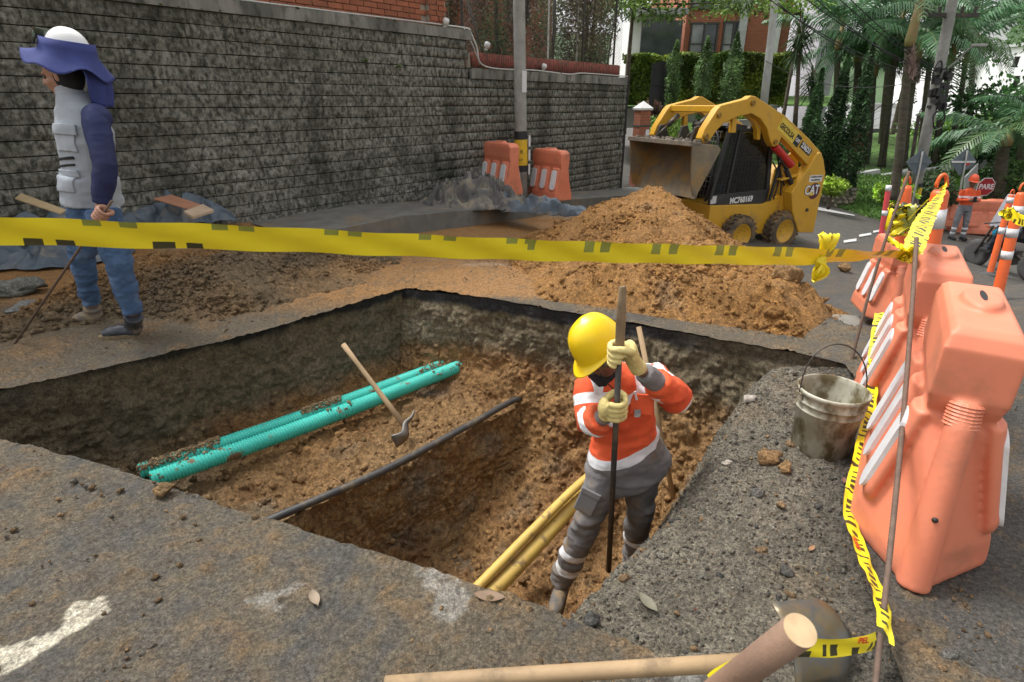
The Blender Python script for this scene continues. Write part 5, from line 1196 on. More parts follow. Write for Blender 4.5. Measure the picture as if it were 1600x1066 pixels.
M_glz = mat('window glass', (.035, .042, .045), (.07, .08, .085), rough=.08, scale=1.5); M_frm = mat('window frame', (.05, .045, .04), rough=.6); M_wht = mat('white render', (.72, .72, .70), (.62, .62, .60), rough=.8, scale=2)
def bldg(name, label, p, ang, L_, D_, H_, m, wins=(), roof=None, group=None, cat='building', sill=None, frame=M_frm):
    """box with its front bottom-left corner at p, front along +x (rotated ang); wins = (x, z, w, h, nx)"""
    t = thing(name, label, cat, p, ang, group); bm = bmesh.new(); a_box(bm, (L_/2, D_/2, H_/2), (L_, D_, H_)); bm_obj('wall', bm, m, t)
    if roof: bm = bmesh.new(); a_box(bm, (L_/2, D_/2, H_+.12), (L_+.6, D_+.6, .24)); bm_obj('roof', bm, roof, t)
    for x, z, w_, h, nx in wins:
        bm = bmesh.new(); a_box(bm, (x+w_/2, -.03, z+h+.03), (w_+.12, .12, .06)); a_box(bm, (x+w_/2, -.05, z-.03), (w_+.16, .18, .06))
        for k in range(nx+1): a_box(bm, (x+w_*k/nx, -.03, z+h/2), (.06, .12, h))
        a_box(bm, (x+w_/2, -.02, z+h*.28), (w_, .06, .04))
        f = bm_obj('window', bm, frame, t)
        for k in range(nx): bm = bmesh.new(); a_box(bm, (x+w_*(k+.5)/nx, -.006, z+h/2), (w_/nx-.06, .02, h)); bm_obj('pane', bm, M_glz, f)
    return t
p0 = wp(6.9, -3.6, 1.2); bldg('brick_house', 'red brick house behind the cypresses and the wire fence', p0, WA, 7.0, 5, 5.2, M_wb, ((2.1, 2.55, .9, 1.0, 2), (5.0, 2.4, .8, 1.3, 2), (2.0, 4.05, 2.2, .9, 3)))
# ---- brick gate pillar with white cap
p = at(1001, 215, 17.5); p.z = -.9; PLR = thing('gate_pillar', 'red brick gate pillar with white pyramid cap past the wall end', 'pillar', p, R(20))
zt = at(1001, 172, 17.5).z+.9; bm = bmesh.new(); a_box(bm, (0, 0, zt/2), (.34, .34, zt)); bm_obj('shaft', bm, M_wb, PLR)
bm = bmesh.new(); a_box(bm, (0, 0, zt-.42), (.37, .37, .05)); bm_obj('dark_band', bm, M_post, PLR)
bm = bmesh.new(); a_lathe(bm, [(0, zt), (.29, zt), (.30, zt+.05), (.0, zt+.24)], 4, Matrix.Rotation(R(45), 4, 'Z')); bm_obj('cap', bm, M_wht, PLR)
bm = bmesh.new(); a_box(bm, (.10, -.178, zt-.62), (.12, .01, .20)); bm_obj('notice', bm, M_white, PLR)
# ---- raised garden: bank, low wall, hedge, column cypresses, iron gate
def poly_strip(name, rows, m, kind=None, parent=None, sub=1, disp=0, vcol=None):
    """rows: list of polylines (equal counts) -> surface"""
    V = np.array([[tuple(v) for v in r_] for r_ in rows]); k, n, _ = V.shape
    if sub > 1:
        U = np.linspace(0, k-1, (k-1)*sub+1); W_ = np.linspace(0, n-1, (n-1)*sub+1); A = np.stack([[np.interp(U, range(k), V[:, j, c]) for c in range(3)] for j in range(n)]).transpose(2, 0, 1)
        V = np.stack([[np.interp(W_, range(n), A[i, :, c]) for c in range(3)] for i in range(len(U))]).transpose(0, 2, 1)
    sh = V.shape[:2]; P = V.reshape(-1, 3)
    if disp: P[:, 2] += fbm(P, .8, 4, 3)*disp
    return mesh_obj(name, np_mesh(name, P, grid_faces(*sh), True, vcol(P) if vcol else None), m, parent)
def grass_col(P): n = fbm(P, .5, 4, 31)[:, None]; n2 = fbm(P, 4, 3, 37)[:, None]; return np.clip(np.array((.085, .165, .035))*(1+.5*n+.5*n2)+np.array((.05, .035, .01))*np.clip(-n, 0, 1), .005, 1)
M_grass = soil_material('grass ground', rough=.95, bump=.04, bs=14, var=.45, fine=90)
xs_ = [1000, 1040, 1090, 1140, 1190, 1240]
bank = poly_strip('garden_bank', [[at(x, 268, 19) for x in xs_], [at(x, 232, 21) for x in xs_], [at(x, 205, 23) for x in xs_], [at(x, 192, 24.2) for x in xs_]], M_grass, sub=14, disp=.15, vcol=grass_col); tag(bank, kind='structure')
up = poly_strip('garden_terrace', [[at(x, 166, 24.5) for x in [940]+xs_+[1300]], [at(x, 150, 34) for x in [940]+xs_+[1300]]], M_grass, sub=4, vcol=grass_col); tag(up, kind='structure')
def wall_px(name, label, pts, Y, thick, m, cat='wall', group=None, base_drop=.2):
    """wall between pixel top/bottom points: (x, ytop, ybot)"""
    bm = bmesh.new(); cols = []
    for x, yt, yb in pts:
        a = at(x, yt, Y); b = at(x, yb, Y); b.z -= base_drop; cols.append([bm.verts.new(v) for v in (b, a, a+Vector((0, thick, 0)), Vector((a.x, a.y+thick, b.z)))])
    for i in range(len(cols)-1):
        for j in range(4): bm.faces.new((cols[i][j], cols[i+1][j], cols[i+1][(j+1) % 4], cols[i][(j+1) % 4]))
    bm.faces.new(cols[0]); bm.faces.new(cols[-1][::-1]); return tag(bm_obj(name, bm, m, bevel=.01), label, cat, group)
wall_px('low_wall', 'low grey concrete wall below the clipped hedge', [(1022, 169, 196), (1110, 166, 193), (1215, 164, 194)], 24.3, .35, M_conc)
wall_px('low_wall', 'pale grey ramp wall seen under the raised loader arms', [(1120, 190, 235), (1180, 186, 236), (1236, 206, 250)], 21.5, .3, M_conc)
def hedge(label, x0, x1, y0, y1, Y, D_, n, col, col2, seed, cat='hedge', name='hedge', size=.15):
    a = at(x0, y1, Y); b = at(x1, y0, Y); rs = np.random.RandomState(seed); t = thing(name, label, cat, ((a.x+b.x)/2, Y+D_/2, a.z)); W_ = (b.x-a.x)/2; H_ = b.z-a.z
    m1 = rs.rand(n) < .72; X_ = (rs.rand(n)*2-1)*W_; Z_ = rs.rand(n)*H_; Y_ = np.where(m1, -D_/2+rs.rand(n)**2*.35, (rs.rand(n)-.5)*D_); Z_ = np.where(m1, Z_, H_*(1-.12*rs.rand(n)**2))
    P = np.stack([X_, Y_, Z_], 1); P[:, 1] += vnoise(P, 1.5, seed)*.22; P[:, 2] += vnoise(P, 1.2, seed+1)*.12
    foliage('leaves', P, size, col, t, .6, 0, 1.0, seed, col2, cf=1.2)
    bm = bmesh.new(); a_box(bm, (0, .1, H_/2-.1), (W_*2-.2, D_-.5, H_-.3)); bm_obj('shade_core', bm, mat('hedge shade', (.02, .03, .01), rough=1), t); return t  # near-black box paints the shade between the hedge leaves
hedge('long clipped yellow green hedge in front of the brick building', 1040, 1240, 84, 168, 25.0, 1.4, 26000, (.13, .17, .025), (.055, .10, .015), 61)
hedge('darker clipped hedge left of the iron gate behind the gate pillar', 978, 1034, 86, 166, 25.2, 1.4, 9000, (.10, .14, .02), (.05, .09, .015), 62)
p = at(1028, 192, 23.2); GT = thing('iron_gate', 'dark iron gate panel between the two hedges', 'gate', p, R(62)); gh = at(1028, 95, 23.2).z-p.z
for k in range(26): pass
V = []; F_ = []
for k in range(34): thin(V, F_, (-1.5+.09*k, 0, 0), (-1.5+.09*k, 0, gh-.02*abs(k-17)*.5), .018)
thin(V, F_, (-1.5, 0, .2), (1.5, 0, .2), .025); thin(V, F_, (-1.5, 0, gh*.6), (1.5, 0, gh*.6), .025); mesh_obj('bars', np_mesh('bars', V, F_, False), mat('iron paint', (.03, .03, .035), rough=.6), GT)
for i, (x, y0, y1, r_, lb) in enumerate(((1045, 68, 196, .26, 'leftmost slim cypress in front of the hedge'), (1091, 62, 190, .30, 'second slim cypress from the left in front of the hedge'), (1133, 55, 200, .33, 'third slim cypress, the tallest in front of the hedge'))):
    a = at(x, y1, 23.0); h = at(x, y0, 23.0).z-a.z; t = thing('slim_cypress', lb, 'tree', a, 0, 'slim cypresses before the hedge'); shaft('trunk', (0, 0, 0), (0, 0, h*.9), .05, .02, t, seed=i)
    foliage('crown', shell_pts(4200, (0, 0, .1), r_, r_, h, lambda t: np.clip(np.minimum((1.02-t)*3.2, .35+t*1.6), .05, 1), 70+i, .25, .3), .10, (.105, .175, .06), t, .35, 0, .9, 70+i, (.055, .10, .035), cf=2.5)
rs = np.random.RandomState(5)
for i, (x, y, Y, r_, n, c1, c2, lb) in enumerate(((1035, 205, 21, .75, 2200, (.20, .30, .05), (.09, .16, .03), 'bright green shrub on the bank beside the gate pillar'), (1170, 178, 23, .5, 1500, (.25, .30, .05), (.12, .16, .03), 'yellow green shrub above the loader arm bend'), (1302, 290, 17.6, .40, 1600, (.24, .34, .04), (.10, .18, .02), 'bright shrub growing in the stone planter'), (1016, 172, 22.5, .5, 1200, (.10, .045, .035), (.05, .06, .02), 'dark red leaved shrub by the iron gate'), (1400, 304, 17.4, .55, 2200, (.22, .36, .03), (.09, .17, .02), 'bright green bush behind the red and white post'), (1456, 300, 17.8, .7, 2800, (.045, .075, .03), (.03, .05, .02), 'dark green bush to the right of the electric pole foot'), (1235, 245, 20.5, .9, 2500, (.05, .10, .03), (.09, .15, .04), 'green undergrowth behind the loader'), (1580, 290, 19.5, 1.3, 4200, (.06, .12, .03), (.025, .05, .015), 'dark bush behind the stop sign at the right edge'), (1500, 238, 26, 1.2, 3000, (.05, .09, .025), (.03, .05, .015), 'low dark shrubs along the lawn fence on the right'))):
    p = at(x, y, Y); t = thing('bush', lb, 'bush', (p.x, p.y, p.z-r_)); q = rs.randn(n, 3); q /= np.linalg.norm(q, axis=1, keepdims=True); q = q*(.55+.45*rs.rand(n)[:, None])*(1+.35*vnoise(q, 2, i)[:, None]); foliage('leaves', q*np.array((r_, r_, r_*.75))+np.array((0, 0, r_)), .15 if r_ > .6 else .12, c1, t, .4, 0, .9, i, c2, cf=2)
    shaft('stem', (0, 0, -.3), (0, 0, r_), .05, .03, t, seed=i)
# ---- brick building above the hedge, white house left of it, pale block right of it
def put(px0, px1, ytop, ybot, Y): a = at(px0, ybot, Y); b = at(px1, ytop, Y); return a, b.x-a.x, b.z-a.z
a, L_, H_ = put(1050, 1262, -120, 240, 31); BH = bldg('brick_building', 'red brick apartment building with dark windows above the hedge', a, 0, L_, 8, H_, M_wb, ())
def win_px(t, a, x0, x1, y0, y1, Y, nx):
    q = at(x0, y1, Y); r_ = at(x1, y0, Y); x, z, w_, h = q.x-a.x, q.z-a.z, r_.x-q.x, r_.z-q.z; bm = bmesh.new()
    a_box(bm, (x+w_/2, -.03, z+h+.04), (w_+.16, .12, .08)); a_box(bm, (x+w_/2, -.05, z-.04), (w_+.2, .18, .08))
    for k in range(nx+1): a_box(bm, (x+w_*k/nx, -.03, z+h/2), (.08, .12, h))
    a_box(bm, (x+w_/2, -.02, z+h*.3), (w_, .06, .05)); f = bm_obj('window', bm, M_frm, t)
    for k in range(nx): bm = bmesh.new(); a_box(bm, (x+w_*(k+.5)/nx, -.006, z+h/2), (w_/nx-.08, .02, h)); bm_obj('pane', bm, mat('curtained glass', (.30, .31, .30), (.14, .15, .15), rough=.15, scale=.8) if k != 1 else M_glz, f)
win_px(BH, a, 1076, 1122, 38, 82, 31, 2); win_px(BH, a, 1126, 1162, 36, 84, 31, 2); win_px(BH, a, 1080, 1165, -40, 12, 31, 4)
bm = bmesh.new(); a_box(bm, (at(1216, 0, 31).x-a.x, -.15, H_/2), (.45, .3, H_)); bm_obj('white_column', bm, M_wht, BH)
bm = bmesh.new(); a_box(bm, (at(1165, 0, 31).x-a.x, -.1, H_*.62), (.35, .2, H_*.3)); bm_obj('white_column', bm, mat('pale frame', (.45, .46, .45)), BH)
a, L_, H_ = put(975, 1056, 26, 200, 30); WH = bldg('white_house', 'white house with dark glass front behind the left hedge', a, 0, L_, 6, H_, M_wht, ()); 
q = at(1002, 90, 30)-a; bm = bmesh.new(); a_box(bm, (q.x+.85, -.02, q.z+.6), (1.9, .06, 1.9)); bm_obj('glass_front', bm, M_glz, WH)
bm = bmesh.new(); a_box(bm, (L_/2, -.3, H_+.1), (L_+.6, 1.4, .25)); bm_obj('roof_slab', bm, mat('grey slab', (.30, .30, .31)), WH)
a, L_, H_ = put(1240, 1345, -100, 280, 36); bldg('pale_building', 'pale lilac grey building behind the dark cypresses', a, 0, L_, 8, H_, mat('pale render', (.56, .56, .60), (.47, .47, .51), rough=.8, scale=.6), ())
# ---- lawn, kerb wall, fence on the right
r0 = [hit(1235, 290), hit(1290, 318), hit(1345, 337), hit(1400, 352), hit(1480, 346), hit(1560, 336), hit(1700, 330)]
for v in r0: v.z -= .02
r1 = [at(1235, 262, 23.5), at(1300, 278, 23.5), at(1345, 273, 24), at(1400, 275, 24), at(1480, 264, 24.5), at(1560, 252, 25), at(1720, 245, 26)]
r2 = [at(x, 214, 36) for x in (1225, 1290, 1340, 1400, 1480, 1570, 1750)]; r3 = [at(x, 206, 60) for x in (1200, 1280, 1340, 1400, 1480, 1570, 1800)]
lw_ = poly_strip('lawn', [r0, r1, r2, r3], M_grass, sub=22, disp=.08, vcol=grass_col); tag(lw_, kind='structure')
# grass blades on the lawn front
ii = rs.rand(14000, 2); A_ = np.array([[tuple(v) for v in r0], [tuple(v) for v in r1]]); kx = ii[:, 0]*6; k0 = np.minimum(kx.astype(int), 5); f_ = (kx-k0)[:, None]
P = (A_[0][k0]*(1-f_)+A_[0][k0+1]*f_)*(1-ii[:, 1:])+(A_[1][k0]*(1-f_)+A_[1][k0+1]*f_)*ii[:, 1:]; P[:, 2] += .04
tag(foliage('grass', P, .13, (.10, .19, .035), None, .25, -1.5, .8, 3, (.05, .10, .02), cf=.7), 'short lawn grass on the slope beyond the road', 'grass', kind='stuff')
M_kw = mat('white kerb', (.66, .66, .66), (.52, .52, .52), rough=.8, scale=3)
gk_ = 'stepped white wall segments under the lawn fence'
wall_px('kerb_wall', 'left white wedge of the stepped wall on the lawn', [(1318, 275, 278), (1376, 265, 277)], 24, .3, M_kw, group=gk_)
wall_px('kerb_wall', 'middle white segment of the stepped wall behind the electric pole', [(1377, 274, 279), (1405, 270, 276), (1448, 259, 268)], 24, .3, M_kw, group=gk_)
wall_px('kerb_wall', 'right white segment of the stepped wall by the diamond signs', [(1452, 264, 271), (1500, 257, 263), (1560, 248, 255)], 24.3, .3, M_kw, group=gk_)
FB = thing('lawn_fence', 'thin black fence with curved post tops on the stepped white wall', 'fence', at(1440, 265, 24.1)); o0 = FB.location.copy()
prev = None
for i, (x, yb, yt) in enumerate(((1322, 277, 190), (1349, 272, 175), (1376, 266, 165), (1398, 272, 170), (1420, 268, 172), (1452, 262, 180), (1475, 262, 185), (1492, 258, 190), (1510, 256, 195), (1530, 254, 200), (1550, 250, 205))):
    a = at(x, yb, 24.15)-o0; b = at(x+(x-800)*.0006*(yb-yt)*.5, yt, 24.15)-o0; bm = bmesh.new(); a_tube(bm, [a, a.lerp(b, .8), b, b+Vector((.12, 0, .15)), b+Vector((.35, 0, .28))], .022, 6); bm_obj('post', bm, mat('black metal', (.02, .02, .02), rough=.5), FB, smooth=True)
    if prev:
        V = []; F_ = []
        for k in range(9): thin(V, F_, prev[0].lerp(prev[1], .1+.11*k), a.lerp(b, .1+.11*k), .006)
        mesh_obj('wire', np_mesh('wire', V, F_, False), mat('black metal', (.02, .02, .02), rough=.5), FB)
    prev = (a, b)
# stone planter
p = hit(1302, 320); SP = thing('stone_planter', 'round rubble stone planter at the edge of the lawn', 'planter', p); bm = bmesh.new(); a_lathe(bm, [(.55, -.1), (.58, .62), (.48, .64), (.45, .5), (0, .5)], 20); bm_obj('rim', bm, mat('stone mortar', (.2, .18, .14)), SP)
pts = []; 
for k in range(5):
    for j in range(16): a_ = 2*math.pi*(j+.5*(k % 2))/16; pts.append((.57*math.cos(a_), .57*math.sin(a_), .03+.13*k))
tag(scatter('stones', np.array(pts), np.full(len(pts), .085), np.array((.28, .25, .19))*(.6+.8*rng.rand(len(pts)))[:, None], M_soil, SP, CL1, .3), kind='stuff')
# ---- palms
def frond_mesh(L_, droop, seed, n=24, wl=.42, col=(.06, .14, .05)):
    rr = random.Random(seed); V = []; Fc = []; c = []
    pts = []; 
    for i in range(11):
        t = i/10; pts.append(Vector((L_*t*(1-.18*t*droop), 0, L_*(.38*t-droop*.75*t*t))))
    o = 0
    for i in range(10):
        w_ = .022*(1-i/11); a, b = pts[i], pts[i+1]; V += [a+Vector((0, w_, 0)), a-Vector((0, w_, 0)), b-Vector((0, w_, 0)), b+Vector((0, w_, 0))]; Fc.append([o, o+1, o+2, o+3]); o += 4; c += [(.12, .16, .05)]*4
    for s in (-1, 1):
        for i in range(n):
            t = .12+.88*i/n; j = min(9, int(t*10)); p = pts[j].lerp(pts[j+1], t*10-j); tg = (pts[j+1]-pts[j]).normalized(); l = wl*L_*.5*math.sin(math.pi*min(1, .18+t*.80))**.7*rr.uniform(.85, 1.1)
            d = (Vector((0, s, 0))*.85+tg*.55+Vector((0, 0, rr.uniform(-.25, .05)))).normalized(); e = d*.6+Vector((0, 0, -.75)); m_ = p+d*l*.55; q = m_+e.normalized()*l*.5; w_ = .030*L_/2
            V += [p-tg*w_*.4, p+tg*w_*.6, m_+tg*w_, m_-tg*w_*.4]; Fc.append([o, o+1, o+2, o+3]); V += [m_-tg*w_*.4, m_+tg*w_, q+tg*w_*.3, q]; Fc.append([o+4, o+5, o+6, o+7]); k = rr.uniform(.9, 2.0); c += [(col[0]*k, col[1]*k, col[2]*k)]*8; o += 8
    me = np_mesh('frond', [tuple(v) for v in V], Fc, False, c); me.materials.append(M_palm); return me
M_palm = leafmat('palm leaves', rough=.4)
FRD = [frond_mesh(2.3, .5, 1, 30, .50, (.055, .12, .055)), frond_mesh(2.2, .85, 2, 30, .50, (.05, .115, .05)), frond_mesh(2.0, 1.2, 3, 28, .52, (.065, .12, .045)), frond_mesh(2.4, .15, 4, 30, .48, (.06, .13, .06))]
M_trunk = mat('palm trunk', (.115, .095, .07), (.055, .048, .035), rough=.95, scale=5, bump=.012, bscale=22, stretch=(1, 1, 4), dirt=(.06, .085, .025), dscale=3, dthr=.60)
M_shaft = mat('crown shaft', (.30, .17, .07), (.16, .17, .05), rough=.6, scale=3)
def palm(label, base, top, r, nf, sc, seed, shaft_h=.5, group='palms on the lawn', droopy=0, flowers=False):
    rr = random.Random(seed); base = Vector(base); top = Vector(top); t = thing('palm_tree', label, 'palm tree', base, 0, group); d = top-base
    n = 26; pts = []; rd = []
    for i in range(n+1):
        u = i/n; pts.append(d*u+Vector((math.sin(u*3+seed)*.06, 0, 0))); rd.append(.82*r*(1.15-.3*u)*(1.05 if i % 2 else 1)*(1+.25*max(0, .08-u)*8))
    bm = bmesh.new(); a_tube(bm, pts, rd, 10); bm_obj('trunk', bm, M_trunk, t, smooth=True)
    cs = pts[-1]; c2 = cs+Vector((0, 0, shaft_h*sc)); bm = bmesh.new(); a_tube(bm, [cs-Vector((0, 0, .05)), cs+Vector((0, 0, .1)), c2], [r*.9, r*1.0, r*.4], 10); bm_obj('crown_shaft', bm, M_shaft, t, smooth=True)
    for k in range(nf):
        me = FRD[(2 if droopy and k % 2 else rr.choice((0, 1, 2, 3, 1)))]; o = bpy.data.objects.new('frond', me); C.objects.link(o); o.parent = t; o.location = c2-Vector((0, 0, rr.uniform(0, .2))); s_ = sc*rr.uniform(.85, 1.15); o.scale = (s_, s_, s_); o.rotation_euler = (rr.uniform(-.3, .3), rr.uniform(-.75, .35), 2*math.pi*(k+rr.uniform(-.3, .3))/nf)
    if flowers:
        P = []; 
        for k in range(260): a_ = rr.uniform(-.8, 1.2); l = rr.uniform(.1, .75); P.append((c2.x-.0+math.cos(a_)*l*.35, c2.y-.12, cs.z-.05-l*.9+.1*math.sin(a_*3)))
        foliage('flower_stalks', np.array(P), .22, (.24, .17, .15), t, .12, 2.5, .5, seed)
    return t
PL = [('mossy near palm with orange crown shaft and hanging flower stalks', 1393, 312, 1424, 70, 16.8, .135, 11, 1.15, 1, 1.4, True),
 ('dark leaning palm left of the mossy palm', 1375, 262, 1405, 60, 26, .16, 12, 1.5, 2, .6, False), ('palm between the mossy palm and the electric pole', 1410, 262, 1432, 95, 25, .17, 12, 1.45, 3, .6, True),
 ('palm just right of the electric pole', 1462, 255, 1484, 95, 25.5, .15, 12, 1.4, 4, .6, False), ('thin palm right of the cable coil', 1488, 240, 1506, 100, 27, .13, 12, 1.4, 5, .6, False),
 ('palm behind the red bin', 1331, 236, 1340, 95, 28, .2, 12, 1.5, 6, .6, False), ('dark palm right of the red bin with yellow fronds', 1350, 262, 1366, 118, 27, .17, 12, 1.35, 7, .5, False),
 ('palm rising above the brick building corner', 1303, 240, 1312, 75, 27, .16, 12, 1.5, 8, .6, False), ('tall palm at the top right of the grove', 1514, 240, 1524, 62, 29, .14, 12, 1.35, 9, .6, False), ('back palm in the middle of the grove', 1440, 232, 1460, 35, 33, .16, 13, 1.8, 10, .6, False), ('back palm at the left of the grove', 1378, 232, 1392, 30, 33, .16, 13, 1.8, 11, .6, False)]
for lb, x0, y0, x1, y1, Y, r_, nf, sc, sd_, sh_, fl in PL: palm(lb, at(x0, y0, Y), at(x1, y1, Y), r_, nf, sc, sd_, sh_, flowers=fl)
palm('short thick palm at the right edge behind the stop sign', at(1556, 322, 19), at(1572, 225, 19), .22, 13, 1.25, 21, .3, 'palms on the lawn', 1)
palm('small palm with arching fronds at the right edge', at(1592, 310, 21), at(1600, 205, 21), .14, 11, 1.2, 22, .3, 'palms on the lawn', 1)
def dracaena(label, base, top, n, L_, seed):
    rr = random.Random(seed); base = Vector(base); top = Vector(top); t = thing('dracaena', label, 'plant', base, 0, 'spiky dracaenas left of the palms'); shaft('stem', (0, 0, 0), top-base, .09, .05, t, seed=seed); V = []; Fc = []; c = []
    for i in range(n):
        a_ = rr.random()*6.283; e = rr.uniform(-1.0, 1.3); d = Vector((math.cos(a_)*math.cos(e), math.sin(a_)*math.cos(e), math.sin(e))); s = d.cross(Vector((.1, .1, 1))).normalized()*.035; b = (top-base)+Vector((0, 0, -rr.random()*.9)); l = L_*rr.uniform(.7, 1.1); o = len(V)
        V += [tuple(b-s*.5), tuple(b+d*l*.5+s), tuple(b+d*l-Vector((0, 0, l*.18))), tuple(b+d*l*.5-s)]; Fc.append([o, o+1, o+2, o+3]); k = rr.uniform(.5, 1.3); c += [(.07*k, .12*k, .05*k)]*4
    mesh_obj('leaves', np_mesh('leaves', V, Fc, False, c), M_leaf, t)
dracaena('tall dracaena with a spiky head beside the brick building corner', at(1242, 200, 22.5), at(1254, 40, 22.5), 170, .85, 31)
dracaena('smaller dracaena above the left dark conifer', at(1266, 250, 23), at(1272, 110, 23), 120, .7, 32)
for i, (x, y0, y1, Y, r_, lb) in enumerate(((1252, 110, 282, 20.5, .42, 'left dark green conical conifer behind the loader'), (1284, 82, 292, 20.8, .48, 'middle dark green conical conifer behind the loader'), (1313, 70, 305, 20.2, .50, 'right dark green conical conifer beside the lawn'))):
    a = at(x, y1, Y); h = at(x, y0, Y).z-a.z; t = thing('conifer', lb, 'tree', a, 0, 'dark conical conifers behind the loader'); shaft('trunk', (0, 0, 0), (0, 0, h*.9), .07, .02, t, seed=i)
    foliage('crown', shell_pts(9500, (0, 0, .05), r_, r_, h, lambda t: np.clip(np.minimum((1.03-t)*1.35, .75+t*1.5), .04, 1), 90+i, .25, .3), .12, (.045, .095, .035), t, .35, 0, .9, 90+i, (.025, .055, .02), cf=2)
# ---- broad leaved trees
def tree(label, base, crown, rad, n, size, c1, c2, seed, trunk_r=.15, clumps=14, name='broadleaf_tree'):
    rr = random.Random(seed); rs = np.random.RandomState(seed); base = Vector(base); t = thing(name, label, 'tree', base); cr = Vector(crown)-base; tt = Vector((0, 0, cr.z-rad[2]*.3)); shaft('trunk', (0, 0, -.2), tt, trunk_r, trunk_r*.5, t, seed=seed); P = []
    for k in range(clumps):
        d = Vector((rr.uniform(-1, 1), rr.uniform(-1, 1), rr.uniform(-.7, .9))); c = cr+Vector((d.x*rad[0], d.y*rad[1], d.z*rad[2])); shaft('limb', tt*.97, c, trunk_r*.35, .015, t, seg=5, seed=seed+k); m_ = n//clumps; q = rs.randn(m_, 3)*.33*np.array((rad[0], rad[1], rad[2]))*np.array((.75, .75, .45))*1.25; P.append(q+np.array(c))
    foliage('crown', np.concatenate(P), size, c1, t, .5, .2, .9, seed, c2, cf=1.1); return t
tree('leafy tree whose branches hang over the brick building windows', at(975, 200, 21), at(1065, -22, 20), (2.6, 1.3, .85), 6500, .13, (.12, .19, .035), (.05, .10, .02), 201, .10, 16)
tree('leafy branches hanging from the top above the slim cypresses', at(1222, 190, 24), at(1175, -8, 22), (1.5, 1.0, .75), 3000, .13, (.13, .21, .04), (.05, .10, .02), 203, .08, 10)
tree('large dark tree filling the right edge above the posts', at(1625, 320, 24), at(1625, 212, 24), (2.3, 1.6, 1.7), 13000, .20, (.05, .12, .035), (.02, .05, .015), 202, .25, 22)
tree('bright green rounded tree behind the thin palms on the lawn', at(1500, 236, 38), at(1505, 200, 38), (2.6, 1.6, .75), 5000, .24, (.16, .28, .05), (.07, .14, .03), 204, .12, 12)
tree('leaf sprig in the top right corner of the photo', at(1650, 200, 20), at(1640, 25, 20), (.7, .7, .8), 900, .13, (.06, .12, .04), (.03, .07, .02), 205, .08, 8)
tree('dense dark trees behind the palm grove', at(1390, 226, 44), at(1380, 80, 44), (5.0, 2, 1.2), 3000, .34, (.045, .09, .03), (.02, .045, .015), 206, .2, 26)
# ---- white buildings in the distance
def far_b(label, x0, x1, yt, yb, Y, m, wins):
    a, L_, H_ = put(x0, x1, yt, yb, Y); t = bldg('apartment_building', label, a, 0, L_, 12, H_, m, (), roof=mat('roof grey', (.5, .5, .5)), group='white buildings beyond the palms')
    for w_ in wins: win_px(t, a, *w_, Y, 2)
M_wb2 = mat('bright white render', (.80, .80, .80), (.74, .74, .73), rough=.8, scale=.4)
far_b('long white building low behind the palm trunks', 1325, 1520, 165, 225, 70, M_wb2, ((1340, 1352, 180, 195), (1400, 1416, 178, 192), (1430, 1445, 178, 192)))
far_b('white apartment block with square windows right of the electric pole', 1478, 1580, 40, 215, 62, M_wb2, ((1518, 1532, 112, 128), (1490, 1500, 150, 166), (1508, 1520, 150, 166), (1545, 1556, 115, 128), (1518, 1532, 75, 90), (1545, 1556, 150, 165)))
far_b('white block partly hidden by the dark tree at the right edge', 1566, 1680, 70, 230, 56, M_wb2, ((1582, 1592, 120, 135), (1582, 1592, 90, 104)))
bm = bmesh.new(); a = at(1340, 207, 52); b = at(1520, 207, 52); a_box(bm, ((a.x+b.x)/2, 52, a.z-.3), (b.x-a.x, .4, 1.2)); tag(bm_obj('dark_wall', bm, mat('dark wall', (.06, .06, .065))), 'low dark wall at the back of the lawn', 'wall')
# red bin
p = at(1337, 238, 27); BN = thing('litter_bin', 'red litter bin on a post among the palms', 'litter bin', p); bm = bmesh.new(); a_lathe(bm, [(0, 0), (.25, 0), (.33, .8), (.35, .8), (.35, .86), (0, .86)], 16); bm_obj('bin', bm, M_red, BN, smooth=False); bm = bmesh.new(); a_cyl(bm, (.0, .3, -1.2), (.0, .3, 1.3), .03, 8); a_box(bm, (0, 0, .87), (.62, .5, .03)); bm_obj('post', bm, M_post, BN)
# ---- poles
M_pole = mat('concrete pole', (.36, .355, .335), (.27, .265, .25), rough=.85, scale=5, bump=.002, bscale=80, dirt=(.2, .195, .18), dscale=4, dthr=.64)
M_byel = mat('yellow band', (.72, .46, .02), (.62, .40, .02), rough=.6, scale=12, dirt=(.3, .22, .08), dscale=14, dthr=.66); M_bblk = mat('black band', (.02, .022, .025), rough=.6)
def pole(label, base, top, r, bands, m=M_pole, ext=4):
    base = Vector(base); top = Vector(top); t = thing('utility_pole', label, 'utility pole', base); d = top-base; bm = bmesh.new(); a_tube(bm, [(0, 0, -.3), d*.5, d, d*(1+ext/d.length)], [r*1.05, r*.95, r*.88, r*.7], 20); bm_obj('shaft', bm, m, t, smooth=True)
    for z0, z1, mm, nm in bands:
        a, b = d*(z0/d.z), d*(z1/d.z); bm = bmesh.new(); a_tube(bm, [a, b], [r*1.06, r*1.055], 20, caps=False); bm_obj(nm, bm, mm, t, smooth=True)
    return t
pb = at(815, 305, 11.45); zz = lambda y: at(814, y, pb.y).z-pb.z
PO = pole('concrete pole with black and yellow bands on the pavement', pb, at(811, 0, pb.y), .118, ((zz(268), zz(258), M_bblk, 'black_band'), (zz(258), zz(218), M_byel, 'yellow_band'), (zz(218), zz(205), M_bblk, 'black_band')))
text_obj('lettering', 'R', .10, M_bblk, PO, plane_matrix((-.005, -.128, zz(237)), (1, 0, 0), (0, 0, 1)), .001); text_obj('lettering', '214', .05, M_bblk, PO, plane_matrix((-.02, -.128, zz(249)), (1, 0, 0), (0, 0, 1)), .001)
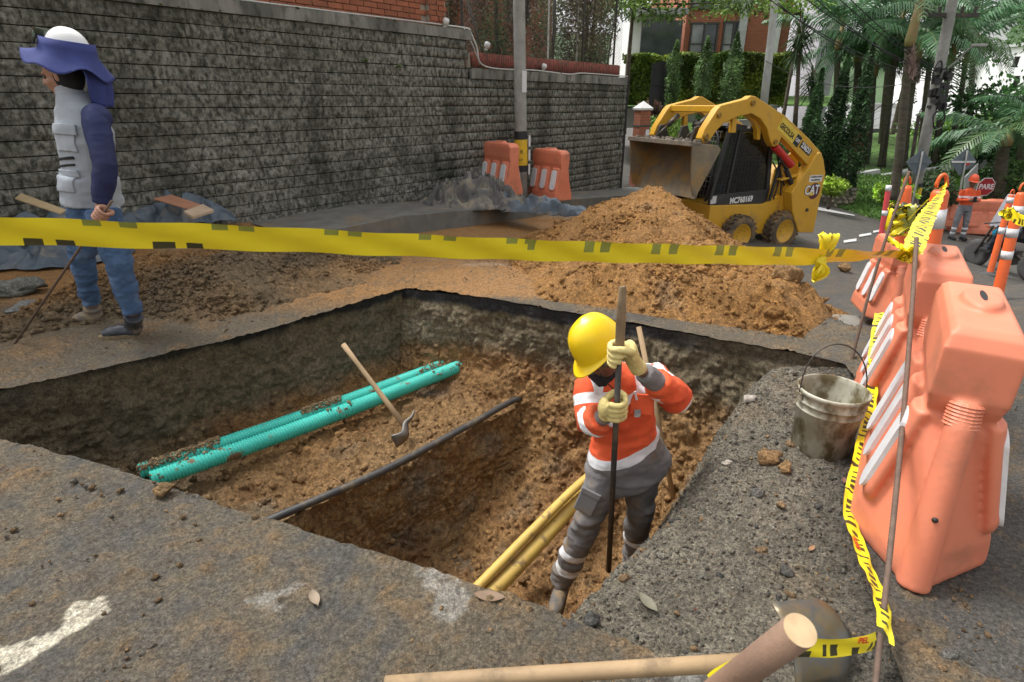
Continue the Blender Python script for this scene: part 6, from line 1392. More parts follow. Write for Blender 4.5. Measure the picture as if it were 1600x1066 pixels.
for k in range(3): bm = bmesh.new(); a_box(bm, (.145, -.03, zz(215)-.26*k-.06), (.035, .015, .20)); bm_obj('tag', bm, M_white, PO)
bm = bmesh.new(); a_box(bm, (.035, -.112, zz(128)), (.085, .012, .36)); bm_obj('sticker', bm, M_white, PO)
pb = at(1193, 172, 20.5); pole('pale slanted pole behind the loader arm', pb, at(1211, 0, 20.5), .125, (), mat('pale pole', (.55, .55, .55), (.45, .45, .45), rough=.7, scale=3))
pb = at(1428, 312, 17.2); pt = at(1487, 8, 17.2); zz = lambda y: at(1430, y, 17.2).z-pb.z
PE = pole('electric pole with cable coil, street lamp arm and cross arm', pb, pt, .145, ((zz(292), zz(286), M_bblk, 'black_band'), (zz(305), zz(293), M_byel, 'yellow_band')), ext=.3)
d_ = pt-pb; ep = lambda y: d_*((at(1450, y, 17.2).z-pb.z)/d_.z)
bm = bmesh.new(); rr = random.Random(2)
for k in range(26): z = ep(125+rr.uniform(-18, 45)); a_box(bm, (z.x+rr.uniform(-.16, .2), -.15+rr.uniform(-.1, .1), z.z), (rr.uniform(.05, .2), .12, rr.uniform(.03, .22)))
bm_obj('cable_boxes', bm, M_cab, PE)
bm = bmesh.new(); c_ = at(1467, 186, 17.0)-pb; a_tube(bm, [c_+Vector((.16*math.cos(a), .03*math.sin(3*a), .24*math.sin(a))) for a in [2*math.pi*k/24 for k in range(25)]], .022, 6); bm_obj('cable_coil', bm, M_hose, PE, smooth=True)
bm = bmesh.new(); c_ = at(1466, 112, 17.0)-pb; a_tube(bm, [c_+Vector((.1*math.cos(a), .03, .26*math.sin(a))) for a in [2*math.pi*k/24 for k in range(25)]], .02, 6); bm_obj('cable_coil', bm, M_hose, PE, smooth=True)
bm = bmesh.new(); a_tube(bm, smooth_curve([ep(120), at(1495, 95, 17)-pb, at(1515, 76, 16.8)-pb, at(1533, 70, 16.6)-pb], 5), .022, 6); bm_obj('lamp_arm', bm, M_pole, PE, smooth=True)
bm = bmesh.new(); q = at(1530, 71, 16.6)-pb; a_box(bm, q, (.35, .16, .07)); bm_obj('lamp_head', bm, M_pole, PE, bevel=.02)
bm = bmesh.new(); a_box(bm, ep(24), (1.5, .1, .1)); 
for x in (-.65, -.3, .3, .65): a_cyl(bm, ep(24)+Vector((x, 0, .05)), ep(24)+Vector((x, 0, .2)), .04, 8)
bm_obj('cross_arm', bm, M_iron, PE)
bm = bmesh.new(); a_tube(bm, [at(1405, 312, 17.15)-pb+Vector((.18, 0, 0)), at(1408, 180, 17.15)-pb+Vector((.5, 0, 0))], .05, 8); bm_obj('downpipe', bm, M_iron, PE)
# wires
def wire(a, b, sag, r=.012):
    pts = [a.lerp(b, i/14)-Vector((0, 0, sag*4*(i/14)*(1-i/14))) for i in range(15)]; bm = bmesh.new(); a_tube(bm, pts, r, 5); return tag(bm_obj('cable', bm, M_hose, smooth=True), 'black overhead cable running from the electric pole to the upper left', 'cable', 'overhead cables')
for wi, (y1, x0, y0, s) in enumerate(((118, 1235, -20, .15), (122, 1255, -20, .2), (115, 1280, -30, .1), (124, 1190, -10, .25), (112, 1300, -30, .1), (126, 1215, 5, .3), (30, 1360, -40, .05))): wire(pb+ep(y1), at(x0, y0, 15.5), s)
wire(pb+ep(120), at(1196, 95, 20.4), .5, .010)['label'] = 'thin cable sagging from the electric pole to the pale slanted pole'; wire(pb+ep(128), at(1700, 150, 20), .2, .012)['label'] = 'overhead cable running from the electric pole to the right edge'
# ---- signs
M_signb = mat('sign back', (.16, .19, .21), (.12, .15, .17), rough=.5, scale=6, metal=.3)
def diamond(label, c, r_, foot, cross, tr=False):
    c = Vector(c); foot = Vector(foot); t = thing('road_sign', label, 'road sign', foot, 0, 'diamond signs seen from behind'); q = c-foot
    bm = bmesh.new(); a_box(bm, q, (r_*1.3, .012, r_*1.3), Matrix.Rotation(R(45), 4, 'Y')); bm_obj('panel', bm, M_signb, t, bevel=.004)
    bm = bmesh.new(); a_cyl(bm, (0, -.03, 0), q+Vector((0, -.03, r_*.75)), .025, 8); bm_obj('post', bm, M_pole, t, smooth=True)
    bm = bmesh.new(); a_box(bm, q+Vector((0, -.022, 0)), (r_*1.6, .02, .05)); bm_obj('crossbar', bm, M_wht if cross else M_signb, t)
    if tr: bm = bmesh.new(); a_box(bm, q+Vector((.14, -.02, -.05)), (.10, .01, .09)); bm_obj('red_patch', bm, M_red, t)
q = at(1505, 253, 17.5); f_ = at(1492, 348, 17.5); f_.z = float(ground(f_.x, 17.5)); diamond('diamond road sign back with white crossbar above the road worker', q, .43, f_, True, True)
q = at(1436, 254, 16.4); f_ = at(1424, 330, 16.4); f_.z = float(ground(f_.x, 16.4)); diamond('grey blue diamond sign back in front of the electric pole', q, .40, f_, False)
q = at(1518, 305, 19.5); BD = thing('board', 'tall pale board standing behind the diamond sign', 'board', (q.x, 19.5, float(ground(q.x, 19.5))+.05)); zb = BD.location.z; bm = bmesh.new(); t1 = at(1528, 256, 19.5)-BD.location; t2 = at(1508, 276, 19.5)-BD.location; b1 = at(1519, 350, 19.5)-BD.location; b2 = at(1501, 350, 19.5)-BD.location
a_prism(bm, [(b2.x, b2.z), (b1.x, b1.z), (t1.x, t1.z), (t2.x, t2.z)], -.03, .03); bm_obj('panel', bm, mat('pale board', (.55, .57, .58), (.48, .50, .51), rough=.6), BD); bm = bmesh.new(); a_box(bm, ((t1.x+b1.x)/2-.2, -.05, (t1.z+b1.z)/2), (.7, .02, .03)); bm_obj('rail', bm, M_iron, BD)
q = at(1540, 292, 18.5); PS = thing('stop_sign', 'red octagonal stop sign reading PARE on a thin post', 'stop sign', (q.x, 18.5, float(ground(q.x, 18.5)))); z = q.z-PS.location.z
def octo(r_, y, m, nm, zc): bm = bmesh.new(); a_lathe(bm, [(0, 0), (r_, 0), (r_, .012), (0, .012)], 8, Matrix.Translation((0, y, zc)) @ Matrix.Rotation(R(90), 4, 'X') @ Matrix.Rotation(R(22.5), 4, 'Z')); return bm_obj(nm, bm, m, PS)
octo(.30, 0, M_white, 'rim', z); octo(.275, -.012, mat('sign red', (.36, .012, .02), rough=.5), 'panel', z); text_obj('lettering', 'PARE', .225, M_white, PS, plane_matrix((0, -.03, z+.0), (1, 0, 0), (0, 0, 1)), .002, 0, .006, .92)
bm = bmesh.new(); a_cyl(bm, (-.05, .02, 0), (0, .02, z-.2), .025, 8); bm_obj('post', bm, mat('olive post', (.3, .28, .15)), PS, smooth=True)
q = hit(1590, 362); bm = bmesh.new(); a_prism(bm, [(-.2, 0), (.45, 0), (.38, .85), (.05, .9)], 0, .4); o = bm_obj('road_barrier', bm, mat('dull white plastic', (.60, .58, .64), (.5, .5, .55), rough=.5), bevel=.04); o.location = at(1572, 358, 15.5); tag(o, 'pale white lilac plastic block behind the posts at the right edge', 'road block')
# ---- distance: wooded hill ring so that the view never ends in a bare edge
def hill_col(P): n = fbm(P, .06, 4, 31)[:, None]; return np.clip(np.array((.05, .085, .035))*(1+.8*n), .005, 1)
rows = []
for k, (rd, z) in enumerate(((150, -6), (175, 4), (230, 16), (300, 30), (420, 38))): rows.append([(rd*math.sin(a), rd*math.cos(a), z+(k > 0)*6*math.sin(a*5+k)+(k > 0)*4*math.sin(a*11)) for a in [2*math.pi*i/90 for i in range(91)]])
tag(poly_strip('hills', rows, M_grass, sub=2, disp=2.5, vcol=hill_col), kind='structure')
bm = bmesh.new(); bmesh.ops.create_circle(bm, cap_ends=True, radius=450, segments=48, matrix=Matrix.Translation((0, 0, -4))); tag(bm_obj('terrain', bm, mat('far earth', (.10, .11, .07))), kind='structure')
# ================================================================ PEOPLE
def head_parts(bm, c, fwd, up, s=1.0):
    """ellipsoid skull, jaw, nose, lips, brow, ears"""
    c = Vector(c); f = Vector(fwd).normalized(); u = (Vector(up)-f*f.dot(Vector(up))).normalized(); r = f.cross(u)
    B = Matrix((f, r, u)).transposed().to_4x4()
    def el(o, rad, seg=16):
        M = Matrix.Translation(c+(f*o[0]+r*o[1]+u*o[2])*s) @ B @ Matrix.Diagonal((rad[0]*s, rad[1]*s, rad[2]*s, 1)); bmesh.ops.create_uvsphere(bm, u_segments=seg, v_segments=seg//2+2, radius=1, matrix=M)
    el((-.005, 0, .03), (.098, .077, .088)); el((.012, 0, -.03), (.078, .066, .085)); el((.035, 0, -.085), (.042, .045, .032)); el((.062, 0, -.098), (.022, .024, .018))
    el((.09, 0, .015), (.014, .05, .012)); el((.103, 0, -.025), (.018, .013, .022)); el((.112, 0, -.037), (.013, .016, .010)); el((.088, 0, -.062), (.014, .026, .008)); el((.084, 0, -.074), (.013, .022, .008)); el((.075, 0, -.045), (.025, .04, .03))
    for q in (-1, 1): el((-.012, q*.078, -.015), (.020, .010, .032)); el((.06, q*.04, -.035), (.022, .022, .025))
    return B
def eyes(parent, c, fwd, up, s=1.0):
    c = Vector(c); f = Vector(fwd).normalized(); u = (Vector(up)-f*f.dot(Vector(up))).normalized(); r = f.cross(u); bm = bmesh.new()
    for q in (-1, 1): bmesh.ops.create_uvsphere(bm, u_segments=10, v_segments=8, radius=.011*s, matrix=Matrix.Translation(c+(f*.084+r*q*.031-u*.006)*s))
    bm_obj('eye', bm, mat('eye', (.12, .10, .09), rough=.2), parent, smooth=True)
def wrinkle(a=.006, f=14, s=0):
    def fn(P):
        Q = P.copy(); Q[:, 2] *= 2.1; return (fbm(Q, f, 3, s, .55)*a+(1-2*np.abs(vnoise(Q, f*.6, s+5)))*a*.7).astype(np.float32)
    return fn
def band(o, p, d, h, Rr, mi):
    """cut a clean strip |d.(x-p)|<h near p and give it material mi"""
    p = Vector(p); d = Vector(d).normalized(); bm = bmesh.new(); bm.from_mesh(o.data)
    for sgn in (-1, 1):
        fs = [f for f in bm.faces if (f.calc_center_median()-p).length < Rr and abs(d.dot(f.calc_center_median()-p)) < h+.03]; g = list({v for f in fs for v in f.verts})+list({e for f in fs for e in f.edges})+fs
        bmesh.ops.bisect_plane(bm, geom=g, plane_co=p+d*h*sgn, plane_no=d, dist=1e-5)
    for f in bm.faces:
        q = f.calc_center_median()-p
        if q.length < Rr and abs(d.dot(q)) < h: f.material_index = mi
    bm.to_mesh(o.data); bm.free()
def below(o, p, d, mi, Rr=9):
    p = Vector(p); d = Vector(d).normalized(); bm = bmesh.new(); bm.from_mesh(o.data); fs = [f for f in bm.faces if abs(d.dot(f.calc_center_median()-p)) < .03 and (f.calc_center_median()-p).length < Rr]
    g = list({v for f in fs for v in f.verts})+list({e for f in fs for e in f.edges})+fs; bmesh.ops.bisect_plane(bm, geom=g, plane_co=p, plane_no=d, dist=1e-5)
    for f in bm.faces:
        q = f.calc_center_median()-p
        if d.dot(q) < 0 and q.length < Rr: f.material_index = mi
    bm.to_mesh(o.data); bm.free()
def grip(name, p, rod, back, m, parent, s=1.0, wrist=None, rr_=.018):
    """hand closed round a rod: p on the rod axis, back = direction from the rod to the palm"""
    p = Vector(p); z = Vector(rod).normalized(); b = Vector(back); b = (b-z*z.dot(b)).normalized(); t = z.cross(b); bm = bmesh.new()
    pc = p+b*(.035*s); bmesh.ops.create_uvsphere(bm, u_segments=16, v_segments=10, radius=1, matrix=Matrix.Translation(pc+b*.012*s) @ plane_matrix((0, 0, 0), z, b) @ Matrix.Diagonal((.046*s, .024*s, .036*s, 1)))
    for i in range(4):
        o = z*((1.5-i)*.0225*s); L = (1.0, 1.08, 1.02, .86)[i]; pts = []; rd = []
        for k in range(8):
            a = R(35)+R(250)*L*k/7*.86; rad = (.040-.010*k/7)*s; pts.append(p+o+b*(rad*math.cos(a))+t*(rad*math.sin(a))); rd.append((.0125-.003*k/7)*s)
        a_tube(bm, pts, rd, 8)
    tp = [pc-t*.03*s+z*.015*s, p+b*.012*s-t*.040*s+z*.035*s, p-b*.018*s-t*.030*s+z*.045*s, p-b*.036*s-t*.008*s+z*.040*s]; a_tube(bm, smooth_curve(tp, 3), [.0155*s]*4+[.014*s]*3+[.0115*s]*3, 8)
    if wrist is not None: w_ = Vector(wrist); a_tube(bm, [pc+b*.01*s, (pc+w_)/2, w_], [.030*s, .029*s, .033*s], 12)
    return remeshed(name, bm, .0042*s, m, parent, 2, wrinkle(.0012, 60))
def boot(name, heel, toe, m, parent, s=1.0, top=None, up=(0, 0, 1), sole=None):
    h = Vector(heel); t = Vector(toe); d = (t-h).normalized(); u = Vector(up); bm = bmesh.new(); L = (t-h).length
    pts = [h+d*.0+u*.035*s, h+d*L*.25+u*.04*s, h+d*L*.5+u*.045*s, h+d*L*.75+u*.04*s, t-d*.02*s+u*.034*s]
    side = d.cross(u).normalized()
    a_tube(bm, pts, [(.034*s, .036*s), (.042*s, .040*s), (.043*s, .044*s), (.042*s, .036*s), (.028*s, .027*s)], 14, ref=side)
    tp = Vector(top) if top is not None else h+u*.15*s
    a_tube(bm, [h+d*.03*s+u*.04*s, h+d*.035*s+u*.08*s, tp], [(.042*s, .050*s), (.045*s, .052*s), (.050*s, .055*s)], 14, ref=side)
    o = remeshed(name, bm, .007*s, m, parent, 2, wrinkle(.0015, 40))
    bm = bmesh.new(); vv = []
    for k in range(16):
        a = 2*math.pi*k/16; x = .5+.56*math.cos(a); vv.append(h+d*(L*x)+side*(.047*s*math.sin(a)*(1 if math.cos(a) > 0 else .85)))
    a0 = [bm.verts.new(v-u*.002) for v in vv]; a1 = [bm.verts.new(v+u*.026*s) for v in vv]; bm.faces.new(a0); bm.faces.new(a1[::-1])
    for k in range(16): bm.faces.new((a0[k], a1[k], a1[(k+1) % 16], a0[(k+1) % 16]))
    bm_obj('sole', bm, sole or mat('muddy sole', (.22, .16, .09), (.14, .11, .07), rough=.95, scale=30), o, bevel=.004); return o
M_skin = mat('dark skin', (.18, .09, .055), (.14, .07, .04), rough=.5, scale=20); M_skin2 = mat('skin', (.42, .22, .15), (.36, .18, .12), rough=.5, scale=20)
M_orj = mat('orange work fabric', (.80, .115, .035), (.66, .085, .025), rough=.85, scale=7, bump=.0006, bscale=400, dirt=(.36, .12, .05), dscale=8, dthr=.66)
M_gry = mat('grey work fabric', (.215, .205, .205), (.16, .152, .152), rough=.9, scale=7, bump=.0006, bscale=400, dirt=(.20, .14, .08), dscale=6, dthr=.60)
M_refl = mat('silver reflective tape', (.80, .81, .83), (.72, .73, .75), rough=.35, scale=20)
M_glove = mat('yellow leather glove', (.74, .62, .26), (.62, .50, .20), rough=.75, scale=22, bump=.0008, bscale=150, dirt=(.40, .28, .12), dscale=18, dthr=.64)
M_hat = mat('yellow hard hat', (.84, .58, .01), (.80, .53, .01), rough=.33, scale=5, spec=.45, dirt=(.55, .38, .06), dscale=16, dthr=.70, det=8)
M_dk = mat('black cloth', (.02, .02, .022), (.012, .012, .013), rough=.9, scale=20)
def helmet(parent, c, fwd, up, m, s=1.0, brim=True):
    c = Vector(c); f = Vector(fwd).normalized(); u = (Vector(up)-f*f.dot(Vector(up))).normalized(); r = u.cross(f); M = Matrix((f, r, u)).transposed().to_4x4(); M.translation = c
    bm = bmesh.new(); n = 32; rings = []
    prof = [(1.0, 0), (1.01, .012), (.985, .03), (.95, .062), (.86, .10), (.72, .132), (.52, .155), (.28, .168), (.0, .172)]
    for q, z in prof:
        rg = []
        for k in range(n):
            a = 2*math.pi*k/n; x = .140*q*math.cos(a); y = .112*q*math.sin(a); ridge = .008*math.exp(-(y/.018)**2)*(z > .05)+.004*math.exp(-((abs(y)-.045)/.01)**2)*(z > .05); rg.append(bm.verts.new((x*s, y*s, (z+ridge)*s)))
        rings.append(rg)
    for i in range(len(rings)-1):
        for k in range(n): bm.faces.new((rings[i][k], rings[i][(k+1) % n], rings[i+1][(k+1) % n], rings[i+1][k]))
    # brim: lip all round, long peak in front
    out = []
    for k in range(n):
        a = 2*math.pi*k/n; ex = .010+(.052*max(0, math.cos(a))**1.5 if brim else 0); out.append(bm.verts.new(((.140+ex)*math.cos(a)*s, (.112+min(ex, .02))*math.sin(a)*s, (-.004-.016*max(0, math.cos(a))**2)*s)))
    for k in range(n): bm.faces.new((out[k], out[(k+1) % n], rings[0][(k+1) % n], rings[0][k]))
    bmesh.ops.remove_doubles(bm, verts=bm.verts[:], dist=1e-5); bmesh.ops.transform(bm, matrix=M, verts=bm.verts[:]); o = bm_obj('hard_hat', bm, m, parent, smooth=True); sdm = o.modifiers.new('s', 'SOLIDIFY'); sdm.thickness = .004*s; ss = o.modifiers.new('u', 'SUBSURF'); ss.levels = ss.render_levels = 1; return o
# ---------------- digging worker
W1 = thing('person', 'worker in yellow hard hat and orange jacket standing in the trench holding an iron bar', 'person', (0, 0, 0))
J = dict(nk=at(942, 584, 2.36), ch=at(964, 622, 2.42), ws=at(976, 672, 2.44), pv=at(976, 706, 2.44), sl=at(918, 600, 2.36), sr=at(1020, 586, 2.48), el=at(922, 662, 2.24), wl_=at(946, 650, 2.16), er=at(1057, 622, 2.34), wr=at(1003, 580, 2.19),
    hl=at(950, 715, 2.42), hr=at(1004, 715, 2.47), kl=at(921, 806, 2.34), al=at(877, 905, 2.42), kr=at(1000, 796, 2.44), ar=at(990, 880, 2.62))
hc = at(938, 544, 2.27); hf = Vector((-.25, -.78, -.55)); hu = Vector((-.45, -.40, .80))
bm = bmesh.new(); head_parts(bm, hc, hf, hu, .9)
def torso(bm, J, g=0, k=1.0):
    sd = (J['sr']-J['sl']).normalized(); up_ = (J['nk']-J['pv'])
    a_tube(bm, [J['pv']-up_*.12, J['pv'], J['ws'], J['ch'], J['ch'].lerp(J['nk'], .65), J['nk']], [(.155*k+g, .11*k+g), (.165*k+g, .115*k+g), (.155*k+g, .11*k+g), (.175*k+g, .125*k+g), (.13*k+g, .095*k+g), (.065*k+g, .06*k+g)], 20, ref=sd)
def arm(bm, a, b, c, r0, r1, r2, g=0):
    a_tube(bm, [a+(a-b).normalized()*.02, a.lerp(b, .15), a.lerp(b, .5), b, b.lerp(c, .4), c], [r0*.85+g, r0+g, (r0+r1)/2+g, r1+g, r1*1.02+g, r2+g], 14)
torso(bm, J, 0, .9)
arm(bm, J['sl'], J['el'], J['wl_'], .045, .036, .024); arm(bm, J['sr'], J['er'], J['wr'], .045, .036, .024)
a_tube(bm, [J['nk']-Vector((0, 0, .06)), J['nk'], hc-hu.normalized()*.05], [.062, .058, .058], 12)
for h_, k_, a_ in (('hl', 'kl', 'al'), ('hr', 'kr', 'ar')): a_tube(bm, [J[h_], J[h_].lerp(J[k_], .5), J[k_], J[k_].lerp(J[a_], .35), J[a_]], [.075, .068, .05, .052, .035], 14)
remeshed('body', bm, .010, M_skin, W1, 2); eyes(W1, hc, hf, hu)
bm = bmesh.new(); torso(bm, J, .020, .93); arm(bm, J['sl'], J['el'], J['wl_'].lerp(J['el'], .25), .060, .062, .056, .006); arm(bm, J['sr'], J['er'], J['wr'].lerp(J['er'], .38), .062, .066, .056, .006)
for q in ('sl', 'sr'): bmesh.ops.create_uvsphere(bm, u_segments=14, v_segments=10, radius=.068, matrix=Matrix.Translation(J[q].lerp(J['ch'], .12)))
a_tube(bm, [J['pv']-(J['nk']-J['pv'])*.30+Vector((.01, 0, 0)), J['pv'], J['ws']], [(.225, .155), (.20, .14), (.165, .13)], 20, ref=(J['sr']-J['sl']))
jk = remeshed('jacket', bm, .0085, [M_orj, M_refl, M_gry], W1, 2, wrinkle(.009, 11, 3))
tdir = (J['nk']-J['pv']).normalized(); below(jk, J['pv']+tdir*.045, tdir, 2, .33); band(jk, J['pv']+tdir*.06, tdir, .025, .30, 1)
dA = (J['el']-J['sl']).normalized(); band(jk, J['sl'].lerp(J['el'], .42), dA, .025, .10, 1); band(jk, J['el'].lerp(J['wl_'], .25), (J['wl_']-J['el']), .022, .085, 1)
dA = (J['er']-J['sr']).normalized(); band(jk, J['sr'].lerp(J['er'], .50), dA, .025, .10, 1); band(jk, J['er'].lerp(J['wr'], -.15), (J['wr']-J['er']), .02, .09, 1)
band(jk, J['ch']+tdir*.065, tdir, .024, .26, 1)
sd = (J['sr']-J['sl']).normalized(); band(jk, J['ch']+sd*.105+tdir*.16, sd, .022, .12, 1); band(jk, J['ch']-sd*.10+tdir*.16, sd, .022, .12, 1)
bm = bmesh.new(); arm(bm, J['er'].lerp(J['wr'], .45), J['er'].lerp(J['wr'], .7), J['wr'].lerp(J['er'], .05), .050, .048, .042); remeshed('cuff', bm, .006, M_gry, W1, 2, wrinkle(.003, 30)); bm = bmesh.new(); arm(bm, J['wl_'].lerp(J['el'], .3), J['wl_'].lerp(J['el'], .15), J['wl_'], .040, .038, .034); remeshed('cuff', bm, .006, M_gry, W1, 2, wrinkle(.003, 30))
bm = bmesh.new(); a_tube(bm, [J['nk']-tdir*.03, J['nk']+tdir*.05], [.078, .070], 16); remeshed('collar', bm, .006, M_dk, W1, 1)
bm = bmesh.new(); a_box(bm, (0, 0, 0), (.105, .012, .10)); o = bm_obj('pocket', bm, M_orj, W1, bevel=.006); pc_ = at(1003, 632, 2.29); o.matrix_local = Matrix.Translation(pc_) @ Matrix.Rotation(R(-10), 4, 'Z') @ Matrix.Rotation(R(-14), 4, 'X')
bm = bmesh.new(); a_box(bm, (0, 0, 0), (.028, .004, .035)); o = bm_obj('badge', bm, mat('badge', (.5, .5, .5), (.1, .1, .1), scale=60), W1); o.matrix_local = Matrix.Translation(at(996, 646, 2.265)) @ Matrix.Rotation(R(-14), 4, 'X')
bm = bmesh.new(); a_tube(bm, [at(992, 612, 2.27), at(995, 625, 2.27)], .005, 8); bm_obj('pen', bm, M_white, W1)
bm = bmesh.new(); a_tube(bm, smooth_curve([at(936, 582, 2.22), at(950, 600, 2.20), at(962, 612, 2.19), at(958, 622, 2.2)], 4), .003, 6); bm_obj('chin_cord', bm, M_dk, W1)
bm = bmesh.new(); pv = J['pv']-tdir*.03
a_tube(bm, [J['ws'], pv, pv-tdir*.09], [(.150, .115), (.165, .125), (.15, .12)], 18, ref=sd)
a_tube(bm, [J['hl'], J['hl'].lerp(J['kl'], .5), J['kl'], J['kl'].lerp(J['al'], .5), J['al'].lerp(J['kl'], -.02)], [.094, .088, .072, .070, .064], 16)
a_tube(bm, [J['hr'], J['hr'].lerp(J['kr'], .5), J['kr'], J['kr'].lerp(J['ar'], .5), J['ar']], [.094, .088, .072, .068, .060], 16)
tr = remeshed('trousers', bm, .0085, [M_gry, M_refl], W1, 2, wrinkle(.011, 11, 9))
dl = (J['al']-J['kl']).normalized(); band(tr, J['kl'].lerp(J['al'], .52), dl, .025, .11, 1); band(tr, J['kl'].lerp(J['al'], .76), dl, .025, .11, 1)
dl = (J['ar']-J['kr']).normalized(); band(tr, J['kr'].lerp(J['ar'], .45), dl, .022, .11, 1)
bm = bmesh.new(); a_box(bm, (0, 0, 0), (.10, .016, .13)); a_box(bm, (0, -.008, .06), (.105, .014, .035)); o = bm_obj('cargo_pocket', bm, M_gry, W1, bevel=.007); o.matrix_local = Matrix.Translation(at(917, 785, 2.285)) @ Matrix.Rotation(R(18), 4, 'Y') @ Matrix.Rotation(R(-20), 4, 'Z')
M_boot = mat('grey boot', (.13, .125, .12), (.09, .085, .08), rough=.8, scale=20, dirt=(.22, .15, .08), dscale=12, dthr=.5)
boot('boot', J['al']+Vector((.02, .03, -.09)), J['al']+Vector((-.06, -.20, -.10)), M_boot, W1, 1.0, J['al']); boot('boot', J['ar']+Vector((.0, .05, -.10)), J['ar']+Vector((.02, -.18, -.10)), M_boot, W1, 1.0, J['ar'])
helmet(W1, hc+hu.normalized()*.025, (-.60, -.42, -.62), (-.62, -.20, .76), M_hat, .88)
# iron digging bar
b_lo = at(951, 892, 2.30); b_hi = at(968, 545, 2.07); b_top = at(973, 448, 2.03)
DB = thing('digging_bar', 'iron digging bar held upright by the worker, flat muddy blade on top', 'digging bar', (0, 0, 0))
bm = bmesh.new(); a_tube(bm, [b_lo, b_lo.lerp(b_hi, .5), b_hi], [.0145, .0135, .013], 12); bm_obj('shaft', bm, M_iron, DB, smooth=True)
bm = bmesh.new(); a_tube(bm, [b_hi-(b_top-b_hi)*.05, b_hi.lerp(b_top, .12), b_hi.lerp(b_top, .5), b_top], [(.014, .013), (.020, .012), (.021, .008), (.015, .005)], 12, ref=(1, .2, 0)); bm_obj('flat_blade', bm, mat('muddy steel', (.27, .19, .11), (.17, .12, .075), rough=.8, scale=14), DB, smooth=True)
rd_ = (b_hi-b_lo).normalized(); rp = lambda y: b_lo+rd_*((at(960, y, 2.15).z-b_lo.z)/rd_.z)
# hands
pA = rp(566); pA = b_hi-rd_*.03; grip('glove', pA, rd_, (J['wr']-pA)+Vector((.01, -.035, .0)), M_glove, W1, 1.12, J['wr'].lerp(pA, .15))
zt_ = at(957, 636, 2.12).z; pB = b_lo+rd_*((zt_-b_lo.z)/rd_.z); grip('glove', pB, rd_, (J['wl_']-pB)+Vector((-.02, -.03, 0)), M_glove, W1, 1.12, J['wl_'].lerp(pB, .1))
# ---------------- man in the blue sun hat, walking left
W2 = thing('person', 'man in blue sun hat, grey vest and jeans walking left with a thin rod', 'person', (0, 0, 0))
M_vest = mat('light grey vest', (.38, .41, .46), (.32, .35, .40), rough=.85, scale=6, bump=.0005, bscale=300); M_navy = mat('navy sleeve', (.012, .022, .10), (.009, .015, .07), rough=.7, scale=6); M_jean = mat('blue jeans', (.060, .115, .22), (.035, .072, .155), rough=.9, scale=7, bump=.0006, bscale=400, dirt=(.13, .19, .30), dscale=5, dthr=.60)
M_sun = mat('blue hat cloth', (.036, .052, .21), (.028, .04, .17), rough=.8, scale=10, bump=.0008, bscale=200)
K = dict(nk=at(114, 148, 3.74), ch=at(132, 205, 3.74), ws=at(140, 275, 3.72), pv=at(146, 318, 3.72), sn=at(148, 184, 3.59), sf=at(108, 180, 3.93), en=at(165, 258, 3.50), wn_=at(158, 322, 3.46), ef=at(110, 255, 3.98), wf=at(112, 318, 3.9),
    hn=at(160, 330, 3.63), hf=at(132, 330, 3.83), kn=at(186, 412, 3.55), an=at(208, 492, 3.56), kf=at(128, 402, 3.84), af=at(143, 478, 3.90))
hc = at(97, 117, 3.74); hf = Vector((-1, -.12, -.10)); hu = Vector((0, 0, 1))
bm = bmesh.new(); head_parts(bm, hc, hf, hu, .98); a_tube(bm, [K['nk']-Vector((0, 0, .05)), K['nk'].lerp(hc, .6)], [.062, .058], 12)
def torso2(bm, K, g=0, k=1.0, w=None):
    sd = (K['sf']-K['sn']).normalized(); a_tube(bm, [K['pv']-Vector((0, 0, .06)), K['pv'], K['ws'], K['ch'], K['ch'].lerp(K['nk'], .6), K['nk']], [(.15*k+g, .115*k+g), (.16*k+g, .12*k+g), (.155*k+g, .12*k+g), (.18*k+g, .135*k+g), (.14*k+g, .10*k+g), (.065*k+g, .065*k+g)], 20, ref=sd)
torso2(bm, K, 0, .92); arm(bm, K['sn'], K['en'], K['wn_'], .046, .038, .026); arm(bm, K['sf'], K['ef'], K['wf'], .046, .038, .026)
for h_, k_, a_ in (('hn', 'kn', 'an'), ('hf', 'kf', 'af')): a_tube(bm, [K[h_], K[h_].lerp(K[k_], .5), K[k_], K[k_].lerp(K[a_], .35), K[a_]], [.078, .07, .052, .054, .036], 14)
remeshed('body', bm, .009, M_skin2, W2, 2); eyes(W2, hc, hf, hu, .98)
bm = bmesh.new(); arm(bm, K['sn'], K['en'], K['wn_'].lerp(K['en'], .06), .070, .060, .044, .004); arm(bm, K['sf'], K['ef'], K['wf'], .054, .048, .038, .004); bmesh.ops.create_uvsphere(bm, u_segments=14, v_segments=10, radius=.078, matrix=Matrix.Translation(K['sn']+Vector((0, .02, 0)))); torso2(bm, K, .006, .93)
remeshed('shirt', bm, .008, M_navy, W2, 4, wrinkle(.003, 14, 4))
bm = bmesh.new(); torso2(bm, K, .022, .95); a_tube(bm, [K['pv']-Vector((0, 0, .0)), K['ws']], [(.195, .155), (.18, .145)], 20, ref=(0, 1, 0)); a_tube(bm, [K['nk']-Vector((0, 0, .03)), K['nk']+Vector((-.02, 0, .05))], [.078, .070], 18)
vest = remeshed('vest', bm, .008, [M_vest, M_dk, mat('vest shade panel', (.40, .43, .48))], W2, 3, wrinkle(.0055, 9, 6))
